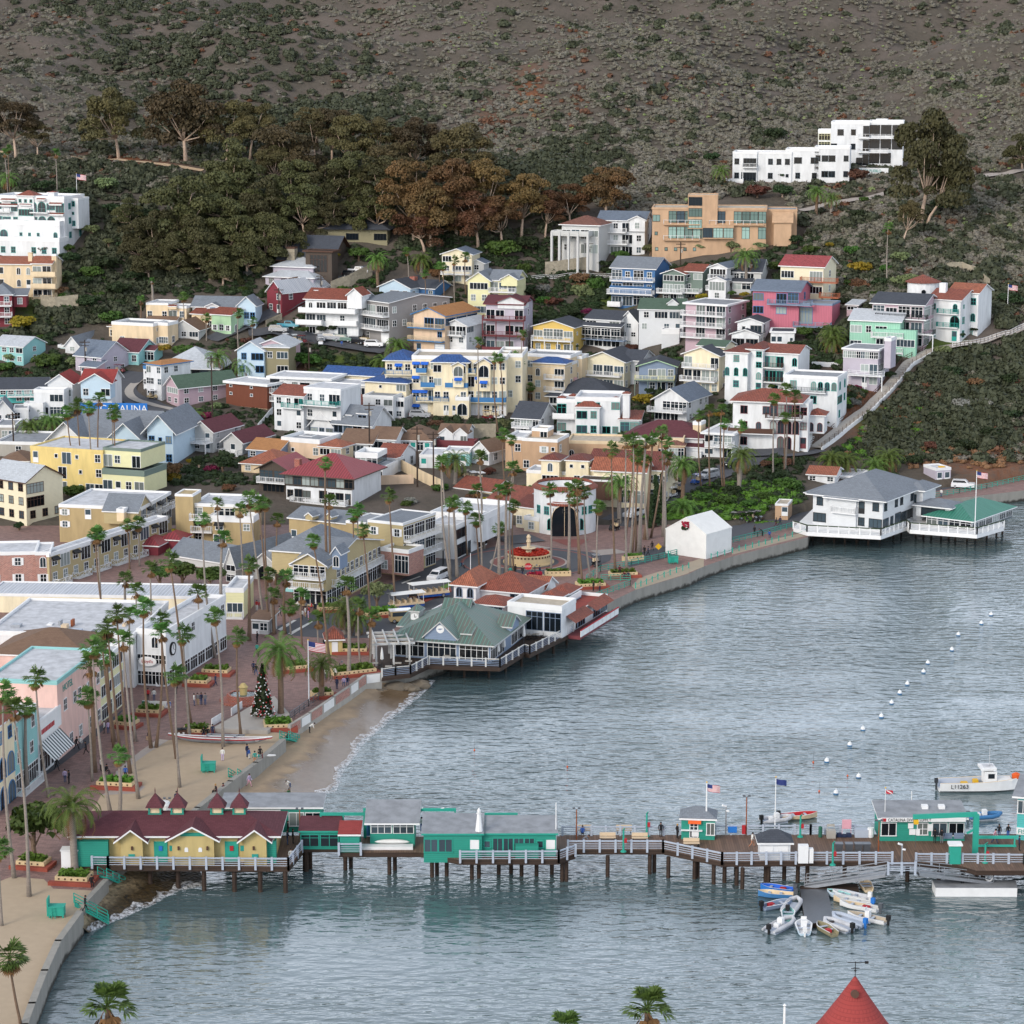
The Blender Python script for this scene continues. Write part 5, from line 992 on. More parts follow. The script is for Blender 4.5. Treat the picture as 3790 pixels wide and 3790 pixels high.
for e in[(870,650,190,870,800),(850,740,210,850,880),(1100,680,160,1110,850),(1130,770,150,1150,900),(1230,700,160,1230,850),(1320,650,150,1310,830),(1430,650,160,1430,850),(1000,770,160,1000,900),(1340,760,140,1340,860)]:euc(e[:2],e[2],e[3:],'in the middle of the dense grove',2)
for e in[(1540,720,190,1560,920),(1620,790,190,1620,940),(1700,690,180,1720,900),(1830,680,170,1830,880),(1790,800,180,1800,930),(1880,800,150,1890,930),(1570,850,150,1600,950)]:euc(e[:2],e[2],e[3:],'at the rusty right end of the grove',1)
for e in[(680,790,220,690,960),(590,870,150,600,1000),(720,890,170,720,1030),(870,850,170,890,980),(1000,880,150,1000,1010),(520,900,130,530,1010),(480,790,90,500,880),(640,960,130,640,1050),(780,950,150,790,1050),(930,950,150,930,1040),(560,990,120,560,1060),(840,1010,120,840,1080),(1080,900,130,1085,985),(1230,800,130,1235,900),(1420,780,150,1420,900)]:euc(e[:2],e[2],e[3:],'at the lower left of the grove',2)
R('X8')
for e in[(40,730,170,30,900),(210,750,120,215,860),(350,710,190,350,830),(130,780,110,120,900)]:euc(e[:2],e[2],e[3:],'behind the gray columned villa',1)
euc((1570,590),250,(1540,850),'dominating the slope beside the pueblo hotel',2,'huge dark eucalyptus',1.5);euc((1640,680),150,(1560,850),'leaning out to the right of the huge one',2);euc((1500,800),90,(1470,930),'thin and gray below the huge one',0);euc((1920,560),110,(1925,640),'at the right edge of the slope',2)
# --- broadleaf trees and shrubs
def tree(c,w,base,label,mat='broadleaf',trunk=True,sq=.8,name='tree',cat='tree',group=None,seed=None):
 NE_[0]+=1;r=random.Random(NE_[0]);o=ons(*base);k=CUR[2]*mpp(o);s=w*k/5.2;h=(base[1]-c[1])*k
 root=thing(name,label,cat,o,0,group)
 if trunk:
  t=MB();t.tube([(0,0,-.5),(r.uniform(-.2,.2),0,h*.5),(0,0,h)],[.28*s**.5,.2*s**.5,.12],7)
  for i in range(4):a=i*1.6;t.tube([(0,0,h*.4),(cos(a)*s*.7,sin(a)*s*.7,h*.9)],[.13,.05],5)
  t.build('trunk','eucbark' if r.random()<.3 else 'palmbark',root)
 q_=link('crown',r.choice(RC[mat]),root,(0,0,h));q_.rotation_euler=(0,0,r.uniform(0,6));q_.scale=(s,s,s*sq)
 return root
R('Y8');tree((230,290),560,(265,590),'bushy rust tinged tree in a tiled planter at the lower left','broadleaf',sq=.95)
R('Y1')
for i,(x,y,ww)in enumerate([(1200,545,240),(1380,530,300),(1580,560,300)]):tree((x,y),ww,(x,y+130),['clipped dark green tree left of its twins behind the white shops','clipped dark green tree in the middle behind the white shops','clipped dark green tree by the timber dining house'][i],'broadleaf',sq=.75)
tree((1340,235),120,(1340,300),'small yellow green tree behind the red pavilions','yellowleaf')
tree((145,175),100,(145,230),'small dark conifer like tree beside the cream hotel porch','darkleaf',sq=1.3)
R('Y2');tree((1110,680),270,(1110,840),'gray green spreading tree in the tiled planter by the street','oliveleaf',sq=.95)
R('Z5')
tree((895,200),160,(895,300),'round dense tree before the pale blue cottage','broadleaf');tree((1380,190),200,(1380,280),'right part of the tall clipped hedge behind the tan stucco house','broadleaf',False);tree((1250,180),160,(1250,270),'left part of the tall clipped hedge behind the tan stucco house','yellowleaf',False)
tree((1500,1030),100,(1500,1110),'dark conical conifer below the maroon roofed cottages','darkleaf',sq=1.7);tree((1680,1040),220,(1680,1110),'broad dark tree right of the conical conifer','darkleaf');tree((1280,1090),240,(1280,1180),'twiggy brownish tree beside the blue lodge','brownbush')
for i,(x,y,ww,mt)in enumerate([(560,1270,230,'broadleaf'),(770,1280,120,'darkleaf'),(930,1285,200,'yellowleaf'),(350,290,280,'broadleaf'),(560,290,160,'oliveleaf'),(60,330,200,'broadleaf'),(90,260,140,'oliveleaf')]):tree((x,y-10),ww,(x,y+30),['low hedge bush under the fan palms of the yellow hotel','dark bush between the yellow hotel palms','bright yellow green hedge at the yellow hotel corner','large garden tree left of the charcoal roofed cottage','scruffy tree touching the charcoal roofed cottage','green tree above the turquoise motel','gray green tree below the aqua house'][i],mt,False)
R('Z1')
for i,(x,y,ww,mt)in enumerate([(170,1210,250,'yellowleaf'),(690,510,170,'oliveleaf'),(820,590,110,'oliveleaf'),(800,165,240,'oliveleaf'),(690,830,230,'broadleaf'),(660,1040,230,'darkleaf'),(850,1180,240,'broadleaf'),(530,720,200,'darkleaf'),(860,350,200,'darkleaf'),(1120,270,150,'grayleaf'),(620,460,110,'darkleaf'),(960,640,230,'darkleaf'),(1120,400,240,'darkleaf'),(640,900,180,'darkleaf'),(950,330,130,'grayleaf'),(350,660,160,'grayleaf'),(520,650,140,'broadleaf'),(800,760,240,'darkleaf'),(900,950,240,'darkleaf'),(1000,850,200,'darkleaf'),(520,230,180,'darkleaf'),(330,180,200,'darkleaf')]):
 tree((x,y),ww,(x,y+70),['yellow green rounded tree below the red Victorian house','feathery tree beside the lower terrace of the mansion','small feathery tree right of the mansion terrace','pale umbrella shaped tree on the slope right of the flag','dark green tree under the mansion','dark tree beside the gray stone retaining wall','green tree behind the tan stucco apartments','gray green bush at the foot of the mansion','dark shrub mass right of the mansion','pale leafless looking bush high in the gully','dark bush at the mansion wall corner','dark tree deep in the gully','dark bush in the upper gully','dark tree in shade below the mansion','grayish twiggy bush in the upper gully','gray cascading bush below the mansion windows','mid green bush below the mansion windows','wide dark tree at the gully edge','broad dark tree low in the gully','dark tree under the eucalyptus edge','dark bush just behind the mansion','low dark bush on the slope above the mansion'][i],mt,y>450)
R('Z2')
for x,y,ww,mt,lb in[(370,1290,300,'broadleaf','round green tree on the bank below the parked cars'),(770,480,200,'broadleaf','dense green tree beside the dark lodge drive'),(1850,450,330,'eucgreen' if False else 'broadleaf','large rounded tree left of the gray columned villa'),(600,500,90,'yellowleaf','thin yellowish tree at the dark lodge corner'),(490,1050,110,'darkleaf','dark bushy palm like shrub left before the white villa'),(575,1050,110,'darkleaf','dark bushy palm like shrub right before the white villa'),(360,1060,100,'broadleaf','spiky shrub at the white villa corner'),(1440,680,130,'darkleaf','dark shrub below the cream three storey house'),(30,850,90,'broadleaf','green bush before the red barn house')]:tree((x,y),ww,(x,y+60),lb,mt,ww>150)
R('Z3')
for x,y,ww,mt,lb in[(1030,450,150,'oliveleaf','first round olive tree below the tan modern house'),(1200,450,130,'oliveleaf','second olive tree below the tan modern house'),(1425,440,150,'oliveleaf','third olive tree below the tan modern house'),(1640,430,150,'oliveleaf','fourth olive tree below the tan modern house'),(1860,430,130,'oliveleaf','fifth olive tree below the tan modern house'),(500,670,190,'brownbush','sprawling brown shrub on the stone terrace'),(680,560,140,'darkleaf','dark shrub left of the blue house'),(810,500,170,'broadleaf','bright green shrub below the white three storey house'),(390,560,90,'flowers','orange red bougainvillea at the columned villa'),(560,925,130,'magenta','magenta bougainvillea at the foot of the green slope'),(460,930,130,'darkleaf','dark hedge at the foot of the green slope'),(1200,1115,90,'yellowleaf','small citrus like shrub on the white terrace'),(1650,790,90,'broadleaf','bush at the base of the lone date palm'),(1740,790,100,'yellowleaf','golden shrub beside the pink house'),(1470,650,70,'yellowleaf','bright hedge between the red roofed and white houses'),(100,400,260,'darkleaf','dark tree beside the access road'),(150,780,160,'darkleaf','dark bush at the left of the green slope'),(475,1185,50,'broadleaf','potted shrub beside the yellow house')]:tree((x,y),ww,(x,y+50),lb,mt,ww>140)
R('Z4')
for x,y,ww,mt,lb in[(475,400,80,'darkleaf','small round tree before the pueblo hotel'),(950,960,180,'yellowleaf','yellowish tree right of the cream red roofed house'),(1240,1030,170,'oliveleaf','pale feathery tree on the slope behind the mission villa'),(925,400,170,'brownbush','dark red brown shrub before the tall pueblo block'),(420,950,130,'broadleaf','green tree left of the cream red roofed house'),(610,1340,140,'broadleaf','green tree below the pink house'),(560,1420,120,'darkleaf','dark shrub under the pink house decks'),(440,180,180,'darkleaf','dark pine like tree behind the pueblo hotel'),(60,290,140,'darkleaf','dark shrub left of the pueblo hotel'),(330,500,180,'brownbush','brown green shrub below the pueblo hotel'),(480,500,160,'darkleaf','dark shrub below the pueblo hotel middle'),(970,550,80,'broadleaf','round bush on the sloping drive'),(1215,640,120,'oliveleaf','thin gray tree below the huge eucalyptus'),(930,640,130,'darkleaf','dark bush under the drive'),(900,860,140,'broadleaf','bush on the dark slope left of the lone palm'),(760,820,70,'yellowleaf','lime green bush in the terraced garden'),(550,790,130,'darkleaf','dark shrub right of the tan modern house'),(650,850,130,'broadleaf','shrub in the terraced garden'),(1370,800,90,'oliveleaf','slender gray tree right of the huge eucalyptus'),(1190,900,150,'oliveleaf','gray green shrub on the slope'),(1560,1370,60,'darkleaf','clipped round shrub left by the mission villa'),(1630,1330,60,'darkleaf','clipped round shrub right by the mission villa'),(1850,1150,200,'darkleaf','dark tree mass behind the right flagpole'),(1450,580,200,'darkleaf','dark shrub at the drive bend')]:tree((x,y),ww,(x,y+40),lb,mt,ww>150)
R('Z7')
for x,y,ww,mt,lb in[(980,470,200,'yellowleaf','yellow flowering shrub left of the slate gabled cottage'),(1025,410,110,'darkleaf','dark conifer shrub before the blue cottage porch'),(890,290,100,'broadleaf','green tree between the wreath house and blue cottage'),(1440,1200,160,'broadleaf','left shrub on the green bank behind the wrapped building'),(1600,1230,200,'broadleaf','middle shrub on the green bank behind the wrapped building'),(1780,1250,170,'broadleaf','right shrub on the green bank behind the wrapped building'),(1650,1150,180,'darkleaf','dark shrub higher on the green bank'),(120,1150,220,'broadleaf','flowering tree left of the round spa'),(240,620,100,'broadleaf','small tree beside the veranda cottage'),(400,720,110,'darkleaf','flowering shrub below the turreted house'),(970,640,90,'darkleaf','dark round bush by the small white arch'),(1105,645,70,'broadleaf','low bush below the slate gabled cottage'),(1570,480,90,'darkleaf','dark conifer bush by the long stair'),(1690,600,70,'darkleaf','dark bush left of the mission revival house'),(1900,950,120,'brownbush','reddish bush at the road bend')]:tree((x,y),ww,(x,y+40),lb,mt,ww>190)
R('Z7')
for i,(x,y0,y1,ww)in enumerate([(1070,1010,1400,80),(1030,1150,1420,40),(1120,1030,1340,60)]):
 o=ons(x,y1);k=CUR[2]*mpp(o);h=(y1-y0)*k;root=thing('cypress_tree',['broad dark cypress among the palm trunks','narrow dark cypress among the palm trunks','ragged araucaria like conifer among the palm trunks'][i],'tree',o)
 t=MB();t.tube([(0,0,-.3),(0,0,h*.8)],[.25,.08],6);t.build('trunk','palmbark',root)
 wd=ww*k/2;link('crown',crown_mesh('cypress_crown',[(rnd.uniform(-.2,.2),rnd.uniform(-.2,.2),h*(.1+.88*j/13),wd*(1.05-.75*j/13),h*.06)for j in range(14)],70,.4,'darkleaf',i),root)
R('Z8')
for x,y,ww,mt,lb in[(220,1060,260,'broadleaf','spreading dark tree left of the clubhouse'),(130,900,150,'broadleaf','shrub under the palms of the mission revival house'),(60,1150,170,'broadleaf','low shrub left of the spreading dark tree'),(110,360,80,'broadleaf','small conical shrubs before the arched house'),(660,500,100,'darkleaf','dark tree between the arched house and the stair'),(690,420,90,'darkleaf','dark shrub above the stair'),(600,180,100,'broadleaf','left rounded tree before the lavender house'),(680,200,90,'broadleaf','right rounded tree before the lavender house'),(270,60,130,'darkleaf','dark open tree behind the tile tower house'),(960,270,130,'darkleaf','dark shrub under the lavender house deck'),(520,600,80,'darkleaf','dark bush beside the brown gate'),(1350,100,190,'oliveleaf','gray green shrub at the cliff top'),(1630,120,120,'darkleaf','dark shrub right on the cliff top'),(1420,250,220,'darkleaf','large dark shrub high on the cliff'),(1600,330,200,'brownbush','brownish shrub high on the cliff'),(1500,780,220,'darkleaf','dark shrub low on the cliff'),(1700,700,260,'darkleaf','broad dark shrub on the right cliff'),(1300,560,160,'darkleaf','dark shrub in the middle of the cliff'),(1350,700,180,'darkleaf','dark shrub above the lavender hut'),(1150,880,180,'darkleaf','dark shrub behind the rooftop boat'),(1820,300,220,'darkleaf','dark shrub at the right edge cliff top'),(1850,560,200,'darkleaf','dark shrub at the right edge cliff middle'),(1000,680,150,'darkleaf','dark shrub at the cliff foot by the stair'),(1250,780,150,'brownbush','reddish shrub at the cliff foot'),(760,760,120,'grass','green mound of ground plants below the stair'),(1480,480,200,'grayleaf','gray leafless shrub on the cliff'),(1650,460,180,'grayleaf','pale twiggy shrub on the cliff')]:tree((x,y),ww,(x,y+30),lb,mt,ww>240)
# ---- roads, sand, beach
M('walktan','9e917e','plain');ROADS=[]
def drape(name,reg,pts,wid,mat,lift=.14,kd='structure'):
 R(reg);ps=[q(*p)for p in pts];C=[]
 for i in range(len(ps)-1):
  p0,p1,p2,p3=ps[max(i-1,0)],ps[i],ps[i+1],ps[min(i+2,len(ps)-1)];n=max(3,int(math.dist(p1,p2)/9))
  for j in range(n+(i==len(ps)-2)):
   t=j/n;C.append(tuple(.5*(2*b+(c-a)*t+(2*a-5*b+4*c-d)*t*t+(3*b-a-3*c+d)*t**3)for a,b,c,d in zip(p0,p1,p2,p3)))
 W3=[on(*c)for c in C];ROADS.extend(W3);m=MB();rows=[]
 for i,p in enumerate(W3):
  d=(W3[min(i+1,len(W3)-1)]-W3[max(i-1,0)]);d.z=0;d.normalize();s=Vector((-d.y,d.x,0));r=[]
  for k in(-.5,-.25,0,.25,.5):
   v=p+s*k*wid;v.z=max(p.z,ground_z(v.x,v.y)if v.y>470 else p.z)+lift;r.append(tuple(v))
  rows.append(r)
 vs=[v for r in rows for v in r];fs=[(i*5+k,i*5+5+k,i*5+6+k,i*5+1+k)for i in range(len(rows)-1)for k in range(4)]
 fs=[f[::-1]for f in fs]if True else fs
 m.add(vs,fs);o=m.build(name,mat,uv=True)
 me=o.data
 if me.polygons[len(me.polygons)//2].normal.z<0:me.flip_normals()
 return kind(o,kd)if kd else(o,W3)
Z0=GZ+.012
poly('street',[(330,965),(690,820),(1000,700),(1290,600),(1450,510),(1600,440),(1932,360),(1932,600),(1660,760),(1500,850),(1330,900),(1230,975),(1100,1040),(700,1040),(450,1020)],Z0,'asphalt',region='Y2')
poly('roundabout',[(280,610),(440,560),(620,530),(880,560),(1210,600),(1350,620),(1340,660),(1180,720),(1060,760),(800,790),(560,790),(400,770),(300,700)],Z0+.012,'asphalt',region='Y3')
poly('shore_road',[(2300,2065),(2560,1990),(2715,1945),(2990,1868),(3200,1830),(3440,1785),(3790,1728),(4600,1600),(4600,1640),(3790,1762),(3600,1792),(3440,1822),(3200,1890),(2990,1938),(2740,1990),(2560,2040),(2330,2100)],Z0+.006,'asphalt',region='P')
poly('sea_walk',[(1500,850),(1530,880),(1932,755),(1932,690),(1700,745),(1560,790)],Z0,'walktan',region='Y3');poly('sea_walk',[(209,582),(285,552),(285,505),(209,530)],Z0,'walktan',region='Y4');poly('sea_walk',[(430,490),(815,392),(815,372),(430,462)],Z0,'walktan',region='Y4')
poly('shop_street',[(0,1010),(300,850),(560,700),(800,560),(960,430),(860,540),(640,740),(400,920),(230,1020),(40,1150),(-200,1200)],Z0,'asphalt',region='Y5')
M('sand2','a99780','plain',rough=1)
poly('beach_sand',[(1270,690),(1590,672),(1664,647),(2014,627),(2164,642),(2129,682),(1900,860),(1735,990),(1590,1100),(1395,1268),(1150,1440),(600,1440),(600,1340),(720,1180),(760,1105),(1040,1088),(1095,1040),(930,1000),(920,920),(1000,870),(1110,790)],Z0,'sand2',region='Y5')
poly('lower_sand',[(0,735),(90,700),(330,720),(400,790),(690,805),(640,870),(600,955),(430,1180),(330,1400),(235,1640),(190,1810),(100,2000),(-400,2000),(-400,735)],Z0,'sand2',region='Y8')
M('path','9c938c','plain')
poly('beach_path',[(1190,680),(1270,690),(1110,790),(1000,870),(920,920),(930,1000),(1095,1040),(1040,1088),(760,1105),(880,1040),(870,930),(960,850),(1060,770)],Z0+.012,'path',region='Y5')
poly('crosswalk',[(360,975),(480,905),(505,905),(385,985)],Z0+.02,'linewhite',region='Y2');poly('crosswalk',[(440,1005),(610,915),(635,915),(465,1015)],Z0+.02,'linewhite',region='Y2');poly('lane_line',[(1290,625),(1430,573),(1440,577),(1300,630)],Z0+.02,'linewhite',region='Y2')
poly('median_strip',[(1215,825),(1660,655),(1670,685),(1260,850)],GZ+.16,'planterbase',.3,region='Y2')
poly('lawn_strip',[(1570,660),(1660,620),(1665,650),(1600,675)],GZ+.2,'grass',.2,region='Y2')
poly('corner_paving',[(880,500),(1180,500),(1090,560),(1050,560)],Z0+.03,'kerbred',region='Y3');poly('crossing',[(620,560),(760,540),(900,565),(720,590)],Z0+.03,'path',region='Y3');poly('crossing',[(1190,585),(1370,570),(1480,600),(1270,620)],Z0+.03,'path',region='Y3')
R('Y3')
def ring(name,c,r0,r1,z,mat):
 o=at(*c);m=MB();m.lathe([(r0,z),(r1,z)],48);x=m.build(name,mat,None,(o.x,o.y,0));x.data.flip_normals()if x.data.polygons[0].normal.z<0 else None;kind(x,'structure')
ring('paving_ring',(725,672),5.2,6.3,Z0+.03,'kerbred');ring('paving_ring',(725,672),6.3,6.7,Z0+.034,'path');ring('paving_ring',(725,672),11.2,11.7,Z0+.026,'kerbred')
for a in(('Z5',[(1040,360),(930,435),(895,505),(960,565),(1100,615),(1290,670)],8),('Z2',[(-60,1095),(150,1085),(420,1140),(700,1190),(960,1230)],6),('Z2',[(-180,1040),(60,970),(330,850),(540,735),(700,670),(850,615)],4.5),('Z1',[(1590,1340),(1740,1280),(1960,1180)],5),('Z7',[(640,1440),(900,1330),(1180,1190),(1400,1080),(1700,965),(1960,870)],7),('Y3',[(440,400),(560,460),(720,530)],7)):drape('hill_street',*a,'asphalt')
drape('hill_drive','Z4',[(590,620),(800,575),(1000,540),(1190,488)],4,'path');drape('hill_drive','Z4',[(1560,437),(1750,405),(1960,375),(2300,330)],3.5,'path');drape('hill_track','X7',[(-60,548),(180,560),(390,575),(600,612),(760,640)],2.5,'sand');drape('hill_drive','Z8',[(-60,845),(150,838),(290,830),(420,800)],6,'asphalt');drape('kerbside','Z5',[(1060,420),(985,480),(975,530),(1040,580),(1150,610),(1330,655)],2,'kerb',.2)
WALL=[(620,3075),(730,2998),(852,2902),(946,2832),(1047,2748),(1085,2702),(1160,2657),(1250,2592),(1310,2552),(1360,2530),(1480,2505)]
WATR=[(1000,3075),(1100,3010),(1157,2971),(1220,2925),(1251,2870),(1290,2805),(1350,2735),(1413,2680),(1487,2620),(1550,2570),(1600,2520)]
R('P')
def lerp_line(L,n):
 return[(float(np.interp(i/(n-1)*(len(L)-1),range(len(L)),[p[0]for p in L])),float(np.interp(i/(n-1)*(len(L)-1),range(len(L)),[p[1]for p in L])))for i in range(n)]
def slope(name,wl,wt,n,z0,mat,foam=True,dry=.45):
 A_,B_=lerp_line(wl,n),lerp_line(wt,n);vs=[];wet=[];rows=12;edge=[]
 for i in range(n):
  a=P(*A_[i],z0);w_=.9*mnoise.noise(Vector((i*.22,1,2)))+.5*mnoise.noise(Vector((i*.7,1,5)))
  b=P(*B_[i],0);b=b+(b-a).normalized()*w_;edge.append((a,b))
  for k in range(rows):
   t=k/(rows-2);v=a.lerp(b,t);v.z=z0*(1-t)**1.2+.01*(t<1)if t<=1 else-.25
   if t>1:v=a.lerp(b,1.12);v.z=-.4
   vs.append(tuple(v));wet.append(t)
 fs=[(i*rows+k,(i+1)*rows+k,(i+1)*rows+k+1,i*rows+k+1)for i in range(n-1)for k in range(rows-1)]
 me=bpy.data.meshes.new(name);me.from_pydata(vs,[],fs);a_=me.attributes.new('wet','FLOAT','POINT');a_.data.foreach_set('value',wet)
 if me.polygons[0].normal.z<0:me.flip_normals()
 me.polygons.foreach_set('use_smooth',[True]*len(fs));me.materials.append(mat);kind(link(name,me),'structure')
 if foam:
  m=MB();ps=[]
  for i,(a,b)in enumerate(edge):
   d=(b-a).normalized();w1=.6+.9*abs(mnoise.noise(Vector((i*.35,4,2))));w2=.9+2.6*abs(mnoise.noise(Vector((i*.3,8,2))))
   ps.append([b-d*w1+Vector((0,0,.07)),b-d*w1*.3+Vector((0,0,.14)),b+d*w2*.4+Vector((0,0,.1)),b+d*w2+Vector((0,0,.02))])
  fv=[tuple(p)for r in ps for p in r];m.add(fv,[(i*4+k,i*4+4+k,i*4+5+k,i*4+1+k)for i in range(len(ps)-1)for k in range(3)])
  o=m.build('surf_foam',FOAM,uv=False);o.data.flip_normals()if o.data.polygons[0].normal.z<0 else None;kind(o,'stuff','white foam where the small waves run out on the sand')
fm_=bpy.data.materials.new('foam');MATS['foam']=fm_;n_=NT(fm_);tr_=n_.n('ShaderNodeBsdfTransparent');mx_=n_.n('ShaderNodeMixShader');n_.col(lin('d8dade'));n_.set(Roughness=.9)
n_.l(n_.ramp(n_.noise(n_.pos(),1.5,6,.8),[(.42,(0,0,0)),(.62,(.9,.9,.9))]),mx_.inputs[0]);n_.l(tr_.outputs[0],mx_.inputs[1]);n_.l(n_.b.outputs[0],mx_.inputs[2]);n_.l(mx_.outputs[0],n_.o.inputs[0]);FOAM=fm_
bm_=bpy.data.materials.new('beach');n_=NT(bm_);wt_=n_.n('ShaderNodeAttribute',attribute_name='wet').outputs['Fac'];f_=n_.noise(n_.map(n_.pos(),(.6,1,1)),.35,5);ww_=n_.ramp(n_.math('ADD',wt_,n_.math('MULTIPLY_ADD',f_,.7,-.35)),[(.3,(0,0,0)),(.5,(1,1,1))])
g_=n_.noise(n_.pos(),1.5,5);n_.col(n_.mix(ww_,n_.mix(g_,lin('94806a'),lin('ac987e')),n_.mix(g_,lin('5c4a38'),lin('7c6850'))));n_.l(n_.math('MULTIPLY_ADD',ww_,-.72,.95),n_.b.inputs['Roughness']);n_.bump(g_,.25,.08)
slope('beach',WALL,WATR,60,1.25,bm_)
pb_=bpy.data.materials.new('pebbles');n_=NT(pb_);v_=n_.n('ShaderNodeTexVoronoi');v_.inputs['Scale'].default_value=2.6;n_.l(n_.pos(),v_.inputs[0]);wt_=n_.n('ShaderNodeAttribute',attribute_name='wet').outputs['Fac']
a_=n_.mix(v_.outputs['Color'],lin('4a4030'),lin('98866a'));n_.col(n_.mix(n_.ramp(wt_,[(.35,(0,0,0)),(.6,(1,1,1))]),a_,n_.mix(v_.outputs['Color'],lin('1c1710'),lin('4c3c22'))));n_.bump(v_.outputs['Distance'],1,.12)
slope('pebble_beach',[(295,3420),(340,3330),(392,3262),(470,3205),(520,3165),(700,3120)],[(330,3452),(408,3412),(516,3365),(590,3327),(640,3297),(760,3270)],40,1.5,pb_)
# ---- walls by the sand
def wall_line(name,label,reg,pts,z0,z1,th,mat,cat='wall',cap=None,panels=None):
 R(reg);ps=[at(*p,z1)for p in pts];m=MB();root=thing(name,label,cat,(ps[0].x,ps[0].y,z0))
 O=Vector((ps[0].x,ps[0].y,z0))
 for a,b in zip(ps,ps[1:]):
  a_,b_=a-O,b-O;d=(b_-a_);d.z=0;s=Vector((-d.y,d.x,0)).normalized()*th/2;e=d.normalized()*th*.3;a_=a_-e;b_=b_+e
  m.add([(v.x,v.y,z)for z in(0,z1-z0)for v in(a_-s,b_-s,b_+s,a_+s)],[(4,5,6,7),(0,1,5,4),(1,2,6,5),(2,3,7,6),(3,0,4,7)])
 m.build('wall',mat,root)
 if panels:
  k=0
  for a,b in zip(ps,ps[1:]):
   L=(b-a).length;n=max(1,round(L/4.2));d=(b-a).normalized();s=Vector((d.y,-d.x,0))*(th/2+.04)
   for i in range(n):
    p,r_=a.lerp(b,(i+.06)/n)-O+s,a.lerp(b,(i+.94)/n)-O+s;mm=MB();zz=z1-z0
    mm.add([(p.x,p.y,zz-1.25),(r_.x,r_.y,zz-1.25),(r_.x,r_.y,zz-.05),(p.x,p.y,zz-.05)],[(0,1,2,3)]);mm.build('banner_panel',panels[k%2],root);k+=1
 return root
wall_line('sea_wall','long low concrete wall running down the beach to the kiosk pier','P',[(690,3023),(730,2988),(852,2890),(946,2821),(1047,2735)],.2,GZ+.55,.7,'seawall')
wall_line('sea_wall','curving concrete sea wall along the lower left sand','P',[(60,3900),(90,3790),(118,3711),(165,3590),(215,3480),(295,3372)],-1,GZ+.4,.7,'seawall')
wall_line('sea_wall','short concrete wall beside the pebbles under the pier end','P',[(305,3345),(390,3255)],.2,GZ+.4,.6,'seawall')
wall_line('promenade_wall','promenade wall hung with alternating brick and white banner panels','P',[(1071,2682),(1145,2637),(1233,2578),(1292,2539),(1351,2497),(1408,2490)],.3,GZ+.9,.4,'concrete',panels=['brickwall','whitecloth'])
def rail(name,label,reg,pts,mat,h=1.0,sty='h',post=1.8,z=GZ,cat='railing',pw=.1,drop=0):
 R(reg);ps=[at(*p,z if not drop else None)for p in pts];m=MB();O=ps[0].copy()
 for a,b in zip(ps,ps[1:]):rail_run(m,a-O,b-O,h,sty,.4,post,pw)
 o=m.build(name,mat,None,O,uv=False);tag(o,label,cat);return o
rail('promenade_railing','turquoise railing along the upper promenade from the restaurants','Y3',[(1160,815),(1265,745),(1500,697),(1700,655),(1840,618)],'tealpaint');rail('promenade_railing','turquoise railing on the sloping sea wall by the white picket gate','Y3',[(1230,950),(1490,850),(1490,815),(1270,810)],'tealpaint')
rail('promenade_railing','turquoise railing between the wrapped building and the clubhouse','Y4',[(435,430),(560,400),(740,352)],'tealpaint');rail('promenade_railing','turquoise railing along the far shore road behind the clubhouse','Y4',[(1440,205),(1600,175),(1740,150),(1932,108)],'tealpaint')
def chain(name,label,reg,pts):
 R(reg);m=MB();ps=[at(*p,GZ)for p in pts];O=ps[0].copy()
 for i,p in enumerate(ps):
  p=p-O;m.bar(p,p+Vector((0,0,1)),.16)
  if i:
   a=ps[i-1]-O
   for k in range(5):
    f=lambda t:a.lerp(p,t)+Vector((0,0,.85-.5*(1-(2*t-1)**2)*.6));m.bar(f(k/5),f(k/5+.2),.05)
 tag(m.build(name,'tealpaint',None,O,uv=False),label,'railing')
chain('chain_railing','turquoise posts with sagging chain along the sea wall edge by the plaza','Y3',[(1530,870),(1570,855),(1612,840),(1655,822),(1698,803),(1745,787),(1790,770),(1838,753),(1885,735),(1930,718)]);chain('chain_railing','turquoise posts with chain along the sea wall before the clubhouse','Y4',[(322,512),(355,502),(392,493),(432,482),(466,472),(500,464),(535,455),(568,446),(602,438),(635,430),(670,420),(703,410),(740,400),(806,385)])
def seastair(reg,a,b,label,z1=GZ+.3,z0=.4):
 R(reg);A_=at(*a,z1);B_=at(*b,z0);O=A_.copy();root=thing('beach_stair',label,'stair',O);d=B_-A_;s=Vector((-d.y,d.x,0)).normalized()*.6;m=MB()
 for i in range(7):p=d*(i+.5)/7;m.bar(p-s,p+s,.3,.06)
 m.bar(-s,d-s,.08,.2);m.bar(s,d+s,.08,.2);m.build('steps','tealpaint',root,uv=False);k=MB()
 for sg in(-1,1):rail_run(k,s*sg*.98,d+s*sg*.98,1,'h',.4,1.3)
 k.build('railing','tealpaint',root,uv=False)
seastair('Y6',(715,880),(800,910),'turquoise beach stair nearest the promenade wall');seastair('Y6',(330,1165),(415,1215),'turquoise beach stair over the middle of the sea wall');seastair('Y8',(560,905),(815,1040),'large turquoise stair down to the pebbles and water',GZ+.3,.2);seastair('Y8',(770,700),(910,765),'turquoise stair beside the end of the restroom pier')
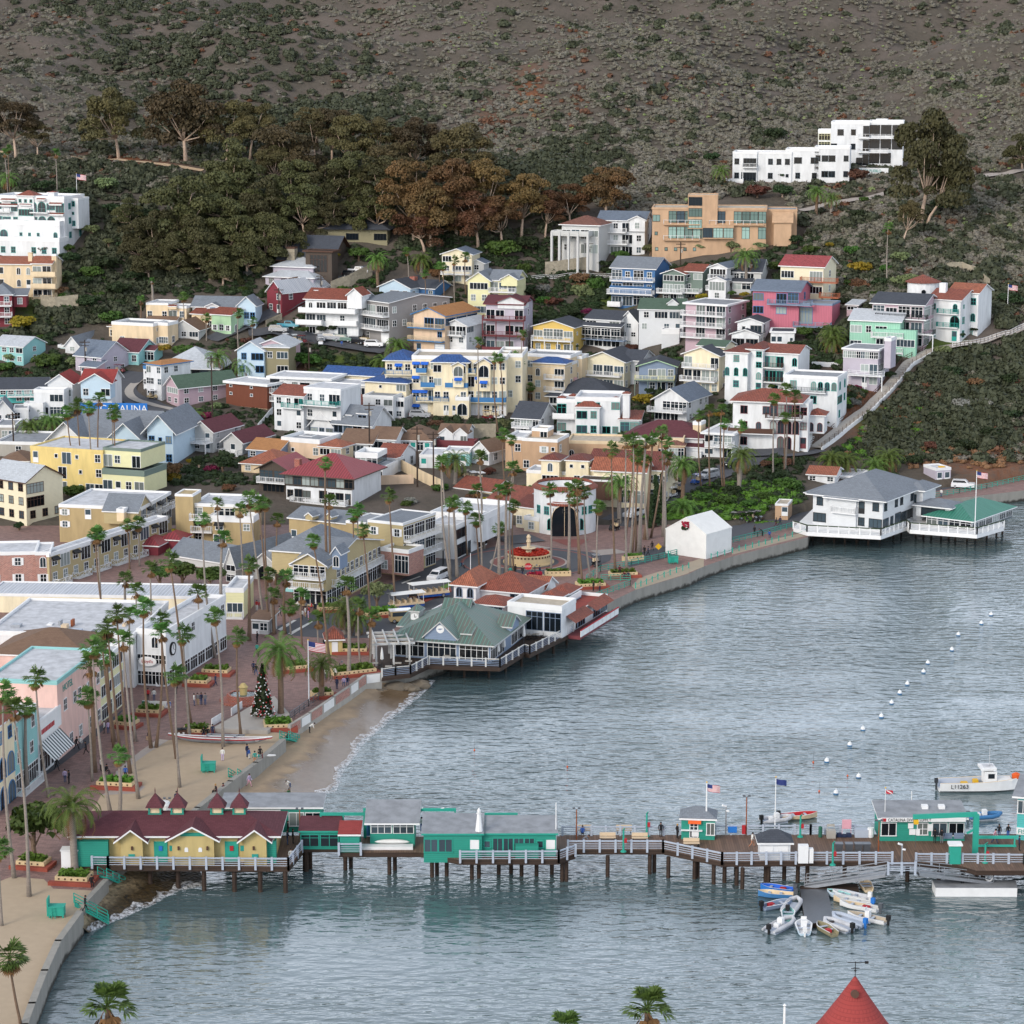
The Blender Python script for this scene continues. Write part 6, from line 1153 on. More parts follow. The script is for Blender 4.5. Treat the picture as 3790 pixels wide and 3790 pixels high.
def guardbox(reg,x,y,label,rz=0):
 R(reg);o=at(x,y);root=thing('lifeguard_box',label,'beach stand',o,rad(rz));m=MB();m.box(-.8,.8,-.6,.6,.25,1.15);m.box(-.85,.85,-.65,.65,1.15,1.22)
 for sx in(-.7,.7):
  for sy in(-.5,.5):m.box(sx-.07,sx+.07,sy-.07,sy+.07,-.1,.26)
 m.build('box','tealpaint',root);b=MB();b.box(-.95,-.82,-.62,.62,.2,2.1);b.build('backboard','tealpaint',root);l=MB()
 for x_ in(-.45,-.05):l.bar((x_,-.85,0),(x_,-.62,1.25),.05)
 for i in range(4):l.bar((-.45,-.83+.05*i,.25+.28*i),(-.05,-.83+.05*i,.25+.28*i),.04)
 l.build('ladder','tealpaint',root)
guardbox('Y6',150,1130,'turquoise wooden beach stand with ladder in the middle of the sand');guardbox('Y8',430,1000,'turquoise wooden beach stand with ladder on the lower sand');guardbox('Y3',1815,680,'turquoise ladder box on the promenade by the wrapped building')
def planter(reg,x,y,w,d,label,rz=-15,fill='grass',seat=True):
 R(reg);o=at(x,y);root=thing('planter',label,'planter',o,rad(rz));m=MB();t=.22
 for a in((-w/2,w/2,-d/2,-d/2+t),(-w/2,w/2,d/2-t,d/2),(-w/2,-w/2+t,-d/2+t,d/2-t),(w/2-t,w/2,-d/2+t,d/2-t)):m.box(*a,-.2,.85)
 for i in range(int(w/.7)):x_=-w/2+.45+i*.7;m.box(x_-.1,x_+.1,-d/2-.02,-d/2,.5,.7,1)
 m.build('tiled_box',['planter','trimbrown'],root)
 if seat:b=MB();b.box(-w/2-.6,w/2+.6,-d/2-.6,-d/2-.04,-.2,.42);b.box(w/2+.04,w/2+.6,-d/2,d/2,-.2,.42);b.build('bench','planterbase',root)
 v,f=[],[];g=np.random.default_rng(int(x));n=int(w*d*26);c=np.stack([g.uniform(-w/2+.3,w/2-.3,n),g.uniform(-d/2+.3,d/2-.3,n),g.uniform(.7,1.25,n)],1);v,f=cards(c,np.tile((0,0,1.0),(n,1)),.4,.9,1,g);link('greenery',mesh_np('greenery',v,f,fill),root)
planter('Y8',255,620,3.3,2.2,'square tiled planter with brick bench under the bushy tree',-12);planter('Y8',560,735,3.6,2.4,'square tiled planter with brick bench around the big date palm',-8)
planter('Y5',880,1040,4.5,2.2,'tiled planter with red bench on the point of the sand',-10);planter('Y5',950,585,2.8,2.2,'tiled planter before the striped awning street',-20,'grass');planter('Y5',1130,490,3.2,2.4,'tiled planter behind the long white banner',-10);planter('Y5',1500,270,2.8,2.2,'tiled planter nearest the white shop corner',-10);planter('Y5',1630,190,3.8,2.2,'tiled planter with bins along the white shops',-10);planter('Y5',1480,640,3.4,2.2,'clipped bush planter left of the stage',-5)
planter('Y2',480,1280,4,2.5,'tiled planter beside the big date palm of the plaza',20);planter('Y2',780,835,5,2,'long tiled planter by the arcade terrace',10);planter('Y2',1130,870,5.5,3,'tiled planter of the gray green street tree',20);planter('Y2',920,1150,4.5,2,'planter wall running from the ticket kiosk',0);planter('Y2',930,1310,6,3,'green planter bed above the promenade wall',25);planter('Y6',670,800,3.8,3,'tiled planter with red bench at the end of the stage',8);planter('Y6',1000,570,3,1.6,'tiled planter near the flagpole',15)
planter('Y3',945,775,4.4,.9,'low white tiled wall bench before the fountain plaza',4,'grass',False);planter('Y3',1510,660,3.8,.9,'low white tiled wall bench by the upper promenade',20,'grass',False);planter('Y3',1435,780,4.6,2,'cream planter with two palms on the sea walk',12);planter('Y3',1190,860,4.6,2.6,'round cornered planter by the white picket gate',12);planter('Y3',770,805,3,1.5,'flower bed planter under the stop sign',10,'flowers',False)
R('Y3')
def flower_fountain():
 root=thing('flower_fountain','round tiled fountain filled with red flowers in the roundabout','fountain',at(725,672));m=MB();m.lathe([(4.4,-.1),(4.4,.25),(4,.25),(4,1.7),(3.6,1.7),(3.6,1.3),(.01,1.3)],40);m.build('basin','planter',root);b=MB()
 for i in range(40):a=2*pi*i/40;b.box(-.16,.16,-4.03,-3.9,1.25,1.55,0,Matrix.Rotation(a,4,'Z'))
 b.build('tile_band','trimbrown',root);g=np.random.default_rng(1);n=1100;a=g.uniform(0,6.28,n);r=np.sqrt(g.uniform(.1,1,n))*3.5;v,f=cards(np.stack([np.cos(a)*r,np.sin(a)*r,1.5+g.uniform(0,.4,n)],1),np.tile((0,0,1.),(n,1)),.42,.8,1,g);link('flowers',mesh_np('flowers',v,f,'flowers'),root)
 c=MB();c.lathe([(.9,1.3),(.5,1.9),(.45,2.2),(1.3,2.5),(1.2,2.6),(.3,2.5),(.3,3.4),(.42,3.6),(.3,4.1),(.4,4.4),(.22,4.8),(.01,4.9)],16);c.build('centre_column','stucco',root)
flower_fountain()
R('Y6')
def plaza_fountain():
 root=thing('plaza_fountain','octagonal brick fountain with yellow tiled column on the brick plaza','fountain',at(410,600));m=MB();m.lathe([(3.3,0),(3.3,.3),(2.3,.3),(2.3,1.1),(2,1.1),(2,.7),(.01,.7)],8);m.build('basin','redbrick',root);c=MB();c.lathe([(.5,.7),(.55,1.9),(.7,2),(.5,2.2),(.3,2.5),(.01,2.6)],12);c.build('column','kioskyellow',root);w_=MB();w_.lathe([(1.98,.95),(.01,.95)],8);w_.build('water','sea_water',root)
plaza_fountain()
poly('stage',[(170,805),(590,820),(760,700),(640,560),(460,640)],GZ+.55,'kerb',.9,region='Y6');bpy.data.objects['stage'].name='stage_platform'
R('Y6');tw=thing('decorated_tree','tall Christmas tree covered in red and white balls on the plaza stage','Christmas tree',at(555,715,GZ+.55));hh=6.9
t_=MB();t_.tube([(0,0,0),(0,0,5)],[.12,.05],6);t_.build('trunk','palmbark',tw)
link('foliage',crown_mesh('fir',[(rnd.uniform(-.15,.15),rnd.uniform(-.15,.15),.5+hh*.9*j/15,1.45*(1.02-j/15.5),.5)for j in range(16)],150,.3,'darkleaf',3),tw)
for nm,mt,sd in(('white_baubles','trim',1),('red_baubles','redpaint',2)):
 m=MB();r=random.Random(sd)
 for i in range(110 if sd==1 else 90):
  z=hh*(1-math.sqrt(r.random()))*.95+.3;a=r.uniform(0,6.28);rr=1.62*(1.03-z/hh)+.08;s=.11;c=Vector((cos(a)*rr,sin(a)*rr,z));m.add([c+Vector(v)*s for v in((1,0,0),(-1,0,0),(0,1,0),(0,-1,0),(0,0,1),(0,0,-1))],[(0,2,4),(2,1,4),(1,3,4),(3,0,4),(2,0,5),(1,2,5),(3,1,5),(0,3,5)])
 o=m.build(nm,mt,tw,uv=False);kind(o,'stuff')
rail('picket_fence','long white vinyl fence on the plaza steps by the stage','Y6',[(170,790),(260,735)],'trim',1,'s');rail('picket_fence','short white vinyl fence beside the octagonal fountain','Y6',[(318,710),(398,655)],'trim',1,'s');rail('ramp_railing','dark handrail of the ramp along the promenade wall','Y6',[(760,740),(900,640),(1010,570)],'steel')
def canoe():
 R('Y6');a,b=at(-155,905,GZ),at(625,930,GZ);d=b-a;L=d.length;root=thing('outrigger_canoe','long gray outrigger canoe with red striped gunwales on the sand','canoe',a.lerp(b,.5),math.atan2(d.y,d.x))
 m=MB();n=14;vs=[]
 for i in range(n+1):
  t=i/n*2-1;w_=.5*(1-abs(t)**2.6)+.03;sh=.35*abs(t)**3
  for k in range(7):a_=pi*k/6;vs.append((t*L/2,-cos(a_)*w_,.75+sh-sin(a_)*(.7*(1-abs(t)**4)+.05)))
 m.add(vs,[(i*7+k,i*7+k+1,i*7+8+k,i*7+7+k)for i in range(n)for k in range(6)]);m.build('hull','membrane_gray',root)
 for nm,yy,mt in(('gunwale',0,'trim'),('stripe',-.02,'redpaint')):
  g=MB()
  for i in range(n):
   for sg in(-1,1):
    P_=lambda i:(lambda t:(t*L/2,sg*(.5*(1-abs(t)**2.6)+.06),.78+.35*abs(t)**3-(0 if nm=='gunwale' else.16)))(i/n*2-1);g.bar(P_(i),P_(i+1),.12,.1)
  g.build(nm,mt,root,uv=False)
 o=MB();o.tube([(-2.6,2.6,.2),(-2.2,2.6,.35),(2.2,2.6,.35),(2.7,2.6,.5)],[.08,.2,.2,.08],8);o.build('outrigger','membrane_gray',root)
 for x in(-1.8,1.8):s=MB();s.bar((x,-.4,1),(x,2.6,.5),.12);s.build('boom','aluminium',root)
 text('101',.35,root,(L*.36,-.34,.62),(pi/2,0,.3),'trim')
canoe()
# ---- the big white wrapped building, restaurants and clubhouse
R('Y4')
H('building shrouded in white plastic wrap with a red bow on its gable',(92,290,375,498),-38,8,'whitecloth','gy:whitecloth:2.5:.06',F='',tr='whitecloth',name='wrapped_building',cat='building',z=GZ)
WRAP=COL.objects[-1].parent or COL.objects[-1]
fl=MB()
for i in range(60):a,b=rnd.uniform(-.7,.7),rnd.uniform(-.9,.5);fl.box(a-.1,a+.1,-.3,-.08,5.6+b-.1,5.6+b+.1,0 if b>-.35 else 1)
fl.build('red_bow',['flowers','darkleaf'],bpy.data.objects['wrapped_building'],uv=False)
def deck(name,label,reg,pts,z,th,mat,piles=(),fascia='timber',cat='deck',pr=.2,pz=-3,skirt=None):
 R(reg);ps=[at(*p,z)for p in pts];O=Vector((ps[0].x,ps[0].y,0));root=thing(name,label,cat,O);m=MB();m.prism([((p-O).x,(p-O).y)for p in ps],z-th,z,1,0);m.build('deck',[mat,fascia],root)
 for p in piles:v=at(*p,0)-O;t=MB();t.tube([(v.x,v.y,pz),(v.x,v.y,z-th)],pr,7);t.build('pile','timber',root)
 return root,O
r_,O_=deck('restaurant_deck','timber deck on piles carrying the green roofed restaurant','Y7',[(480,945),(1020,962),(1205,850),(1240,862),(1575,695),(1590,620),(1200,520),(300,640),(60,830),(130,1035),(235,1020),(345,1010)],2.5,.5,'wood_deck' if False else 'timber',[(750,1030),(935,1030),(560,1000),(1060,990),(1180,950),(1300,900),(1420,850),(1520,790),(850,1000),(650,985)])
def bit(parent,name,mat,fn):m=MB();fn(m);return m.build(name,mat,parent)
def drail(label,reg,pts,z,h=1.2,mat='railgray',net=True,post=2.2,cat='railing',garland=False):
 R(reg);ps=[at(*p,z)for p in pts];O=ps[0].copy();root=thing('deck_railing',label,cat,O);m=MB();g=MB()
 for a,b in zip(ps,ps[1:]):
  a,b=a-O,b-O;n=max(1,round((b-a).length/post))
  for i in range(n+1):p=a.lerp(b,i/n);m.bar(p-Vector((0,0,.3)),p+Vector((0,0,h+.12)),.24)
  m.bar(a+Vector((0,0,h)),b+Vector((0,0,h)),.14,.1)
  for zz in(.2,.45,.7,.95):g.bar(a+Vector((0,0,zz)),b+Vector((0,0,zz)),.03,.07)
 if garland:bit(root,'garland','darkleaf',lambda k:[k.bar(a-O+Vector((0,0,h+.1)),b-O+Vector((0,0,h+.1)),.2,.16)for a,b in zip(ps,ps[1:])])
 m.build('posts',mat,root,uv=False);g.build('rails','bluegray' if net else mat,root,uv=False)
drail('gray post railing round the restaurant deck above the water','Y7',[(485,935),(1018,955),(1204,842),(1242,855),(1570,688)],2.5,mat='lightgray');drail('gray post railing round the dining terrace under the pergola','Y7',[(130,1030),(232,1016),(345,1006),(478,935)],2.5,mat='lightgray')
H('seafood restaurant with patinated green hipped metal roof and louvred dormers',(215,945,752,898),-17,17,'bluegray','hip:seam_green:4.0:.9',F='GGG',S='GG.GG',fr='trim',tr='lightgray',z=2.5,name='restaurant',cat='restaurant',gl='gl_dark',fnd=.4,V=[((450,690,725,760),-.4,5,dict(r='gy:seam_green:2.2:.3',c='bluegray',n='gable',tr='lightgray')),((340,410,690,715),1,3,dict(r='gx:seam_green:.6:.25',c='trim',n='dormer',F='')),((735,800,700,730),1,3,dict(r='gx:seam_green:.6:.25',c='trim',n='dormer')),((570,750,560,590),7,5,dict(r='gx:seam_green:2:.4',c='bluegray',n='cupola',F='ssss')),((320,385,515,585),11,2,dict(r='hip:seam_green:.8:.25',c='lightgray',n='clock_tower')),((240,420,640,690),9,5,dict(r='shed:seam_green:1',n='annex')),((1000,1100,640,700),8,4,dict(r='gx:seam_green:1.2:.3',n='gable'))])
REST=bpy.data.objects['restaurant']
H('white Spanish restaurant with clustered red tile roofs and waterside terrace',(500,1480,585,690),-22,20,'white','flat:membrane_red:.5',F='',S='.GG.GG',z=2.5,name='restaurant',cat='restaurant',gl='gl_dark',fr='bluegray',fnd=.4,V=[((1075,1478,500,690),-.3,6,dict(F='.GG',r='flat:membrane_tan:.5',fr='bluegray')),((1150,1480,470,590),9,9,dict(F='',S='.W',r='flat:membrane_tan:.5')),((660,830,320,560),7,8,dict(r='hip:t_orange:2:.6',F='aa/..',n='tower')),((835,1215,372,560),9,8,dict(r='hip:t_red:2.4:.5',F='..W/...',S='WW')),((825,1040,480,560),1.5,5,dict(r='hip:t_red:1:.5',F='GGW')),((1310,1450,430,470),9,4,dict(r='hip:t_red:.9:.4',F='W')),((1400,1540,385,420),14,5,dict(r='hip:t_red:.9:.4',F='')),((1215,1360,345,430),17,5,dict(r='gx:t_orange:1.4:.4',F='W'))])
GAL=bpy.data.objects['restaurant.001']
gw=max(v[0]for v in next(c for c in GAL.children if c.name.startswith('wall')).bound_box)
for y0 in(1.5,10.5):bit(GAL,'awning','t_red',lambda m:m.add([(gw+.05,y0,3.1),(gw+.05,y0+8,3.1),(gw+1.7,y0+8,2.1),(gw+1.7,y0,2.1)],[(0,3,2,1)]))
bit(GAL,'terrace','maroonwood',lambda m:m.box(gw+.02,gw+2.2,2,19,-.5,.02));bit(GAL,'terrace_panel','trim',lambda m:[m.box(gw+2.22,gw+2.3,2+i*1.9,3.7+i*1.9,-.1,.85)for i in range(9)]);bit(GAL,'terrace_cap','redpaint',lambda m:m.box(gw+2.18,gw+2.36,2,19,.88,1.0))
r_,O_=deck('clubhouse_deck','white railed timber deck on piles below the clubhouse','Y4',[(745,352),(815,374),(1195,394),(1328,347),(1345,362),(1690,388),(1830,348),(1800,295),(1450,225),(850,250)],3,.7,'trim',[(x,y)for x,y in((845,418),(900,425),(955,430),(1010,435),(1070,430),(1130,440),(1190,420),(1260,405),(1375,400),(1415,402),(1455,405),(1505,408),(1545,412),(1578,418),(1640,420),(1682,420),(1740,410),(1790,395),(1820,385),(1300,385),(1080,410),(960,405))],'trim')
drail('white timber railing round the clubhouse deck','Y4',[(745,350),(815,372),(1195,392),(1328,345),(1345,360),(1690,386),(1828,347)],3,1.1,'trim',False,1.8,garland=True)
H('white two storey clubhouse on piles with broad gray hip roofs',(856,1188,190,354),-32,19,'whitesiding','hip:r_gray:3.4:1.1',F='w.wdw/WwDwW',S='w.ww.w.w/WwGWW.W',fr='dark',z=3,fnd=.5,name='clubhouse',cat='clubhouse',V=[((930,1060,195,345),-.5,1,dict(r='hip:r_gray:.8:.9',F='',n='bay')),((1350,1440,150,330),14,6,dict(r='hip:r_gray:1.2:.8',F='w/.')),((1400,1560,242,300),12,6,dict(r='hip:r_gray:1:.6',F='G',n='porch')),((850,960,170,180),4,8,dict(r='hip:r_gray:1:.8',n='wing_roof'))],b='0:.3-.65:1.2',gl='gl_mid')
H('open sided dining pavilion with green hipped canvas roof on the clubhouse deck',(1440,1648,303,352),-36,17,'gl_mid','hip:green_canvas:2:.7' if False else 'hip:seam_teal:2:.7',F='GGGG',S='GGGGGG',z=3,name='pavilion',cat='pavilion',fr='trim',fnd=.3)if 'seam_teal' in MATS else None
# ---- the pier
M('deckplank','6c5444','wood',rot=pi/2);M('siding_teal','258f7d','siding');M('canvas_yellow','c8a818','plain')
PZ=3.0
def piles(x0,pts):return pts
deck('restroom_deck','weathered timber deck under the yellow restroom building','X1',[(300,560),(1665,570),(1770,440),(1760,330),(60,330),(60,540)],PZ,.55,'deckplank',[(625,722),(835,732),(1030,745),(1258,752),(1452,755),(1642,760),(835,640),(1452,660),(1258,650),(1800,600)],'timber',pr=.26)
deck('pier_deck','narrow planked pier deck under the teal harbour huts','X2',[(-40,400),(300,400),(300,435),(880,435),(1165,490),(1872,488),(1990,445),(1990,320),(-40,320)],PZ-.04,.55,'deckplank',[(55,560),(95,550),(345,560),(385,540),(660,590),(700,560),(965,610),(1000,590),(1070,600),(1250,625),(1300,615),(1442,590),(1530,580),(1605,600),(1712,600),(1822,590),(1895,640),(1925,640)],'timber',pr=.24)
deck('pier_deck','broad planked pier deck with booth, lamp posts and benches','X3',[(-60,570),(762,570),(1228,668),(1932,662),(2700,665),(3100,690),(3250,735),(3750,735),(3900,680),(5200,690),(5200,440),(-60,452)],PZ-.02,.55,'deckplank',[(320,780),(655,760),(690,745),(802,790),(1010,800),(1035,790),(1162,840),(1248,830),(1345,850),(1390,880),(1575,830),(1597,840),(1722,800),(1830,830),(1905,830),(2200,840),(2700,820),(2950,850),(3250,830),(3300,850),(3700,830),(3800,850),(4300,830),(4700,830),(1340,720),(1590,720)],'timber',pr=.24)
def prail(label,reg,pts,z=PZ):drail(label,reg,pts,z,1.05,'railgray',False,1.75)
prail('gray timber railing along the front of the restroom deck','X1',[(185,560),(305,562),(1662,572),(1765,440)]);prail('gray timber railing before the big teal harbour hut','X2',[(1165,492),(1870,490),(1990,447)]);prail('short gray railing beside the red roofed shelter','X2',[(298,437),(455,437)])
prail('gray timber railing along the near edge of the middle pier','X3',[(5,570),(760,570),(1228,668),(1932,663),(2580,664)]);prail('gray timber railing along the near edge by the crane','X4',[(1012,905),(1932,912),(2100,912)]);prail('gray timber railing along the far edge of the pier','X3',[(-40,457),(880,456)]);prail('gray timber railing along the far edge behind the shed','X3',[(1175,450),(1932,447),(2400,447)]);prail('low gray gate railing between the two gangways','X4',[(775,985),(1005,985)])
R('X1')
H('yellow restroom building with maroon hip roof and three gabled bays',(70,1560,316,530),0,7.5,'kioskyellow','hip:r_maroon:1.5:.8',F='',fr='tealpaint',tr='trim',z=PZ,name='restroom_building',cat='restroom',fnd=.1,V=[((415,578,342,558),-1.0,2.4,dict(r='gy:r_maroon:.9:.7',F='',n='bay')),((800,1113,342,558),-1.0,2.4,dict(r='gy:r_maroon:1.25:.7',F='',n='bay')),((1338,1505,342,558),-1.0,2.4,dict(r='gy:r_maroon:.9:.7',F='',n='bay')),((70,318,372,558),-.9,.8,dict(c='siding_teal',r='none',n='trellis_box')),((1500,1572,368,556),-.3,1,dict(c='siding_teal',r='none',n='corner_cabinet'))])
RB=bpy.data.objects['restroom_building'];kx=.4917*mpp(RB.location)
for i,x in enumerate((705,1238)):
 lx=(x-815)*kx;place_window(RB,'d',1.3,2.2,(lx,-.06,.1),0,'tealpaint','tealpaint','tealpaint');bit(RB,'poster',['bluecloth','redpaint'][i],lambda m:m.box(lx-.2,lx+.2,-.2,-.13,1.35,1.9))
 bit(RB,'notice_board','trimteal',lambda m:m.box(lx+.95,lx+1.5,-.1,-.01,1.3,1.9))
for x in(906,1010):lx=(x-815)*kx;bit(RB,'tile_picture','trim',lambda m:m.prism([(-.2,0),(.2,0),(.2,.35),(.12,.5),(-.12,.5),(-.2,.35)],0,.06,M4=Matrix.Translation((lx,-1.0,1.5))@Matrix.Rotation(pi/2,4,'X')))
for x in(500,848,1064,1410):lx=(x-815)*kx;bit(RB,'wall_lamp','trimbrown',lambda m:m.box(lx-.1,lx+.1,-1.22,-1.0,1.75,2.15))
for x in(495,1420):lx=(x-815)*kx;bit(RB,'sign_board','trimteal',lambda m:m.box(lx-.35,lx+.35,-1.1,-1.01,.85,1.25))
bit(RB,'gable_vent','siding_teal',lambda m:m.box(-1.35+(956-815)*kx,1.35+(956-815)*kx,-1.06,-1.0,3.3,3.7))
for x in(636,806,1106,1275):
 lx=(x-815)*kx;c=MB();c.box(lx-.75,lx+.75,3,4.5,4.2,4.6);[c.box(lx+sx-.09,lx+sx+.09,sy-.09,sy+.09,4.5,5.35)for sx in(-.62,.62)for sy in(3.12,4.38)];c.box(lx-.6,lx+.6,3.2,4.3,4.5,5.3,1);cu=c.build('cupola',['siding_teal','stucco'],RB)
 t=MB();t.add([(lx-1,2.75,5.3),(lx+1,2.75,5.3),(lx+1,4.75,5.3),(lx-1,4.75,5.3),(lx,3.75,6.8)],[(0,1,4),(1,2,4),(2,3,4),(3,0,4),(3,2,1,0)]);t.lathe([(.03,6.7),(.06,7),(.01,7.4)],6,c=(lx,3.75,0));t.build('cupola_roof','r_maroon',cu)
R('X1')
H('green boat hire hut with gray roof and white round emblem sign',(1170,1910,120,300),0,4,'siding_teal','shed:membrane_gray:.3:.3',F='..W.WW',z=PZ,name='harbour_hut',cat='hut',fr='trim',fnd=.1,tr='trim');HH=bpy.data.objects['harbour_hut']
bit(HH,'sign_panel','trim',lambda m:m.box(-3,1.0,-.12,-.01,1.4,2.6));bit(HH,'emblem','bluegray',lambda m:m.lathe([(.36,0),(.36,.05),(.26,.05),(.26,0)],20)).matrix_local=Matrix.Translation((-.6,-.13,2.05))@Matrix.Rotation(pi/2,4,'X')
R('X2')
H('open teal shelter with patchy dark red roof',(22,300,285,400),0,3.5,'siding_teal','shed:r_maroon:.5:.2',F='GG',z=PZ,name='shelter',cat='shelter',fr='tealpaint',tr='tealpaint',fnd=.2,gl='gl_dark');H('small teal porch shelter with red roof',(305,445,310,432),0,3,'siding_teal','shed:r_red:.5:.2',F='.',z=PZ,name='shelter',cat='shelter',tr='trim',fnd=.2)
H('white and teal hut with large windows under a streaked gray roof',(522,840,215,390),0,4,'siding_teal','shed:membrane_gray:.9:.6',F='GG/',z=PZ,name='harbour_hut',cat='hut',tr='trim',fnd=.1,gl='gl_mid',V=[((450,830,395,425),-1.2,1.1,dict(c='trim',r='none',n='loading_ledge'))])
H('long teal harbour office with shuttered windows and two tone gray roof',(905,1320,302,470),0,5,'siding_teal','shed:membrane_gray:.6:.25',F='WW.d',z=PZ,name='harbour_hut',cat='hut',tr='tealpaint',fnd=.6,dm='trim',fr='tealpaint',gl='gl_mid',V=[((1320,1850,300,470),.6,4.4,dict(r='shed:membrane_gray:.5:.25',F='sWWWWsd',c='siding_teal',tr='tealpaint',n='glazed_wing')),((1560,1725,385,470),-.4,.9,dict(c='siding_teal',r='none',n='locker'))])
lm=thing('lighthouse_ornament','white miniature lighthouse standing on the teal office roof','ornament',at(1300,250,PZ+3.5)+Vector((0,.3,0)));bit(lm,'tower','trim',lambda m:m.lathe([(.42,-.6),(.2,1.35),(.3,1.4),(.3,1.5)],8));bit(lm,'lantern','trim',lambda m:m.lathe([(.2,1.5),(.2,1.8),(.01,2.1)],8))
for(a,b,y,lb)in((170,490,150,'left'),(480,1130,118,'longest'),(1115,1570,153,'right')):
 o0,o1=at(a,330,PZ),at(b,330,PZ);k=CUR[2]*mpp(o0);h=(330-y)*k;root=thing('hoist_frame',lb+' teal timber frame standing on the far side of the pier','frame',o0);L=(o1-o0).length;bit(root,'beam','tealpaint',lambda m:m.box(-.1,L+.1,-.12,.12,h-.2,h+.12));n=max(2,int(L/4))
 for i in range(n+1):bit(root,'post','tealpaint',lambda m:m.box(L*i/n-.09,L*i/n+.09,-.08,.08,0,h-.2))
sb=MB();sb.v=[];n=12
for i in range(n+1):t=i/n*2-1;w_=.3*(1-t*t)**.6+.01;sb.v+=[(t*1.95,0,.5-w_),(t*1.95,-.09,.5),(t*1.95,0,.5+w_),(t*1.95,.05,.5)]
for i in range(n):
 for k in range(4):sb.f.append([i*4+k,i*4+(k+1)%4,i*4+4+(k+1)%4,i*4+4+k]);sb.m.append(0)
tag(sb.build('paddle_board','whitecloth',None,at(680,385,PZ)+Vector((0,-.5,.1)),smooth=True),'white paddle board leaning along the ledge of the white and teal hut','board')
R('X3')
H('little green ticket booth with gray roof and orange roll up awning',(905,1168,322,487),-6,3,'siding_teal','hip:r_gray:1:.25',F='.G.W',z=PZ,name='ticket_booth',cat='booth',fr='trim',tr='trim',fnd=.05);TB=bpy.data.objects['ticket_booth']
bit(TB,'awning','orange',lambda m:m.add([(-1.1,-.05,2.45),(.35,-.05,2.45),(.35,-.5,1.95),(-1.1,-.5,1.95)],[(0,3,2,1)]));bit(TB,'price_board','trim',lambda m:m.box(-.7,.1,-.14,-.01,.35,1.0));bit(TB,'counter','trim',lambda m:m.box(-1.9,.5,-.35,-.01,1.05,1.15))
H('square white store shed with dark shingle hip roof',(1530,1770,508,652),0,2.4,'white','hip:r_dark:1.1:.35',F='dd',z=PZ,name='store_shed',cat='shed',fr='trim',dm='trim',fnd=.05)
R('X4')
H('teal dive shop with lettered fascia and picture windows',(705,1425,525,718),0,4.5,'siding_teal','shed:membrane_gray:.45:.35',F='W.wWW',z=PZ,name='dive_shop',cat='shop',fr='trim',tr='trim',fnd=.05);DS=bpy.data.objects['dive_shop']
bit(DS,'fascia','trim',lambda m:m.box(-4.75,4.75,-.5,-.38,2.38,2.85));text('CATALINA DIVERS SUPPLY',.5,DS,(-4.0,-.52,2.6),ax='LEFT',sx=.82);bit(DS,'dive_emblem','redpaint',lambda m:m.box(-4.65,-4.2,-.53,-.5,2.42,2.8))
for x,w_,z0_,z1_ in((-1.35,.6,1.5,2.1),(-.9,1.2,.75,1.4),(.9,.5,1.2,2),(2.8,1.1,.3,.95),(4.1,1.1,.3,.95)):bit(DS,'notice','trim' if x<1 else 'bluegray',lambda m:m.box(x-w_/2,x+w_/2,-.14,-.01,z0_,z1_))
for x in(.6,2.5):bit(DS,'skylight','trim',lambda m:m.box(x-.35,x+.35,2.2,3,2.9,3.4))
H('two storey teal pier office lettered FISH cut off by the right edge',(1875,2140,345,720),-18,6,'teal','shed:membrane_gray:.5:.6',F='W.W/.G',L='w/',z=PZ,name='pier_office',cat='office',fr='trim',tr='trim',fnd=.05,V=[((1870,2140,615,670),-.15,.3,dict(c='trim',r='none',n='sign_band'))]);FO=bpy.data.objects['pier_office']
fw=min(v[0]for v in next(c for c in FO.children if c.name.startswith('wall')).bound_box);text('FISH',.7,FO,(fw+.15,-.2,(718-640)*.4348*mpp(FO.location)),mat='trimteal',ax='LEFT')
text('B',.95,FO,(fw-.03,1.2,3.6),(pi/2,0,-pi/2),'redpaint')
g_=thing('crane_gantry','teal painted crane arm with yellow hoist beside the dive shop','crane',at(1515,830,PZ));kk=.4348*mpp(g_.location);bit(g_,'mast','tealpaint',lambda m:(m.box(-.3,.3,-.25,.25,0,4.6),m.bar((.1,0,4.6),(-7,0,4.3),.35,.5),m.bar((-1,0,2.4),(-.1,0,2.9),.2)));bit(g_,'hoist','yellowpaint',lambda m:m.box(-6.9,-6.4,-.25,.25,3.5,4));bit(g_,'hook_cable','steel',lambda m:m.bar((-6.65,0,3.5),(-6.65,0,.8),.04))
bm2=MB();bm2.box(-2.3,2.3,-.12,.12,1.0,1.3);bm2.box(-2.3,2.3,-.12,.12,0.05,.25);[bm2.box(x-.08,x+.08,-.1,.1,0,1.0)for x in(-2.1,2.1)];tag(bm2.build('barrier','pierlight',None,at(1690,770,PZ)),'bright green barrier beams between crane and pier office','barrier')
bc=thing('control_box','teal control cabinet with white roof by the near railing','cabinet',at(1340,905,PZ));bit(bc,'cabinet','tealpaint',lambda m:m.box(-.6,.6,-.5,.5,0,2.1));bit(bc,'roof','trim',lambda m:m.box(-.75,.75,-.65,.65,2.1,2.3))
NPOST=[0]
def lamp(reg,x,y,top,label,z=PZ,mat='rust',heads=2):
 R(reg);o=at(x,y,z);h=(y-top)*CUR[2]*mpp(o);r=thing('lamp_post',label,'lamp post',o);bit(r,'pole',mat,lambda m:m.tube([(0,0,0),(0,0,h)],[.08,.06],6))
 for i in range(heads):s=-1 if i else 1;bit(r,'lamp_head','steel',lambda m:(m.bar((0,0,h),(s*.3,0,h+.15),.05),m.box(s*.3-.14,s*.3+.14,-.14,.14,h+.1,h+.28)))
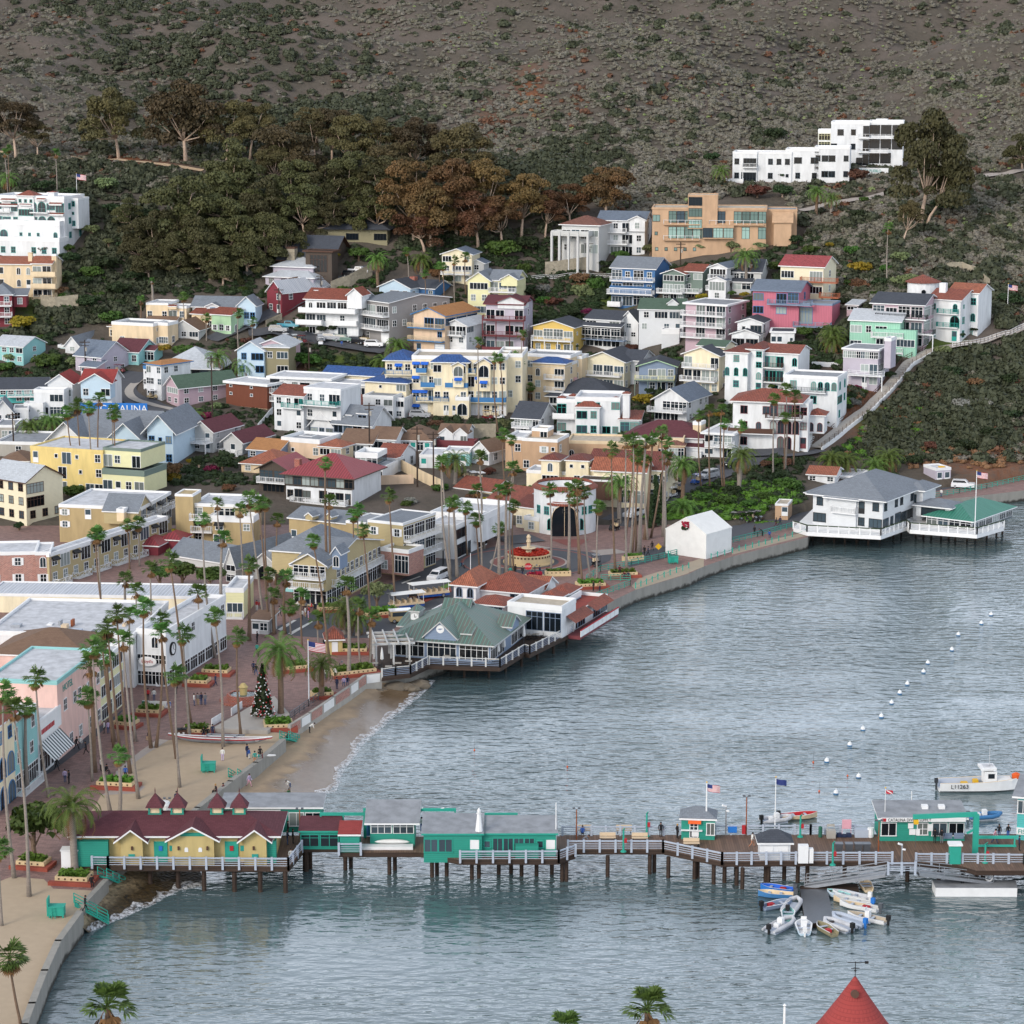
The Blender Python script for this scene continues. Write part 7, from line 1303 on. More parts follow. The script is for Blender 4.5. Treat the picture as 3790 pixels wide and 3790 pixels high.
lamp('X3',72,490,240,'brown twin headed lamp post left on the pier');lamp('X3',1420,452,140,'tall brown twin headed lamp post right of the green booth');lamp('X1',752,190,55,'brown lamp post behind the restroom cupolas',GZ);lamp('X1',1750,350,130,'brown lamp post by the red roofed shelter');lamp('X4',692,810,545,'brown lamp post at the corner of the dive shop')
lamp('Y3',85,690,585,'black street lamp by the white hotel corner',GZ,'dark',1);lamp('Y3',772,810,700,'black street lamp beside the stop sign',GZ,'dark',1);lamp('Y6',1135,400,310,'black street lamp on the green planter bed',GZ,'dark',1);lamp('Y2',1605,500,380,'black street lamp before the corner shops',GZ,'dark',1)
def davit(reg,x,y,top,label):
 R(reg);o=at(x,y,PZ);h=(y-top)*CUR[2]*mpp(o);r=thing('davit_crane',label,'davit',o);bit(r,'post','tealpaint',lambda m:(m.lathe([(.35,0),(.3,.12),(.12,.2),(.1,h)],8),m.bar((0,0,h-.1),(.1,-.5,h+.3),.1)));bit(r,'winch','redpaint',lambda m:m.box(.08,.38,-.15,.15,h*.42,h*.6))
davit('X3',630,462,270,'teal davit post with red winch at the far edge left of the booth');davit('X3',445,585,400,'teal davit post at the near edge of the middle pier');davit('X3',1850,468,290,'teal davit post behind the white store shed');davit('X4',303,925,725,'teal davit post in front of the dark bins');davit('X4',1600,905,735,'teal davit post at the near edge under the crane')
def camera_pole(reg,x,y,top,label):
 R(reg);o=at(x,y,PZ);h=(y-top)*CUR[2]*mpp(o);r=thing('camera_pole',label,'pole',o);bit(r,'pole','aluminium',lambda m:m.bar((0,0,-.6),(0,0,h),.16));bit(r,'camera','trim',lambda m:(m.bar((0,0,h),(-.45,-.2,h+.2),.2),m.bar((0,0,h-.5),(.35,-.2,h-.5),.15)))
camera_pole('X3',1258,450,215,'gray pole with white cameras behind the green booth');camera_pole('X4',888,985,740,'gray pole with white cameras between the two gangways')
R('X3')
def bench(x,y,label):
 o=at(x,y,PZ);r=thing('bench',label,'bench',o);bit(r,'seat','tancloth',lambda m:m.box(-.9,.9,-.3,.2,.42,.5));bit(r,'backrest','tancloth',lambda m:m.box(-.9,.9,.2,.27,.55,.95))
 for sx in(-.75,.75):bit(r,'leg','black',lambda m:m.box(sx-.05,sx+.05,-.28,.26,0,.42))
for x,y,l in((320,500,'bench on the near side of the pier left of the davit'),(575,502,'bench on the near side of the pier right of the davit'),(130,440,'bench at the far railing behind the person in blue'),(450,440,'bench at the far railing left of the teal davit'),(985,545,'bench below the green booth')):bench(x,y,l)
def simple(reg,x,y,name,label,cat,mat,fn,z=PZ,rz=0,group=None):R(reg);m=MB();fn(m);o=m.build(name,mat,None,at(x,y,z));o.rotation_euler.z=rad(rz);tag(o,label,cat,group);return o
for i,x in enumerate((355,440,520,590)):simple('X4',x,820,'wheeled_bin',ORD[i]+' dark bin from the left in the row by the near railing','bin','steel',lambda m:(m.add([(-.3,-.3,0),(.3,-.3,0),(.3,.3,0),(-.3,.3,0),(-.42,-.4,1.05),(.42,-.4,1.05),(.42,.4,1.05),(-.42,.4,1.05)],[(0,1,5,4),(1,2,6,5),(2,3,7,6),(3,0,4,7)]),m.box(-.45,.45,-.45,.42,1.05,1.16)),group='dark bins')
simple('X4',50,900,'freezer_cabinet','tall white cabinet beside the store shed at the near railing','cabinet','trim',lambda m:(m.box(-.55,.55,-.4,.4,0,2),m.box(.65,1.1,-.35,.35,0,1.6)));simple('X4',625,685,'barrel','white plastic barrel left of the dive shop','barrel','trim',lambda m:m.lathe([(.35,0),(.4,.4),(.36,1.1),(.01,1.1)],12));simple('X4',545,680,'fish_tote','gray plastic tote left of the white barrel','box','railgray',lambda m:m.box(-.75,.75,-.5,.5,0,.9));simple('X4',288,690,'stacked_chairs','stacked gray chairs and crate by the far railing','chairs','concrete',lambda m:(m.box(-.5,.5,-.4,.4,0,.9),m.bar((-.4,.3,.9),(-.4,.35,1.5),.06),m.bar((.4,.3,.9),(.4,.35,1.5),.06),m.box(-.4,.4,.3,.36,1.2,1.5)))
simple('X4',420,680,'draped_towel','pink patterned towel hung on a drying frame','towel','cloth_pink',lambda m:(m.bar((-.5,0,0),(-.5,0,2),.05),m.bar((.5,0,0),(.5,0,2),.05),m.box(-.5,.5,-.04,.04,.9,2)));simple('X4',390,682,'equipment_pile','low pile of dark diving gear by the towel frame','gear','navy' if 0 else 'cloth_navy',lambda m:[m.box(x-.3,x+.25,-.3,.3,0,.25+.15*(i%2))for i,x in enumerate((-1,-.4,.2,.7))]);simple('X4',197,685,'post_bin','dark green pillar bin by the far railing','bin','trimgreen',lambda m:m.lathe([(.22,0),(.22,1.2),(.01,1.3)],10));simple('X3',1310,450,'blue_bin','small blue box at the far railing beside the camera pole','box','bluecloth',lambda m:m.box(-.5,.5,-.3,.3,.35,1));simple('X3',1400,455,'extinguisher_box','red fire box at the far railing by the tall lamp','box','redpaint',lambda m:m.box(-.2,.2,-.15,.15,.2,1.2));simple('X2',505,310,'blue_barrel','blue tank left of the white and teal hut','tank','trimblue',lambda m:m.lathe([(.4,0),(.4,1.3),(.01,1.35)],12));simple('X1',730,200,'water_tank','white dome topped tank behind the cupolas','tank','trim',lambda m:m.lathe([(.8,0),(.8,1.7),(.6,2.05),(.01,2.1)],16),GZ);simple('X1',25,590,'white_shed','white utility cabinet at the pier end behind the date palm','cabinet','trim',lambda m:(m.box(-.9,.9,-.7,.7,0,2.4),m.box(-1,1,-.8,.8,2.4,2.5)),GZ)
def gang(label,a,b,za,zb):
 R('X4');A_=at(*a,za);B_=at(*b,zb);r=thing('gangway',label,'gangway',A_);d=B_-A_;s=Vector((-d.y,d.x,0)).normalized()*.7
 bit(r,'ramp','aluminium',lambda m:(m.add([-s,d-s,d+s,s,-s-Vector((0,0,.35)),d-s-Vector((0,0,.35)),d+s-Vector((0,0,.35)),s-Vector((0,0,.35))],[(0,1,2,3),(4,5,1,0),(3,2,6,7),(7,6,5,4)])))
 k=MB();[rail_run(k,s*g,d+s*g,1.0,'h',.4,2.6,.06)for g in(-1,1)];k.build('railing','aluminium',r,uv=False)
gang('aluminium gangway sloping down left to the dinghy dock',(760,985),(70,1090),PZ-.2,.6);gang('aluminium gangway sloping down right to the white float',(1020,975),(1650,1050),PZ-.2,1.1)
def float_(reg,label,pts,z,mat,edge,name='floating_dock'):
 R(reg);ps=[at(*p,z)for p in pts];O=Vector((ps[0].x,ps[0].y,0));r=thing(name,label,'dock',O);m=MB();m.prism([((p-O).x,(p-O).y)for p in ps],-.3,z,1,0);m.build('deck',[mat,edge],r);return r
float_('X5','gray planked dinghy dock in two sections with small boats around',[(720,250),(1000,250),(1068,575),(850,600),(770,575)],.5,'steel','timber');float_('X5','brown grated float at the foot of the left gangway',[(720,215),(1310,195),(1322,250),(1010,262),(1000,245),(725,245)],.55,'timber','timber');float_('X4','long white floating landing stage with metal plates',[(1150,1050),(1860,1052),(1875,1120),(1180,1118)],1.0,'membrane_gray','trim')
simple('X4',1635,1030,'life_ring','white life ring on the right gangway','life ring','trim',lambda m:m.tube([(.35*cos(a*pi/6),-.1,.35*sin(a*pi/6))for a in range(13)],.1,6),1.6)
# ---- boats
def hull(L,B_,Hh,n=10,tr=.75,flat=False):
 m=MB();rows=[]
 for i in range(n+1):
  t=i/n;w_=B_/2*(min(1,tr+.4*t)if t<.55 else max(.04,(1-((t-.55)/.45)**2.2)));w_=min(w_,B_/2);sh=Hh*(.85+.35*t*t);rows.append([(-w_,sh),(-w_*.86,Hh*.1),(-w_*.4,-.25+.2*t),(w_*.4,-.25+.2*t),(w_*.86,Hh*.1),(w_,sh),(w_*.84,sh),(w_*.7,Hh*.25),(-w_*.7,Hh*.25),(-w_*.84,sh)])
 for i,r in enumerate(rows):m.v+=[(x,-L/2+L*i/n,z)for x,z in r]
 for i in range(n):
  for k in range(10):k2=(k+1)%10;m.f.append([i*10+k,i*10+k2,i*10+10+k2,i*10+10+k]);m.m.append(0 if k<5 else(1 if k in(5,9)else 2))
 for i,rev in((0,0),(n,1)):f=[i*10+k for k in(0,1,2,3,4,5,6,7,8,9)];m.f.append(f[::-1]if not rev else f);m.m.append(0)
 return m
def motor(r,y,z,mat='black'):bit(r,'outboard_motor',mat,lambda m:(m.box(-.2,.2,y-.5,y-.08,z,z+.55),m.box(-.09,.09,y-.38,y-.15,z-.9,z)))
def dinghy(reg,x,y,rz,L,label,hullm='trim',inner='membrane',mot='black',extra=None,B_=1.55,group='dinghies round the floating dock'):
 R(reg);r=thing('dinghy',label,'dinghy',at(x,y,0)+Vector((0,0,.1)),rad(rz),group);hull(L,B_,.55).build('hull',[hullm,'trim' if hullm!='trim' else 'railgray',inner],r)
 for yy in(-L*.15,L*.18):bit(r,'thwart','railgray' if inner!='railgray' else 'trim',lambda m:m.box(-B_*.36,B_*.36,yy-.15,yy+.15,.32,.38))
 if mot:motor(r,-L/2,.45,mot)
 if extra=='console':bit(r,'console','trim',lambda m:(m.box(-.3,.3,-.4,.1,.15,1.1),m.box(-.3,.3,.1,.14,1.1,1.4)))
 if extra=='gear':bit(r,'gear','redpaint',lambda m:m.box(-.4,.1,-L*.3,-L*.12,.15,.5))
 return r
def rib(reg,x,y,rz,L,label,mat='membrane',mot='black',console=True,B_=1.9):
 R(reg);r=thing('inflatable_boat',label,'inflatable boat',at(x,y,0)+Vector((0,0,.15)),rad(rz),'dinghies round the floating dock');h=B_/2-.24
 bit(r,'tube',mat,lambda m:m.tube([(-h,-L/2,.25),(-h,-L*.3,.25),(-h,L*.2,.28),(-h*.75,L*.38,.36),(0,L/2,.45),(h*.75,L*.38,.36),(h,L*.2,.28),(h,-L*.3,.25),(h,-L/2,.25)],[.12]+[.24]*7+[.12],9));bit(r,'floor','railgray',lambda m:m.box(-h,h,-L*.42,L*.3,-.15,.15))
 if console:bit(r,'console','trim',lambda m:(m.box(-.3,.3,-.2,.3,.15,1),m.box(-.3,.3,-.9,-.5,.15,.6)))
 motor(r,-L*.42,.4,mot)
dinghy('X5',480,275,72,3.6,'bright blue open dinghy at the upper left of the dock','bluecloth','awnblue','steel','gear');dinghy('X5',470,335,-100+180,3.8,'dark blue skiff with cream deck at the upper left of the dock','trimblue','stucco','steel');dinghy('X5',490,440,-62,3.6,'gray blue aluminium dinghy left of the pale inflatable','bluegray','bluegray','black','gear')
rib('X5',640,450,-20,4.2,'white inflatable moored tight against the left dock edge','membrane','black',False);dinghy('X5',597,545,-8,3.3,'pale turquoise rowing dinghy between the two left inflatables','aqua','aqua',None);rib('X5',520,650,-38,4.8,'large white inflatable with steering console at the lower left','membrane');dinghy('X5',757,670,-3,3.4,'pale blue motor dinghy at the end of the dock','paleblue','trim','trim','console',1.9);dinghy('X5',985,690,25,3.3,'battered olive gray jon boat at the end of the dock','olive','olive',None,'gear');rib('X5',1115,650,42,3.8,'white inflatable with black motor right of the jon boat','membrane','black',False);rib('X5',1225,600,45,4.3,'gray inflatable with blue covered motor at the right dock edge','railgray','bluecloth',False)
dinghy('X5',1400,575,58,4.4,'white skiff with steering console farthest right of the dock','trim','membrane_tan','black','console');dinghy('X5',1320,455,60,4.4,'white open dinghy with gray thwarts in the right hand row','trim','lightgray','steel','gear');dinghy('X5',1250,405,62,4.2,'off white dinghy with blue motor in the right hand row','stucco','lightgray','bluecloth');dinghy('X5',1230,345,62,4,'white dinghy nearest the pier in the right hand row','trim','membrane','trim');dinghy('X5',1105,335,55,2.6,'small pale blue tender tucked behind the white dinghies','paleblue','aqua',None);dinghy('X5',1393,245,5,2.6,'small cream rowing boat alone under the pier','stucco','stucco',None)
dinghy('X3',1840,320,-80,4.5,'cream open boat with red interior beyond the pier railing','stucco','cloth_red','black',None,1.8,None);rib('X3',1660,350,-70,4,'white inflatable with flags moored beyond the pier railing','membrane');rib('X4',1590,530,-80,4.2,'blue inflatable boat beyond the dive shop','trimblue','steel',True)
R('X4')
fb=thing('fishing_boat','white fishing boat lettered L11263 with cabin and outboards on the right','boat',at(1560,285,0)+Vector((0,0,.1)),rad(-88));L_=10.5;hull(L_,2.9,1.35,14,.85).build('hull',['trim','stucco','railgray'],fb)
bit(fb,'foredeck','whitecloth',lambda m:m.box(-.95,.95,L_*.18,L_*.36,1.25,1.45));bit(fb,'cabin','trim',lambda m:(m.box(-1,1,.3,.5,.9,2.55),m.box(-1,-.9,.5,1.8,.9,2.55),m.box(.9,1,.5,1.8,.9,2.55),m.add([(-1,1.8,.9),(1,1.8,.9),(1,1.3,2.55),(-1,1.3,2.55),(-1,1.9,.9),(1,1.9,.9),(1,1.4,2.55),(-1,1.4,2.55)],[(4,5,6,7),(3,2,1,0),(0,1,5,4)])));bit(fb,'cabin_roof','trim',lambda m:m.box(-1.15,1.15,-.2,1.7,3,2.7));bit(fb,'cabin_window','gl_dark',lambda m:m.box(1.0,1.03,.7,1.5,1.65,2.25));bit(fb,'roof_gear','membrane',lambda m:(m.box(-.6,.6,.2,.9,2.7,3.1),m.box(-.3,.3,1,1.4,2.7,3.2),m.bar((0,1,3.2),(0,1,5.6),.05)));bit(fb,'fish_boxes','yellowpaint',lambda m:(m.box(-.7,.2,-.9,-.3,.4,1.2),m.box(-.6,.5,-2.4,-1.6,.4,.9)));bit(fb,'orange_net','orange',lambda m:m.lathe([(.5,0),(.55,.5),(.2,.7),(.01,.7)],10,c=(0,L_*.42,1.4)))
for s in(-.5,.5):motor(fb,-L_/2,.9,'steel')
text('L11263',.75,fb,(1.47,-2.9,.75),(pi/2,0,pi/2),'dark')
R('P')
for i,(x,y)in enumerate([(3668,2278),(3632,2310),(3547,2352),(3523,2408),(3434,2457),(3418,2490),(3358,2535),(3330,2568),(3300,2605),(3262,2655),(3194,2702),(3145,2760),(3060,2820),(3178,2878),(3094,2938)]):
 r=thing('mooring_buoy','x','buoy',at(x,y,0));bit(r,'buoy','trim',lambda m:m.lathe([(.01,-.2),(.28,-.1),(.31,.18),(.24,.42),(.07,.5),(.05,.65),(.01,.65)],12));bit(r,'waterline_band','trimblue',lambda m:m.lathe([(.29,-.05),(.32,.02),(.325,.12)],12));cluster(r,-y,'white mooring buoy','in the line crossing the bay','white mooring buoys')
for x,y in[(1756,2778),(2100,2840),(3010,2823),(3137,2873),(3032,2930)]:o=at(x,y,0);r=thing('pole_float','x','float',o);bit(r,'float','orange',lambda m:m.lathe([(.01,-.1),(.13,.05),(.01,.25)],8));bit(r,'rod','steel',lambda m:m.bar((0,0,.2),(.05,0,1.6),.03));cluster(r,x,'small orange float with thin rod','on the open water','orange pole floats')
# ---- flags
def flag(reg,x,y,top,label,fw=1.9,z=None,r_=.07,us=True,dx=1):
 R(reg);o=at(x,y,z)if z is not None else ons(x,y);h=(y-top)*CUR[2]*mpp(o);root=thing('flagpole',label,'flagpole',o);bit(root,'pole','trim',lambda m:m.tube([(0,0,0),(0,0,h)],[r_*1.4,r_*.8],8));bit(root,'finial','yellowpaint',lambda m:m.lathe([(.01,h),(.12,h+.1),(.01,h+.2)],8))
 m=MB();fh=fw*.55;nx=10
 P_=lambda u,v:(dx*(.06+u*fw*.96),.18*fw*.3*sin(u*7)-.1*u,h-.1-v*fh-.35*u*fw*.5-.05*sin(u*6))
 for i in range(nx):
  for j in range(13):
   mt=(1 if us=='red' and abs(i/nx-j/13)<.12 else 0)if us=='red' else 2 if(us and i<4 and j<7)else(0 if j%2==0 else 1);u0,u1,v0,v1=i/nx,(i+1)/nx,j/13,(j+1)/13;m.add([P_(u0,v0),P_(u0,v1),P_(u1,v1),P_(u1,v0)],[(0,1,2,3)],mt)
 m.build('flag',['flagred','trim','flagblue']if us else['flagblue']*3,root,uv=False);return root
flag('Y6',902,610,130,'white flagpole with US flag at the beach promenade',2.4,GZ);flag('Y4',1678,388,55,'tall white flagpole with US flag on the clubhouse deck',2.0,3);flag('X3',1105,262,30,'white flagpole with US flag on the green booth roof',1.5,PZ+3.1);flag('Z1',580,278,85,'white flagpole with US flag beside the terraced mansion',2.6);flag('Z4',1832,1225,1055,'white flagpole with furled US flag by the cliff fence',2.2);flag('Z7',430,440,285,'flagpole with small US flag behind the turreted house',1.6);flag('X3',1648,445,-20,'dark mast with small flags behind the white store shed',1.2,PZ,.05,False);flag('X4',748,480,265,'thin pole with red dive flag above the dive shop',.8,PZ+2.8,.03,'red')
for rg,x,y,top,lb in(('Y3',288,765,600,'white pole rising behind the tiled tower of the Spanish restaurant'),('X2',1850,440,65,'tall white mast at the right end of the teal harbour office'),('X4',972,480,290,'thin white mast above the dive shop roof')):R(rg);o=at(x,y,PZ);h=(y-top)*CUR[2]*mpp(o);m=MB();m.tube([(0,0,0),(0,0,h)],[.08,.05],6);tag(m.build('mast','trim',None,o,uv=False),lb,'mast')
# ---- umbrellas, signs, poles
def umb(reg,x,y,label,z=2.5,openm=None,s=1):
 R(reg);r=thing('umbrella',label,'umbrella',at(x,y,z));bit(r,'pole','steel',lambda m:m.bar((0,0,0),(0,0,2.4),.06));bit(r,'canopy',openm or 'whitecloth',(lambda m:m.lathe([(1.6*s,2.1),(.8*s,2.55),(.02,2.8)],8))if openm else(lambda m:m.lathe([(.12,.9),(.26,1.05),(.2,1.9),(.1,2.5),(.02,2.8)],8)))
for i,(x,y)in enumerate([(478,860),(588,870),(905,860),(1005,885),(1048,850),(1198,770),(1405,690),(1475,655),(1527,640),(130,945)]):umb('Y7',x,y,'x');r=bpy.data.objects[COL.objects[-1].parent.name];cluster(r,x,'closed white umbrella','on the restaurant decks','closed white umbrellas')
umb('Y2',478,775,'open light blue umbrella on the arcade terrace',GZ,'aqua');umb('Z6',1540,500,'open blue umbrella on the inn forecourt',None,'awnblue');umb('Z6',1428,505,'closed blue umbrella on the inn forecourt',None);umb('Z6',1835,270,'open blue umbrella on the upper inn terrace',None,'awnblue',.8)
def upole(reg,x,y,top,label,arms=True):
 R(reg);o=ons(x,y);h=(y-top)*CUR[2]*mpp(o);r=thing('utility_pole',label,'utility pole',o);bit(r,'pole','timber',lambda m:m.tube([(0,0,-1),(0,0,h)],[.19,.13],7))
 if arms:bit(r,'crossarm','timber',lambda m:(m.box(-1.2,1.2,-.08,.08,h-.6,h-.42),m.box(-.9,.9,-.08,.08,h-1.4,h-1.25)));bit(r,'transformer','concrete',lambda m:m.lathe([(.22,h-2.6),(.22,h-1.7),(.01,h-1.65)],8,c=(.3,-.15,0)))
for a in(('Z6',850,790,385,'utility pole with transformer before the white bungalow'),('Z6',1210,1020,560,'left of two brown utility poles at the alley wall'),('Z6',1332,1050,600,'right of two brown utility poles at the alley wall'),('Z5',645,370,120,'utility pole beside the charcoal roofed cottage'),('Z5',1600,720,235,'leaning utility pole right of the green roofed house'),('Z5',105,980,660,'utility pole behind the yellow hotel'),('Z2',485,780,640,'utility pole below the dark lodge drive'),('Z2',170,980,740,'utility pole by the red barn house'),('Z3',565,640,400,'utility pole below the columned villa'),('Z3',1258,590,400,'utility pole below the tan modern house'),('Z1',1340,1310,1190,'utility pole before the tan stucco apartments'),('Z6',395,170,-80,'thin pole beside the round green tree')):upole(*a)
upole('X8',440,800,738,'street light pole above the white three storey house',False);upole('Z7',1030,660,480,'pole before the slate gabled cottage',False)
R('Y3');ss=thing('stop_sign','red octagonal stop sign beside the street lamp at the roundabout','sign',at(722,810));bit(ss,'post','steel',lambda m:m.bar((0,0,0),(0,0,2.1),.07));bit(ss,'plate','redpaint',lambda m:m.prism([(.62*cos(a*pi/4+pi/8),.62*sin(a*pi/4+pi/8))for a in range(8)],-.03,.03,M4=Matrix.Translation((0,-.06,2.4))@Matrix.Rotation(pi/2,4,'X')));text('STOP',.4,ss,(0,-.11,2.4),mat='trim')
yc=thing('warning_sign','yellow crossing sign on a small post before the wrapped building','sign',at(1702,605));bit(yc,'post','steel',lambda m:m.bar((0,0,0),(0,0,1.1),.07));bit(yc,'plate','yellowpaint',lambda m:m.prism([(0,-.6),(.6,0),(0,.6),(-.6,0)],-.02,.02,M4=Matrix.Translation((0,-.06,1.2))@Matrix.Rotation(pi/2,4,'X')))
R('Z5');sg=thing('roof_sign','long blue sign lettered CATALINA behind the blue gabled lodge','sign',ons(860,700),rad(-5));kk=.4917*mpp(sg.location);bit(sg,'board','bluecloth',lambda m:m.box(-260*kk,255*kk,-.1,.1,.6,3.2));bit(sg,'posts','steel',lambda m:[m.box(x-.1,x+.1,.12,.3,-2,3)for x in(-6,-2,2,6)]);text('CATALINA',2.2,sg,(75*kk,-.14,1.9),mat='trim',sx=1.0)
R('Y5');pw=[v for v in next(c for c in HOTEL_PINK.children if c.name.startswith('wall')).bound_box];pxm,pz_=max(v[0]for v in pw),max(v[2]for v in pw)
text('HOTEL',1.25,HOTEL_PINK,(pxm+.04,4,pz_-1.3),(pi/2,0,pi/2),'trimteal')
sw=[v for v in next(c for c in SHOP_STRIPE.children if c.name.startswith('wall')).bound_box];sx_,sz_=max(v[0]for v in sw),max(v[2]for v in sw)
M('stripes','3f4a52','stripe',c2='d8dcdc');bit(SHOP_STRIPE,'striped_awning','stripes',lambda m:m.add([(sx_+.05,.2,sz_-2.6),(sx_+.05,8,sz_-2.6),(sx_+2,8,sz_-4.6),(sx_+2,.2,sz_-4.6)],[(0,3,2,1)]));bit(SHOP_STRIPE,'sign_board','trim',lambda m:m.box(sx_+.02,sx_+.12,.2,8.5,sz_-2.3,sz_+.2));bit(SHOP_STRIPE,'red_lettering_band','redpaint',lambda m:[m.box(sx_+.12,sx_+.16,1+i*.55,1.38+i*.55,sz_-1.6,sz_-1)for i in range(9)])
text('BELLANCA HOTEL',.5,BELL,(-1.2,-.04,3.4));R('Z4');cp=thing('lettered_wall','low white wall lettered CASA PUEBLO below the tall pueblo hotel','wall',ons(1015,405),rad(-12));bit(cp,'wall','white',lambda m:m.box(-3.4,4.5,-.2,.2,-2,1.9));text('CASA PUEBLO',1.05,cp,(-.2,-.24,1.1),mat='trimteal',sx=.85)
R('Y1');cl=thing('wall_clock','round black framed clock on the corner of the long white shop block','clock',at(1298,1400));sbk=[o for o in bpy.data.objects if o.get('label','').startswith('long white commercial')][0];bb=[v for v in next(c for c in sbk.children if c.name.startswith('wall')).bound_box];cl.location=sbk.matrix_basis@Vector((max(v[0]for v in bb),2.2,max(v[2]for v in bb)-2.6));cl.rotation_euler=(0,0,sbk.rotation_euler.z+pi/2)
bit(cl,'frame','black',lambda m:m.lathe([(.95,0),(.95,.25),(.75,.25),(.75,0)],24)).rotation_euler=(pi/2,0,0);bit(cl,'dial','trim',lambda m:m.lathe([(.75,.2),(.01,.2)],24)).rotation_euler=(pi/2,0,0);bit(cl,'hands','black',lambda m:(m.bar((0,-.24,0),(0,-.24,.6),.07,.03),m.bar((0,-.24,0),(.35,-.24,-.2),.08,.03)))
R('Y7');tw_=[c for c in REST.children if c.name.startswith('clock_tower')]
if tw_:
 bb=tw_[0].bound_box;c0=Vector(((bb[0][0]+bb[6][0])/2,min(v[1]for v in bb),max(v[2]for v in bb)-.95));c_=bit(REST,'clock_dial','trim',lambda m:m.lathe([(.62,0),(.62,.06),(.01,.06)],20));c_.location=c0;c_.rotation_euler=(pi/2,0,0);bit(c_,'hands','black',lambda m:(m.bar((0,0,.09),(0,.45,.09),.06,.03),m.bar((0,0,.09),(.3,.1,.09),.07,.03)))
gb=[c for c in REST.children if c.name.startswith('gable')]
if gb:bb=gb[0].bound_box;c_=bit(REST,'fish_emblem','trim',lambda m:m.lathe([(.6,0),(.6,.05),(.01,.05)],20));c_.location=((bb[0][0]+bb[6][0])/2,min(v[1]for v in bb)-.02,max(v[2]for v in bb)-1.0);c_.rotation_euler=(pi/2,0,0);bit(c_,'fish','bluegray',lambda m:m.add([(-.45,0,.08),(0,-.14,.08),(.45,.1,.08),(0,.14,.08)],[(0,1,2,3)]))
R('Y1');o=at(1090,1290,GZ+3.4);s_=thing('shop_sign','white oval sign lettered Lloyds in red over the corner shop','sign',sbk.matrix_basis@Vector((-.5,-.35,3.6)),sbk.rotation_euler.z);bit(s_,'board','trim',lambda m:m.lathe([(1.1,0),(1.1,.1),(.01,.1)],24)).rotation_euler=(pi/2,0,0);s_.children[0].scale=(1.25,.62,1);text("Lloyd's",.62,s_,(0,-.13,0),mat='redpaint');ob=thing('sandwich_board','white OPEN board standing before the corner shop','sign',at(1200,1400));bit(ob,'board','trim',lambda m:m.add([(-.45,-.3,0),(.45,-.3,0),(.45,0,1.5),(-.45,0,1.5),(.45,.3,0),(-.45,.3,0)],[(0,1,2,3),(3,2,4,5)]));text('OPEN',.36,ob,(0,-.1,1.2),(pi/2-.2,0,0),'redpaint')
R('Y7');o=at(150,940,2.5);pg=thing('terrace_pergola','gray beamed pergola with canvas blinds over the dining terrace','pergola',o,rad(8));bit(pg,'posts','lightgray',lambda m:[m.box(x-.13,x+.13,y-.13,y+.13,0,3)for x in(-1.2,1.3,3.6)for y in(0,4,7)]);bit(pg,'beams','lightgray',lambda m:([m.box(-2,4.4,y-.12,y+.12,3,3.3)for y in(0,2.3,4.7,7)]+[m.box(x-.1,x+.1,-.6,7.6,3.3,3.5)for x in(-1.2,.4,2,3.6)]));bit(pg,'blinds','tancloth',lambda m:[m.box(-1.8,4.2,y+.3,y+1.3,3.02,3.08)for y in(0,2.3,4.7)])
for i,(x,y)in enumerate([(75,960),(180,985),(250,960),(330,945),(620,905),(740,905),(860,905),(1290,740),(1340,715),(1410,700),(1230,745),(960,930)]):r=thing('dining_table','x','table',at(x,y,2.5));bit(r,'tabletop','concrete',lambda m:m.box(-.5,.5,-.4,.4,.7,.76));bit(r,'base','black',lambda m:(m.bar((0,0,0),(0,0,.7),.1),m.box(-.3,.3,-.25,.25,0,.05)));[bit(r,'chair','black',lambda m:(m.box(sx-.22,sx+.22,-.2,.25,.42,.48),m.box(sx+(.18 if sx>0 else-.24),sx+(.24 if sx>0 else-.18),-.2,.25,.48,.9),m.box(sx-.2,sx+.2,-.18,.22,0,.04)))for sx in(-.85,.85)];cluster(r,x,'dark dining table with chairs','on the restaurant deck','dining tables')
_,W3=drape('cliff_stair','Z8',[(430,800),(540,720),(650,630),(760,555),(870,450),(960,365),(1040,265),(1120,185),(1255,105)],2.2,'kerb',.5,None);cs=bpy.data.objects[[o.name for o in COL.objects if o.name.startswith('cliff_stair')][-1]];tag(cs,'long concrete stair climbing the cliff edge up to the green house','stair');m1,m2,m3=MB(),MB(),MB()
for i in range(len(W3)-1):
 a,b=W3[i],W3[i+1];d=(b-a);d.z=0;d.normalize();s=Vector((d.y,-d.x,0))*1.2;U=Vector((0,0,.55));m1.bar(a+s+U-Vector((0,0,.35)),b+s+U-Vector((0,0,.35)),.3,.8)
 for zz in(.6,1.1):m2.bar(a-s+U+Vector((0,0,zz)),b-s+U+Vector((0,0,zz)),.08)
 if i%2==0:m2.bar(a-s+U,a-s+U+Vector((0,0,1.1)),.1);m2.bar(a+s+U,a+s+U+Vector((0,0,1)),.08)
 m3.bar(a-s*.85+U,a+s*.85+U,.35,.12)
m1.build('side_wall','trim',cs,uv=False);m2.build('railing','trimbrown',cs,uv=False);m3.build('steps','kerb',cs,uv=False)
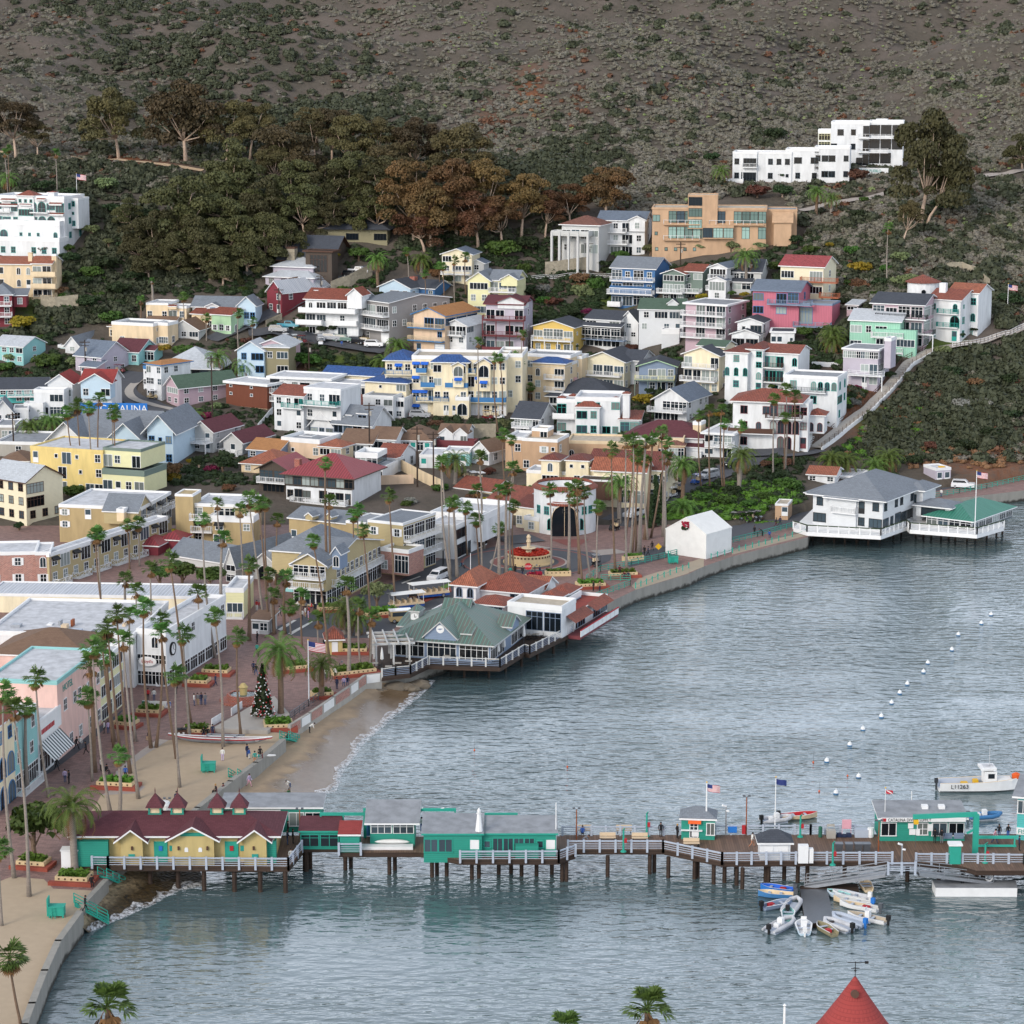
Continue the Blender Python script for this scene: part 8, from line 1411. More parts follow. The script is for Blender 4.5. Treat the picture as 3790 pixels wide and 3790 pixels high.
def dfence(label,reg,pts,h=1.1,mat='trim',sty='h',name='fence'):
 R(reg);ps=[q(*p)for p in pts];W_=[]
 for a,b in zip(ps,ps[1:]):n=max(2,int(math.dist(a,b)/14));W_+=[on(a[0]+(b[0]-a[0])*i/n,a[1]+(b[1]-a[1])*i/n)for i in range(n)]
 W_.append(on(*ps[-1]));m=MB();O=W_[0].copy()
 for a,b in zip(W_,W_[1:]):rail_run(m,a-O+Vector((0,0,.1)),b-O+Vector((0,0,.1)),h,sty,.4,2.2)
 tag(m.build(name,mat,None,O,uv=False),label,'fence')
drape('cliff_path','Z8',[(1250,108),(1415,72),(1560,55),(1700,10),(1830,-15),(1990,-100)],2.6,'path',.3)
dfence('white rail fence along the cliff top path at the right','Z8',[(1415,80),(1560,65),(1700,20),(1830,-5),(1990,-90)],1.3);dfence('white rail fence at the top of the green slope','Z3',[(130,690),(330,685),(440,668),(760,672)]);dfence('white railing along the stone walled drive','Z2',[(480,790),(650,705),(870,600)]);dfence('white picket fence beside the mission revival house','Z8',[(300,795),(415,745)]);dfence('low white wall above the sand coloured villas','Z8',[(400,215),(600,215)],1,'trim','s');dfence('pale alley wall beside the red roofed cottage','Z6',[(1085,900),(1250,990),(1400,1060)],2.2,'stucco','s','alley_wall');dfence('white retaining wall under the white house with green balcony','Z6',[(10,600),(120,470)],1.4,'trim','s','retaining_wall');dfence('tan garden wall below the red roofed lodge terrace','Z6',[(770,1030),(900,1010),(1180,1000)],1.8,'peach','s','garden_wall')
for lb,rg,pts,h,mt in(('rounded gray stone wall under the cream house','Z1',[(310,1130),(420,1140),(590,1120)],4,'stonewall'),('stone retaining wall below the drive railing','Z2',[(560,790),(700,735),(870,650)],3,'stonewall'),('tan stone terrace wall below the columned villa','Z3',[(240,650),(400,630),(560,610)],3.2,'stonewall'),('curved stone terrace wall on the slope behind the mission villa','Z4',[(1470,985),(1560,975),(1640,1010),(1725,1080)],2,'stonewall'),('gray block wall at the street behind the red barn','Z2',[(70,1040),(190,985)],1.6,'stonewall'),('dark stone wall below the inn lawn','Z6',[(1560,660),(1800,655)],3,'stonewall')):dfence(lb,rg,pts,h,mt,'s','retaining_wall')
R('Y6')
for i,(x,y,s)in enumerate([(1380,520,1),(1430,530,.8),(1560,500,1.8),(1640,500,1.3),(1690,510,1),(1740,480,1.4),(1500,500,.7),(1470,520,.6)]+[(1380,2930,0)]*0):me=crown_mesh('b',[(0,0,0,.1,.1)],2,.1,'rock',1)if 0 else None;bm=__import__('bmesh').new();__import__('bmesh').ops.create_icosphere(bm,subdivisions=2,radius=1);[setattr(v,'co',v.co*(1+.25*mnoise.noise(v.co*1.3+Vector((i*5,0,0)))))for v in bm.verts];me=bpy.data.meshes.new('boulder');bm.to_mesh(me);me.materials.append(MATS['rock']);o=link('boulder',me,None,at(x,y,.5));o.scale=(s,s*.8,s*.55);cluster(o,x,'brown boulder','at the water under the terrace wall','boulders')
nb=MB();nb.prism([(-300,-50),(300,-50),(300,182),(-300,182)],-4,13);kind(nb.build('near_bluff','hill_ground'),'structure')
R('P');t0=Vector((ray(3165,3615)[0]*178,ray(3165,3615)[1]*178,13));za=HC+ray(3165,3615)[2]*178-13;ct=thing('conical_tower','red shingled conical turret with weather vane at the lower right','tower',t0);M('fishscale','8a3c3a','shingle')
bit(ct,'wall','trim',lambda m:m.lathe([(3.2,0),(3.2,za-4.6)],24));bit(ct,'roof','fishscale',lambda m:m.lathe([(3.5,za-4.8),(2.4,za-3.45),(1.2,za-1.72),(.08,za),(.01,za)],32));bit(ct,'dormer_vent','trimbrown',lambda m:(m.lathe([(.28,0),(.28,.35),(.01,.35)],12,c=(0,0,0)))).matrix_local=Matrix.Translation((-.12,-.75,za-.95))@Matrix.Rotation(pi/2.4,4,'X')
wv=bit(ct,'weather_vane','black',lambda m:(m.bar((0,0,za),(0,0,za+1.1),.05),m.bar((-.55,0,za+1.05),(.75,0,za+1.05),.04),m.box(.65,.9,-.03,.03,za+.96,za+1.13),m.bar((-.3,0,za+.6),(.3,0,za+.6),.04),m.lathe([(.01,-.1),(.1,0),(.01,.1)],8,c=(0,0,za+.45))));bit(ct,'chimney_cap','aluminium',lambda m:m.lathe([(.62,za-5),(.8,za-4.2),(.75,za-3.7),(.5,za-3.5),(.45,za-3.3),(.01,za-3.3)],14,c=(-.95,-2.2,0)))
for px,py,lb,sc in((396,3725,'palm crown rising into view at the bottom left',1.25),(2393,3735,'palm crown rising into view at the bottom centre',1.15),(2085,3815,'palm tip barely showing at the bottom edge',1)):d=ray(px,py);b=Vector((d[0]*176,d[1]*176,13));h=HC+d[2]*176-13;r=thing('fan_palm',lb,'palm',b);t=MB();t.tube([(0,0,0),(.3,0,h*.5),(0,0,h)],[.3,.22,.16],8);t.build('trunk','palmbark',r);[setattr(link(n_,m_,r,(0,0,h)),'scale',(sc,)*3)for n_,m_ in(('crown',FANS[1][0]),('dead_fronds',FANS[1][1]))]
d=ray(2904,3727);fp=MB();fp.tube([(0,0,0),(0,0,HC+d[2]*176-13)],[.12,.08],8);fp.lathe([(.01,0),(.13,.12),(.01,.24)],8,c=(0,0,HC+d[2]*176-13));tag(fp.build('bare_pole','trim',None,(d[0]*176,d[1]*176,13),uv=False),'bare white pole top at the bottom edge left of the red turret','pole')
# ---- vehicles
for nm,h in(('c_white','dcdde0'),('c_silver','9c9fa4'),('c_black','15171b'),('c_blue','24509c'),('c_green','5e7a70'),('c_teal','2f8aa0'),('c_red','6e1a26'),('c_tan','b4a078')):M(nm,h,'paint')
WH=None
def wheels(r,xs,ys,rd=.34,w_=.22):
 for x in xs:
  for y in ys:
   t=bit(r,'wheel','rubber',lambda m:m.lathe([(.01,-w_/2),(rd*.9,-w_/2),(rd,-w_/3),(rd,w_/3),(rd*.9,w_/2),(.01,w_/2)],14));t.location=(x,y,rd);t.rotation_euler=(0,pi/2,0)
   k=bit(t,'rim','aluminium',lambda m:m.lathe([(.01,w_/2+.01),(rd*.6,w_/2+.01),(rd*.6,-w_/2-.01),(.01,-w_/2-.01)],10))
PROF={'suv':([(-2.3,.35),(-2.3,1.0),(-2.15,1.1),(-1.0,1.15),(2.25,1.15),(2.3,.9),(2.3,.35)],[(-1.15,1.1),(-.45,1.75),(2.0,1.72),(2.22,1.1)]),'van':([(-2.5,.3),(-2.5,.85),(-2.3,1.0),(-1.5,1.12),(2.5,1.15),(2.55,.8),(2.55,.3)],[(-1.75,1.05),(-.75,1.78),(2.35,1.75),(2.5,1.1)]),'pickup':([(-2.7,.45),(-2.7,1.05),(-2.5,1.15),(-1.2,1.2),(2.7,1.2),(2.75,.5)],[(-1.3,1.15),(-.7,1.8),(.75,1.8),(.95,1.15)])}
def car(reg,x,y,rz,kind_,paint,label,cat='car',z=None):
 R(reg);o=at(x,y,z)if z is not None else ons(x,y)+Vector((0,0,.16));r=thing({'suv':'parked_car','van':'minivan','pickup':'pickup_truck'}[kind_],label,cat,o,rad(rz));lo,up=PROF[kind_];W_=.92
 def ext(m,pr,w0,w1,mt=0):
  n=len(pr);z0,z1=pr[0][1],max(p[1]for p in pr);f=lambda zz:w0+(w1-w0)*max(0,(zz-z0)/(z1-z0+1e-6));m.add([(-f(zz),yy,zz)for yy,zz in pr]+[(f(zz),yy,zz)for yy,zz in pr],[tuple(range(n)),tuple(range(2*n-1,n-1,-1))]+[(i,n+i,n+(i+1)%n,(i+1)%n)for i in range(n)],mt)
 bit(r,'body',paint,lambda m:(ext(m,lo,W_,W_-.06),ext(m,[up[0],up[1],up[2],up[3]],W_-.08,W_-.24)))
 y1,y2=up[1][0],up[2][0];a,b=up[0][0],up[3][0];zt=up[1][1]
 bit(r,'windscreen','gl_dark',lambda m:m.add([(-.72,a+.1,1.2),(.72,a+.1,1.2),(.62,y1-.03,zt-.06),(-.62,y1-.03,zt-.06)],[(0,1,2,3)]))
 bit(r,'rear_window','gl_dark',lambda m:m.add([(-.7,b+.01,1.25),(.7,b+.01,1.25),(.62,y2+.05,zt-.1),(-.62,y2+.05,zt-.1)],[(3,2,1,0)]))
 for s in(-1,1):bit(r,'side_window','gl_dark',lambda m:m.add([(s*.85,a+.35,1.2),(s*.85,b-.2,1.2),(s*.705,y2-.1,zt-.1),(s*.705,y1+.1,zt-.1)],[(0,1,2,3)if s>0 else(3,2,1,0)]))
 for s in(-1,1):bit(r,'headlight','trim',lambda m:m.box(s*.68-.17,s*.68+.17,lo[0][0]-.03,lo[0][0]+.02,.72,.9));bit(r,'tail_light','redpaint',lambda m:m.box(s*.78-.1,s*.78+.1,lo[-1][0]-.02,lo[-1][0]+.04,.8,1.05))
 if kind_=='pickup':bit(r,'truck_bed','black',lambda m:m.box(-.75,.75,1.1,2.6,1.15,1.21))
 wheels(r,(-.8,.8),(-1.5,1.5));return r
def cart(reg,x,y,rz,paint,label,roof='c_white',z=None):
 R(reg);o=at(x,y,z)if z is not None else ons(x,y)+Vector((0,0,.16));r=thing('golf_cart',label,'golf cart',o,rad(rz));bit(r,'body',paint,lambda m:(m.box(-.58,.58,-1.2,1.2,.28,.45),m.add([(-.55,-1.25,.4),(.55,-1.25,.4),(.55,-.6,.4),(-.55,-.6,.4),(-.5,-1.15,.8),(.5,-1.15,.8),(.5,-.65,1.0),(-.5,-.65,1.0)],[(0,1,5,4),(1,2,6,5),(2,3,7,6),(3,0,4,7),(4,5,6,7)]),m.box(-.55,.55,.5,1.2,.45,.7)))
 bit(r,'seat','stucco',lambda m:(m.box(-.5,.5,.1,.6,.7,.82),m.box(-.5,.5,.6,.7,.8,1.25)));bit(r,'roof',roof,lambda m:m.box(-.65,.65,-.85,1.1,1.85,1.93));bit(r,'posts','black',lambda m:[m.bar((sx*.52,sy,.7),(sx*.58,sy*.82,1.85),.05)for sx in(-1,1)for sy in(-.75,1.0)]);wheels(r,(-.5,.5),(-.85,.85),.24,.18);return r
car('Y2',1570,600,-25,'van','c_white','white minivan parked at the corner of the waterfront street',z=GZ+.03);car('Y4',1618,148,75,'suv','c_white','white patrol car on the far shore road',z=GZ+.03);car('Y3',1520,340,-35,'pickup','c_white','white pickup truck parked under the palms beside the spa',z=None);car('Z7',1470,1065,-40,'van','c_silver','silver minivan parked on the street below the villas')
car('Z6',1230,505,80,'suv','c_silver','silver car parked before the blue roofed inn');car('Z2',165,1085,80,'suv','c_silver','silver jeep leftmost on the upper street');car('Z2',240,1050,80,'pickup','c_teal','teal pickup behind the silver jeep');car('Z2',480,1140,10,'suv','c_silver','gray car parked before the white villa');car('Z2',565,1145,75,'suv','c_silver','silver car second in the row before the white villa');car('Z2',650,1155,75,'suv','c_green','car under a green cover in the parked row');car('Z2',760,1170,60,'suv','c_black','black jeep in the parked row before the gray house');car('Z2',820,1175,70,'suv','c_tan','tan jeep beside the black jeep');car('Z2',885,1195,80,'suv','c_white','white car at the right end of the parked row')
car('Z2',770,640,70,'pickup','c_white','white pickup on the drive of the dark lodge');car('Z2',715,665,65,'suv','c_black','black car on the drive below the white pickup');car('Z7',1640,980,-45,'suv','c_black','dark car behind the silver minivan')
cart('Z2',220,1155,20,'c_green','gray green cart left on the upper street');cart('Z2',285,1160,10,'c_white','white cart on the upper street');cart('Z2',340,1165,60,'c_red','dark red cart on the upper street','c_red');cart('Z2',483,1175,0,'c_white','white cart parked out in the street');cart('Z2',415,790,20,'c_black','dark cart in the lavender villa carport');cart('Z6',1740,515,60,'c_red','dark red golf cart on the inn forecourt','c_tan');cart('Z6',1820,515,60,'c_white','white golf cart on the inn forecourt');cart('Z6',1585,975,20,'c_black','leftmost black covered cart in the palm yard','c_black');cart('Z6',1630,985,20,'c_black','middle black covered cart in the palm yard');cart('Z6',1690,990,20,'c_black','right black covered cart in the palm yard')
cart('Z7',1375,1105,-40,'c_blue','bright blue golf cart behind the silver minivan','c_blue');cart('Z7',1235,1175,-40,'c_black','black golf cart lower on the palm street','c_black');cart('Z7',1190,1205,-40,'c_white','white roofed golf cart lower on the palm street');cart('Y3',1235,700,15,'c_black','black utility cart at the roundabout edge','c_black',GZ+.03);cart('Y3',1370,430,-30,'c_black','dark cart at the mouth of the palm street','c_black',GZ+.03)
for i,x in enumerate((455,490,530,555)):cart('Y4',x,325-i*3,65,'c_black',ORD[i]+' golf cart from the left in the lot behind the wrapped building','c_black',GZ+.03)
cart('Y4',610,292,65,'c_black','dark golf cart parked before the orange hut','c_black',GZ+.03);cart('Z5',1150,565,70,'c_tan','tan golf cart under the blue tower house');cart('Z5',900,375,70,'c_red','dark red cart parked up the valley street','c_red')
R('Y2')
for x,y,L_,lb in((1330,815,5.5,'front tram trailer with white canvas roof on the brick median'),(1500,735,6.5,'rear tram trailer with white canvas roof on the brick median')):
 r=thing('tram_trailer',lb,'tram',at(x,y,GZ+.16),rad(-64));bit(r,'chassis','c_blue',lambda m:m.box(-.95,.95,-L_/2,L_/2,.3,.7));bit(r,'side_panel','stucco',lambda m:m.box(-1,1,-L_/2,L_/2,.7,1.0));bit(r,'seats','tancloth',lambda m:[m.box(-.9,.9,-L_/2+.3+i,-L_/2+.42+i,1,1.5)for i in range(int(L_))]);bit(r,'canopy','whitecloth',lambda m:m.add([(-1.2,-L_/2-.2,2.5),(1.2,-L_/2-.2,2.5),(1.2,L_/2+.2,2.5),(-1.2,L_/2+.2,2.5),(0,-L_/2,2.8),(0,L_/2,2.8)],[(0,4,5,3),(4,1,2,5),(0,1,4),(2,3,5),(3,2,1,0)]));bit(r,'posts','trim',lambda m:[m.bar((sx,sy,1),(sx,sy,2.5),.07)for sx in(-.95,.95)for sy in(-L_/2+.2,L_/2-.2)]);wheels(r,(-.85,.85),(-L_/3,L_/3))
r=thing('shuttle_cart','boxy tan shuttle van on the asphalt before the green roofed restaurant','van',at(1285,920,GZ+.03),rad(-75));bit(r,'body','c_tan',lambda m:m.box(-.8,.8,-1.7,1.7,.3,1.9));bit(r,'roof','c_white',lambda m:m.box(-.85,.85,-1.75,1.75,1.9,2.05));[bit(r,'window','gl_mid',lambda m:m.box(s*.81-.01,s*.81+.01,-1.4,1.4,1.1,1.75))for s in(-1,1)];bit(r,'windscreen','gl_mid',lambda m:m.box(-.7,.7,-1.72,-1.7,1.05,1.75));wheels(r,(-.7,.7),(-1.1,1.1))
R('Y3');bk=thing('bicycle','bicycle ridden across the roundabout entry','bicycle',at(220,718,GZ+.03),rad(70));[setattr(bit(bk,'wheel','rubber',lambda m:m.tube([(0,.33*cos(a*pi/6),.33*sin(a*pi/6))for a in range(13)],.03,5)),'location',(0,y,.35))for y in(-.52,.52)];bit(bk,'frame','c_teal',lambda m:[m.bar(a,b,.045)for a,b in(((0,.52,.35),(0,.1,.35)),((0,.1,.35),(0,.2,.9)),((0,.1,.35),(0,-.4,.8)),((0,.18,.8),(0,-.4,.8)),((0,-.52,.35),(0,-.38,1.0)))]);bit(bk,'handlebar','black',lambda m:m.bar((-.25,-.36,1),(.25,-.36,1),.04));bit(bk,'saddle','black',lambda m:m.box(-.07,.07,.08,.34,.9,.95))
person(220,718,'navy','black','rider in dark clothes on the bicycle at the roundabout','sit',70,z=GZ+.45)
# ---- people
def crowd(reg,L,z=None):
 R(reg)
 for x,y,t,b,lb,*k in L:person(x,y,t,b,lb,*(k[:1]or['stand']),rz=(k[1]if len(k)>1 else rnd.uniform(0,360)),z=(k[2]if len(k)>2 else z),s=(k[3]if len(k)>3 else 1),hair=(k[4]if len(k)>4 else 'dark'))
crowd('X3',[(742,465,'black','black','person all in black standing mid pier left of the green booth','stand',0),(873,480,'black','black','fair haired person in black leaning at the green booth window','stand',120,PZ,1,'fair'),(120,465,'blue','black','person in a bright blue jacket sitting at the far railing','sit',180,PZ),(122,540,'gray','denim','person in gray bending at the near bench of the pier','bend',90),(1465,548,'white','skin','person in a white top with red bag walking by the store shed','walk',100)],PZ)
crowd('X4',[(1172,740,'black','black','person in black reading the dive shop notices','stand',180),(1230,742,'black','gray','person in dark jacket and shorts at the dive shop window','stand',170),(1405,1078,'black','black','person in black with folded arms on the white float','stand',0,1.0),(1680,740,'pink','denim','person in pink walking past the green barrier beams','walk',60),(1718,700,'black','denim','person in black beyond the green barrier beams','stand',150),(1795,700,'black','blue','person in black and blue beside the pier office','stand',200),(1890,800,'navy','black','person under the pier office steps','stand',90)],PZ)
crowd('X1',[(1660,330,'black','black','dark figure in the line beside the restroom building','stand'),(1655,400,'navy','denim','person in navy in the line beside the restroom building','stand'),(1697,390,'black','black','person in black leaning near the shelter','stand'),(1680,510,'white','denim','person in white crouching at the pier railing corner','sit',30,PZ-.2)],PZ)
crowd('X2',[(890,285,'white','blue','person in white on the teal huts walkway','stand')],PZ+.2)
crowd('Y6',[(252,1050,'white','lilac','person in white with a dark backpack on the sand by the canoe','stand',180),(437,1020,'navy','denim','person in navy near the sea wall by the canoe bow','stand',60),(452,1035,'blue','white','child in blue beside the navy dressed person','stand',60,GZ,.8),(495,1075,'teal','skin','person in teal at the surfboard','stand',200),(535,1040,'black','black','tall person in black at the surfboard','stand',200),(552,1060,'maroon','maroon','child in red at the surfboard','stand',100,GZ,.75),(522,1060,'teal','black','person crouching in turquoise at the surfboard','sit',100,GZ-.2),(205,1300,'black','black','fair haired person in black sitting on the sea wall','sit',-60,GZ+.2,1,'fair'),(258,1320,'maroon','black','person in maroon standing by the sea wall','stand',60,1.4),(450,1245,'lilac','pink','fair figure in lilac walking down the beach','walk',60,1.1),(905,838,'white','black','person in white crouching on the upper beach','bend',100,1.0),(762,1255,'white','denim','child in white bending at the wet sand','bend',-60,.25,.8),(750,1345,'green','skin','child in green standing in the shallow water','stand',30,.1,.85),(110,865,'black','navy','person in dark clothes left at the clipped bush planter','sit',0),(140,865,'black','black','person in black sitting at the clipped bush planter','sit',20),(178,870,'navy','navy','person in navy standing at the clipped bush planter','stand',0),(38,635,'white','denim','leftmost of the group by the octagonal fountain','stand'),(65,630,'gray','tan','gray clad person in the group by the octagonal fountain','stand'),(92,628,'navy','denim','navy clad person in the group by the octagonal fountain','stand'),(122,630,'gray','denim','rightmost of the group by the octagonal fountain','stand'),(197,487,'navy','navy','lone person in navy crossing the brick plaza','walk'),(485,388,'navy','black','person with white cap near the date palm','stand'),(505,408,'black','denim','person in black and jeans near the date palm','walk'),(1018,205,'black','denim','person with backpack by the ticket kiosk','walk'),(1112,510,'navy','navy','person in navy leaning on the promenade wall','stand'),(1165,480,'lilac','denim','person in lilac sitting on the promenade wall','sit',0,GZ+.5),(1192,475,'navy','denim','person in denim sitting on the promenade wall','sit',0,GZ+.5),(1100,430,'white','black','person in white behind the promenade wall','stand'),(1030,440,'white','navy','pale figure behind the clipped shrub at the promenade','stand')],GZ)
crowd('Y5',[(1115,392,'red','black','person in a bright red jacket before the corner shop','stand'),(1160,395,'white','denim','person in white beside the red jacket','stand'),(1272,480,'blue','denim','person in blue holding the end of the long banner','stand'),(1325,345,'black','black','person in black under the short palm','stand'),(1125,690,'black','tan','fair haired person sitting on the brick bench wall','sit',-30,GZ+.2,1,'fair'),(575,760,'black','black','person in black walking out of the striped awning','walk'),(605,755,'white','gray','person in white cap beside the one in black','walk'),(650,795,'black','black','tall person in black on the shopfront street','walk'),(425,920,'black','black','lone dark figure on the shopfront street','walk'),(490,1010,'lilac','denim','person in a checked top above the lower palm','stand'),(520,1020,'black','black','person in black beside the checked top','stand'),(70,1060,'black','black','dark figure under the arcade at the left edge','stand'),(120,1075,'blue','maroon','child in blue under the arcade at the left edge','stand',0,GZ,.8),(760,925,'white','black','person in white sitting at the planter','stand'),(800,945,'black','black','person in black sitting at the planter','sit',60),(945,985,'blue','black','child in blue at the point of the sand','stand'),(982,1040,'green','navy','person in green sitting at the red bench','sit',60),(1330,1180,'navy','navy','lone person in navy looking at a phone on the sand','stand'),(785,640,'white','black','person in white near the thick palm trunks','stand'),(815,640,'lilac','denim','person in lilac near the thick palm trunks','stand')],GZ)
crowd('Y8',[(690,770,'black','black','person in black sitting on the planter by the restroom pier','sit',20,GZ+.1),(640,960,'black','black','person in black descending the large turquoise stair','walk',120,GZ+.3)])
crowd('Y2',[(545,905,'white','black','person in white cap first at the arcade terrace edge','stand'),(570,885,'white','tan','person in white second at the arcade terrace edge','stand'),(592,905,'lilac','pink','person in lilac at the arcade terrace edge','stand'),(600,860,'red','black','person in red on the arcade terrace','sit'),(640,850,'black','black','person in black on the arcade terrace','stand'),(660,830,'navy','denim','person in navy sitting on the arcade terrace','sit'),(620,830,'red','denim','second person in red on the arcade terrace','sit'),(575,820,'gray','black','person in gray on the arcade terrace','sit'),(515,815,'white','black','person in white under the blue umbrella','sit'),(378,880,'gray','black','lone person in gray on the brick paving','walk'),(205,835,'red','white','person in a Santa red jacket at the market entrance','stand'),(235,835,'red','black','second person in red at the market entrance','stand'),(208,1075,'black','black','person in black at the gray kiosk','stand'),(207,1165,'teal','black','person in teal by the oval sign','stand')],GZ)
crowd('Y3',[(588,780,'teal','white','left walker in teal below the flower fountain','walk'),(625,765,'black','black','walker in black below the flower fountain','walk'),(680,778,'black','navy','walker nearest the stop sign','walk'),(750,770,'tan','denim','person in tan between the stop sign and lamp','stand'),(810,772,'navy','denim','person in navy right of the street lamp','walk'),(1597,620,'black','black','left of a strolling pair by the yellow sign','walk'),(1622,625,'navy','black','right of a strolling pair by the yellow sign','walk'),(1655,585,'black','black','person in black behind the yellow sign','walk'),(1795,605,'black','maroon','person at the orange netting of the wrapped building','stand'),(1213,890,'black','black','person in black at the white picket gate','stand'),(1260,890,'tan','navy','person in brown with a hat at the white picket gate','stand'),(1445,795,'maroon','navy','person in maroon sitting at the sea walk planter','sit',0),(1475,795,'navy','maroon','second person sitting at the sea walk planter','sit',0),(1410,750,'maroon','black','child on the two palm planter','sit',0,GZ+.8),(290,585,'black','black','first dark figure at the white hotel door','stand'),(310,580,'black','navy','second dark figure at the white hotel door','stand')],GZ)
crowd('Y4',[(545,390,'black','black','person in black on the promenade right of the wrapped building','stand'),(655,347,'black','maroon','person in black walking on the shore road','walk'),(676,340,'navy','navy','person in navy walking on the shore road','walk'),(588,395,'black','black','bending figure at the promenade steps','bend'),(622,400,'blue','navy','person in blue at the promenade steps','sit',0),(112,480,'maroon','black','person near the wrapped building corner','stand'),(1506,195,'white','denim','person in white on the far shore road','walk')],GZ)
crowd('Z2',[(640,1190,'blue','denim','person in blue walking on the upper street','walk',0,None)])
R('Y6');tag(bit(None,'surfboard','whitecloth',lambda m:m.prism([(1.25*cos(a*pi/8),.33*sin(a*pi/8))for a in range(16)],0,.09)),'white and black surfboard leaning at the sea wall','surfboard').location=at(580,1010,GZ+.4)
R('Y5');bn=thing('banner','long white lettered banner held up on the plaza','banner',at(1180,465),rad(-8));bit(bn,'cloth','whitecloth',lambda m:m.add([(x/4-2,.1*sin(x),z)for z in(.4,1.3)for x in range(17)],[(i,i+1,i+18,i+17)for i in range(16)]));bit(bn,'stripe','trimgreen',lambda m:m.box(-2.02,-1.2,-.14,-.11,.45,1.25))
for rg,L in(('Y5',[(1385,670,'right'),(1350,672,'left')]),('Y2',[(1365,770,'left'),(1395,770,'right')])):
 R(rg)
 for x,y,s in L:r=thing('litter_bin',f'{s} of a pair of brown bins '+('on the sand side of the clipped bush planter' if rg=='Y5' else 'between the tram trailers'),'bin',at(x,y));bit(r,'box','trimbrown',lambda m:m.box(-.35,.35,-.35,.35,0,1.1));bit(r,'lid','black',lambda m:m.box(-.38,.38,-.38,.38,1.1,1.25));bit(r,'recycling_mark','trim',lambda m:m.box(-.12,.12,-.37,-.35,.55,.8))
R('X2')
for i,(x,y)in enumerate([(885,105),(1037,105)]):o=link('seagull',POSES['stand'][2],None,at(x,320,PZ)+Vector((0,0,(320-y)*.5176*.0299)));bpy.data.objects.remove(o);g=MB();g.tube([(-.25,0,.12),(-.1,0,.12),(.08,0,.15),(.2,0,.2)],[.02,.08,.09,.03],7);g.lathe([(.01,.16),(.055,.22),(.01,.29)],8,c=(.18,0,0));g.bar((.22,0,.23),(.3,0,.22),.02);g.bar((0,.02,0),(0,.02,.1),.015);tag(g.build('seagull','trim',None,at(x,330,PZ)+Vector((0,0,(330-y-12)*.5176*.0299)),uv=False),['left','right'][i]+' gull perched on the longest teal frame','gull')
# --- scattered garden shrubs between the houses
FOOT=[]
for o in list(COL.objects):
 if o.type=='EMPTY' and o.get('category')and o.name.split('.')[0]in('house','hotel','villa','lodge','mansion','inn','inn_wing','modern_house','apartment_house','shop','shop_block','arcade_building','shed','hut','garage','spa_building','tower','kiosk'):
  for c in o.children:
   if c.name.split('.')[0]in('wall','wing','bay','lower_wing','terrace_wall','side_wing','gallery','porch','deck'):
    bb=[Vector(b)for b in c.bound_box];FOOT.append((Matrix.Rotation(-o.rotation_euler.z,3,'Z'),o.location.copy(),min(b.x for b in bb),max(b.x for b in bb),min(b.y for b in bb),max(b.y for b in bb)))
def clear(p,m=1.2):
 for Rm,l,x0,x1,y0,y1 in FOOT:
  v=p-l
  if abs(v.x)>60 or abs(v.y)>60:continue
  v=Rm@Vector((v.x,v.y,0))
  if x0-m<v.x<x1+m and y0-m<v.y<y1+m:return False
 return True
RP=np.array([(v.x,v.y)for v in ROADS])
_clear=clear
def clear(p,m=1.2):return _clear(p,m)and np.min((RP[:,0]-p.x)**2+(RP[:,1]-p.y)**2)>9
rs=random.Random(11);n=0
while n<290:
 px,py=rs.uniform(0,3350),rs.uniform(1000,1900)
 if px>2300 and py>1780:continue
 if py>1850 and px<1500:continue
 p=on(px,py)
 if not clear(p):continue
 s=rs.uniform(.4,1.0)*(1.25 if py<1250 else.9);mt=rs.choice(['broadleaf','broadleaf','darkleaf','darkleaf','oliveleaf','yellowleaf','grayleaf','brownbush','magenta' if rs.random()<.3 else 'broadleaf'])
 me=rs.choice(RC[mt]);o=link('shrub',me,None,p+Vector((0,0,s*.5)));o.scale=(s,s,s*rs.uniform(.7,1.2));o.rotation_euler=(0,0,rs.uniform(0,6))
 tag(o,{'broadleaf':'small green garden shrub growing between the hillside houses','darkleaf':'small dark green shrub growing between the hillside houses','oliveleaf':'small gray green shrub growing between the hillside houses','yellowleaf':'small yellow green shrub growing between the hillside houses','grayleaf':'small pale gray shrub growing between the hillside houses','brownbush':'small brownish shrub growing between the hillside houses','magenta':'small magenta flowering shrub growing between the hillside houses'}[mt],'shrub','garden shrubs, '+mt);n+=1
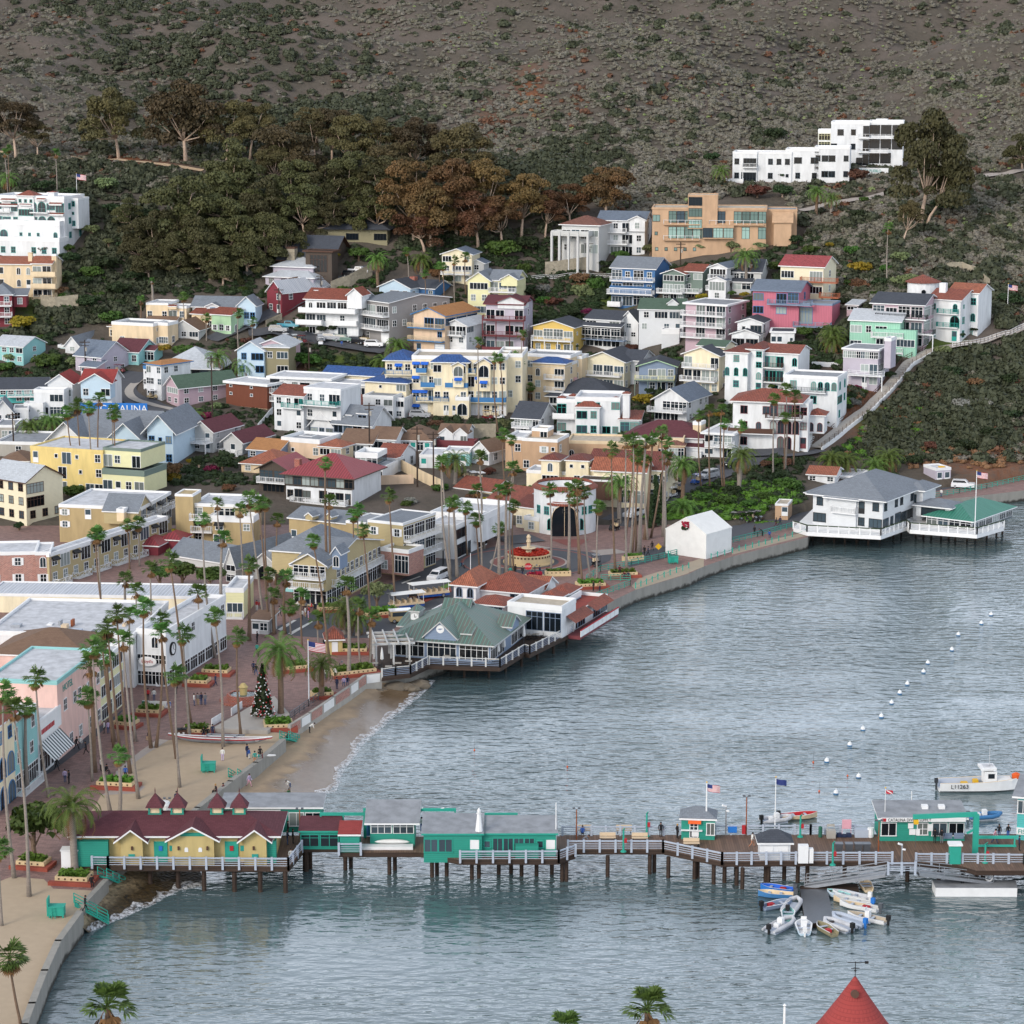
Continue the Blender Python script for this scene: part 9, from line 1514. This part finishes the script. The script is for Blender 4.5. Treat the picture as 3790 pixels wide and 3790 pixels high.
 # --- the brush on the hills: nobody could count it
def gully(px,py):
 """0..1 how wooded the slope is here"""
 d=0
 for(ax,ay),(bx,by),r in(((300,-100),(900,420),230),((900,420),(1400,520),200),((850,-50),(1150,350),170),((1150,350),(1000,480),150),((2000,900),(2100,620),120),((3600,1500),(3300,1700),140),((3650,1250),(3500,1400),130),((300,750),(700,800),150),((500,1050),(350,1000),170),((900,1150),(560,1050),120),((2100,600),(2250,520),80)):
  t=max(0,min(1,((px-ax)*(bx-ax)+(py-ay)*(by-ay))/((bx-ax)**2+(by-ay)**2)));q_=math.hypot(px-ax-t*(bx-ax),py-ay-t*(by-ay));d=max(d,math.exp(-(q_/r)**2))
 return d
def brush(name,label,mat,N,dens,size,per,leaf,seed,pyr=(-260,1250)):
 g=np.random.default_rng(seed);r=random.Random(seed);V=[];c=0;tm=[]
 for i in range(6):
  nc=per;p,d=clump_pts(nc,(1,1,.75),g,-.1);cv=cards(p,d,g.uniform(.5,1.1,nc)*leaf,.75,1,g)[0];G=np.array([[[cos(a)*cos(e),sin(a)*cos(e),sin(e)*.8]for a in np.arange(9)*pi/4]for e in(-.25,.3,.85,1.5)]);G*=np.array([[1+.3*mnoise.noise(Vector(v)*1.7+Vector((i*7,0,0)))for v in r_]for r_ in G.tolist()])[:,:,None]*.78;G[:,8]=G[:,0]
  tm.append(np.concatenate([np.stack([G[:-1,:-1],G[:-1,1:],G[1:,1:],G[1:,:-1]],2).reshape(-1,3),cv]))
 tries=0
 while c<N and tries<N*30:
  tries+=1;px=r.uniform(-250,4050);py=r.uniform(*pyr)
  if not dens(px,py,r):continue
  p=on(px,py)
  if py>560 and not clear(p,2.2):continue
  s=r.uniform(*size)*(1.15 if r.random()>.85 else.8);a=r.uniform(0,6.28);t=tm[r.randrange(6)]
  rot=np.array([[cos(a),-sin(a),0],[sin(a),cos(a),0],[0,0,r.uniform(.7,1.15)]]);V.append(t@rot.T*s+np.array([p.x,p.y,p.z+s*.2]));c+=1
 v=np.concatenate(V);o=link(name,mesh_np(name,v,np.arange(len(v)).reshape(-1,4),mat));kind(o,'stuff',label)
def nz(px,py,s,k=0):return mnoise.noise(Vector((px/s,py/s*1.6,k)))
hillzone=lambda px,py:py<np.interp(px,[0,600,1000,1900,2300,2900,3050,3200,3790],[640,700,560,620,800,700,1150,1690,1735])
brush('sagebrush','gray sagebrush covering the dry slopes','sage',38000,lambda x,y,r:hillzone(x,y)and r.random()<(.95-.8*gully(x,y))*(.75+.6*nz(x,y,90))*(.2 if x>3000 and y>1150 else 1),(.6,1.45),26,.46,1,(-260,1720))
brush('chaparral','dark green chaparral filling the gullies and dotting the slopes','chap',8500,lambda x,y,r:(hillzone(x,y)and r.random()<gully(x,y)**1.2+(.4 if nz(x,y,130,5)>.22 else.03))or(y>560 and x<2150 and y<np.interp(x,[0,480,700,1100,2100],[1250,1250,1060,960,860])and r.random()<.5)or(x>2700 and 620<y<1740 and hillzone(x,y)and r.random()<(.5 if nz(x,y,120,3)>.08 else.05)),(1.0,2.5),60,.46,2,(-260,1720))
brush('prickly_pear','pale green prickly pear cactus dotting the slopes','cactus',1300,lambda x,y,r:hillzone(x,y)and x>1500 and gully(x,y)<.3 and r.random()<(.9 if nz(x,y,150,9)>.05 else.06),(.4,.9),16,.7,3)
brush('dry_brush','brown dry brush on the slopes','brownbush',1300,lambda x,y,r:hillzone(x,y)and r.random()<(.6 if nz(x,y,170,2)>.2 or(x>3000 and y>1000 and r.random()<.3)else.08),(.6,1.5),26,.7,4,(-260,1700))
brush('ground_cover','low dark greenery filling the banks and gardens between the houses','darkleaf',9500,lambda x,y,r:x<3350 and y>880 and(y<1720 or(2350<x<2980 and y<1915)or(x<1400 and y<1800))and r.random()<(1 if y<1650 or x>2300 else.75),(.5,1.3),34,.42,7,(880,1915))
brush('ivy_bank','bright green plants on the bank behind the promenade','grass',900,lambda x,y,r:(2380<x<2960 and 1790<y<1925)or(3040<x<3420 and 1480<y<1700 and r.random()<.5),(.5,1.2),34,.42,8,(1450,1925))
M('cliffrock','7c5a3c','stone',s=1.1)
brush('rock_outcrop','brown broken rock showing through the brush on the steep bluff','cliffrock',420,lambda x,y,r:(3060<x<3480 and 1400<y<1690 and r.random()<math.exp(-((x-3230)/150)**2-((y-1530)/110)**2))or(3350<x and 1660<y<1735)or(1900<x<2000 and 360<y<450),(.6,1.5),12,.5,9,(350,1735))
finish_clusters()
# ---- lettering becomes plain mesh
fonts=[o for o in COL.objects if o.type=='FONT'];dg=bpy.context.evaluated_depsgraph_get();dg.update()
for o in fonts:
 me=bpy.data.meshes.new_from_object(o.evaluated_get(dg));n=bpy.data.objects.new('lettering',me);COL.objects.link(n);n.parent=o.parent;n.location=o.location;n.rotation_euler=o.rotation_euler;n.scale=o.scale
for o in fonts:bpy.data.objects.remove(o)
# ---- light
w=bpy.data.worlds.new('World');scene.world=w;w.use_nodes=True;nt=w.node_tree
sk=nt.nodes.new('ShaderNodeTexSky');sk.sky_type='NISHITA';sk.sun_disc=False
SUN_EL,SUN_AZ=rad(30),rad(-38)
dirv=Vector((-sin(rad(38))*cos(SUN_EL),-cos(rad(38))*cos(SUN_EL),sin(SUN_EL)))
sk.sun_elevation=SUN_EL;sk.sun_rotation=math.atan2(dirv.x,dirv.y);sk.air_density=1.0;sk.dust_density=1.5;sk.ozone_density=1.5
bg=nt.nodes['Background'];bg.inputs[1].default_value=.15
tc=nt.nodes.new('ShaderNodeTexCoord');mp_=nt.nodes.new('ShaderNodeMapping');mp_.inputs['Scale'].default_value=(1,1,3.5);ns=nt.nodes.new('ShaderNodeTexNoise');ns.inputs['Scale'].default_value=2.2;ns.inputs['Detail'].default_value=5
nt.links.new(tc.outputs['Generated'],mp_.inputs[0]);nt.links.new(mp_.outputs[0],ns.inputs[0]);rp=nt.nodes.new('ShaderNodeValToRGB');rp.color_ramp.elements[0].position=.3;rp.color_ramp.elements[0].color=(.35,.35,.35,1);rp.color_ramp.elements[1].position=.65;rp.color_ramp.elements[1].color=(.9,.9,.9,1);nt.links.new(ns.outputs['Fac'],rp.inputs[0])
mx=nt.nodes.new('ShaderNodeMix');mx.data_type='RGBA';mx.inputs[7].default_value=(5.7,6.0,6.55,1);nt.links.new(rp.outputs[0],mx.inputs[0]);nt.links.new(sk.outputs[0],mx.inputs[6]);sx=nt.nodes.new('ShaderNodeSeparateXYZ');nt.links.new(tc.outputs['Generated'],sx.inputs[0]);mr=nt.nodes.new('ShaderNodeMapRange');mr.inputs[1].default_value=.25;mr.inputs[2].default_value=.75;mr.inputs[3].default_value=2.35;mr.inputs[4].default_value=.75;nt.links.new(sx.outputs[2],mr.inputs[0]);vm=nt.nodes.new('ShaderNodeVectorMath');vm.operation='SCALE';nt.links.new(mx.outputs[2],vm.inputs[0]);nt.links.new(mr.outputs[0],vm.inputs[3]);nt.links.new(vm.outputs[0],bg.inputs[0])
sl=bpy.data.lights.new('sun','SUN');sl.energy=2.0;sl.angle=rad(20);sl.color=(1,.91,.79)
so=bpy.data.objects.new('sun',sl);COL.objects.link(so);so.rotation_euler=dirv.to_track_quat('Z','Y').to_euler()
so['kind']='helper'
scene.view_settings.view_transform='Standard';scene.view_settings.look='None';scene.view_settings.gamma=1;scene.view_settings.exposure=0.02
scene.render.film_transparent=False
scene.cycles.max_bounces=5;scene.cycles.diffuse_bounces=2;scene.cycles.glossy_bounces=3;scene.cycles.use_denoising=True
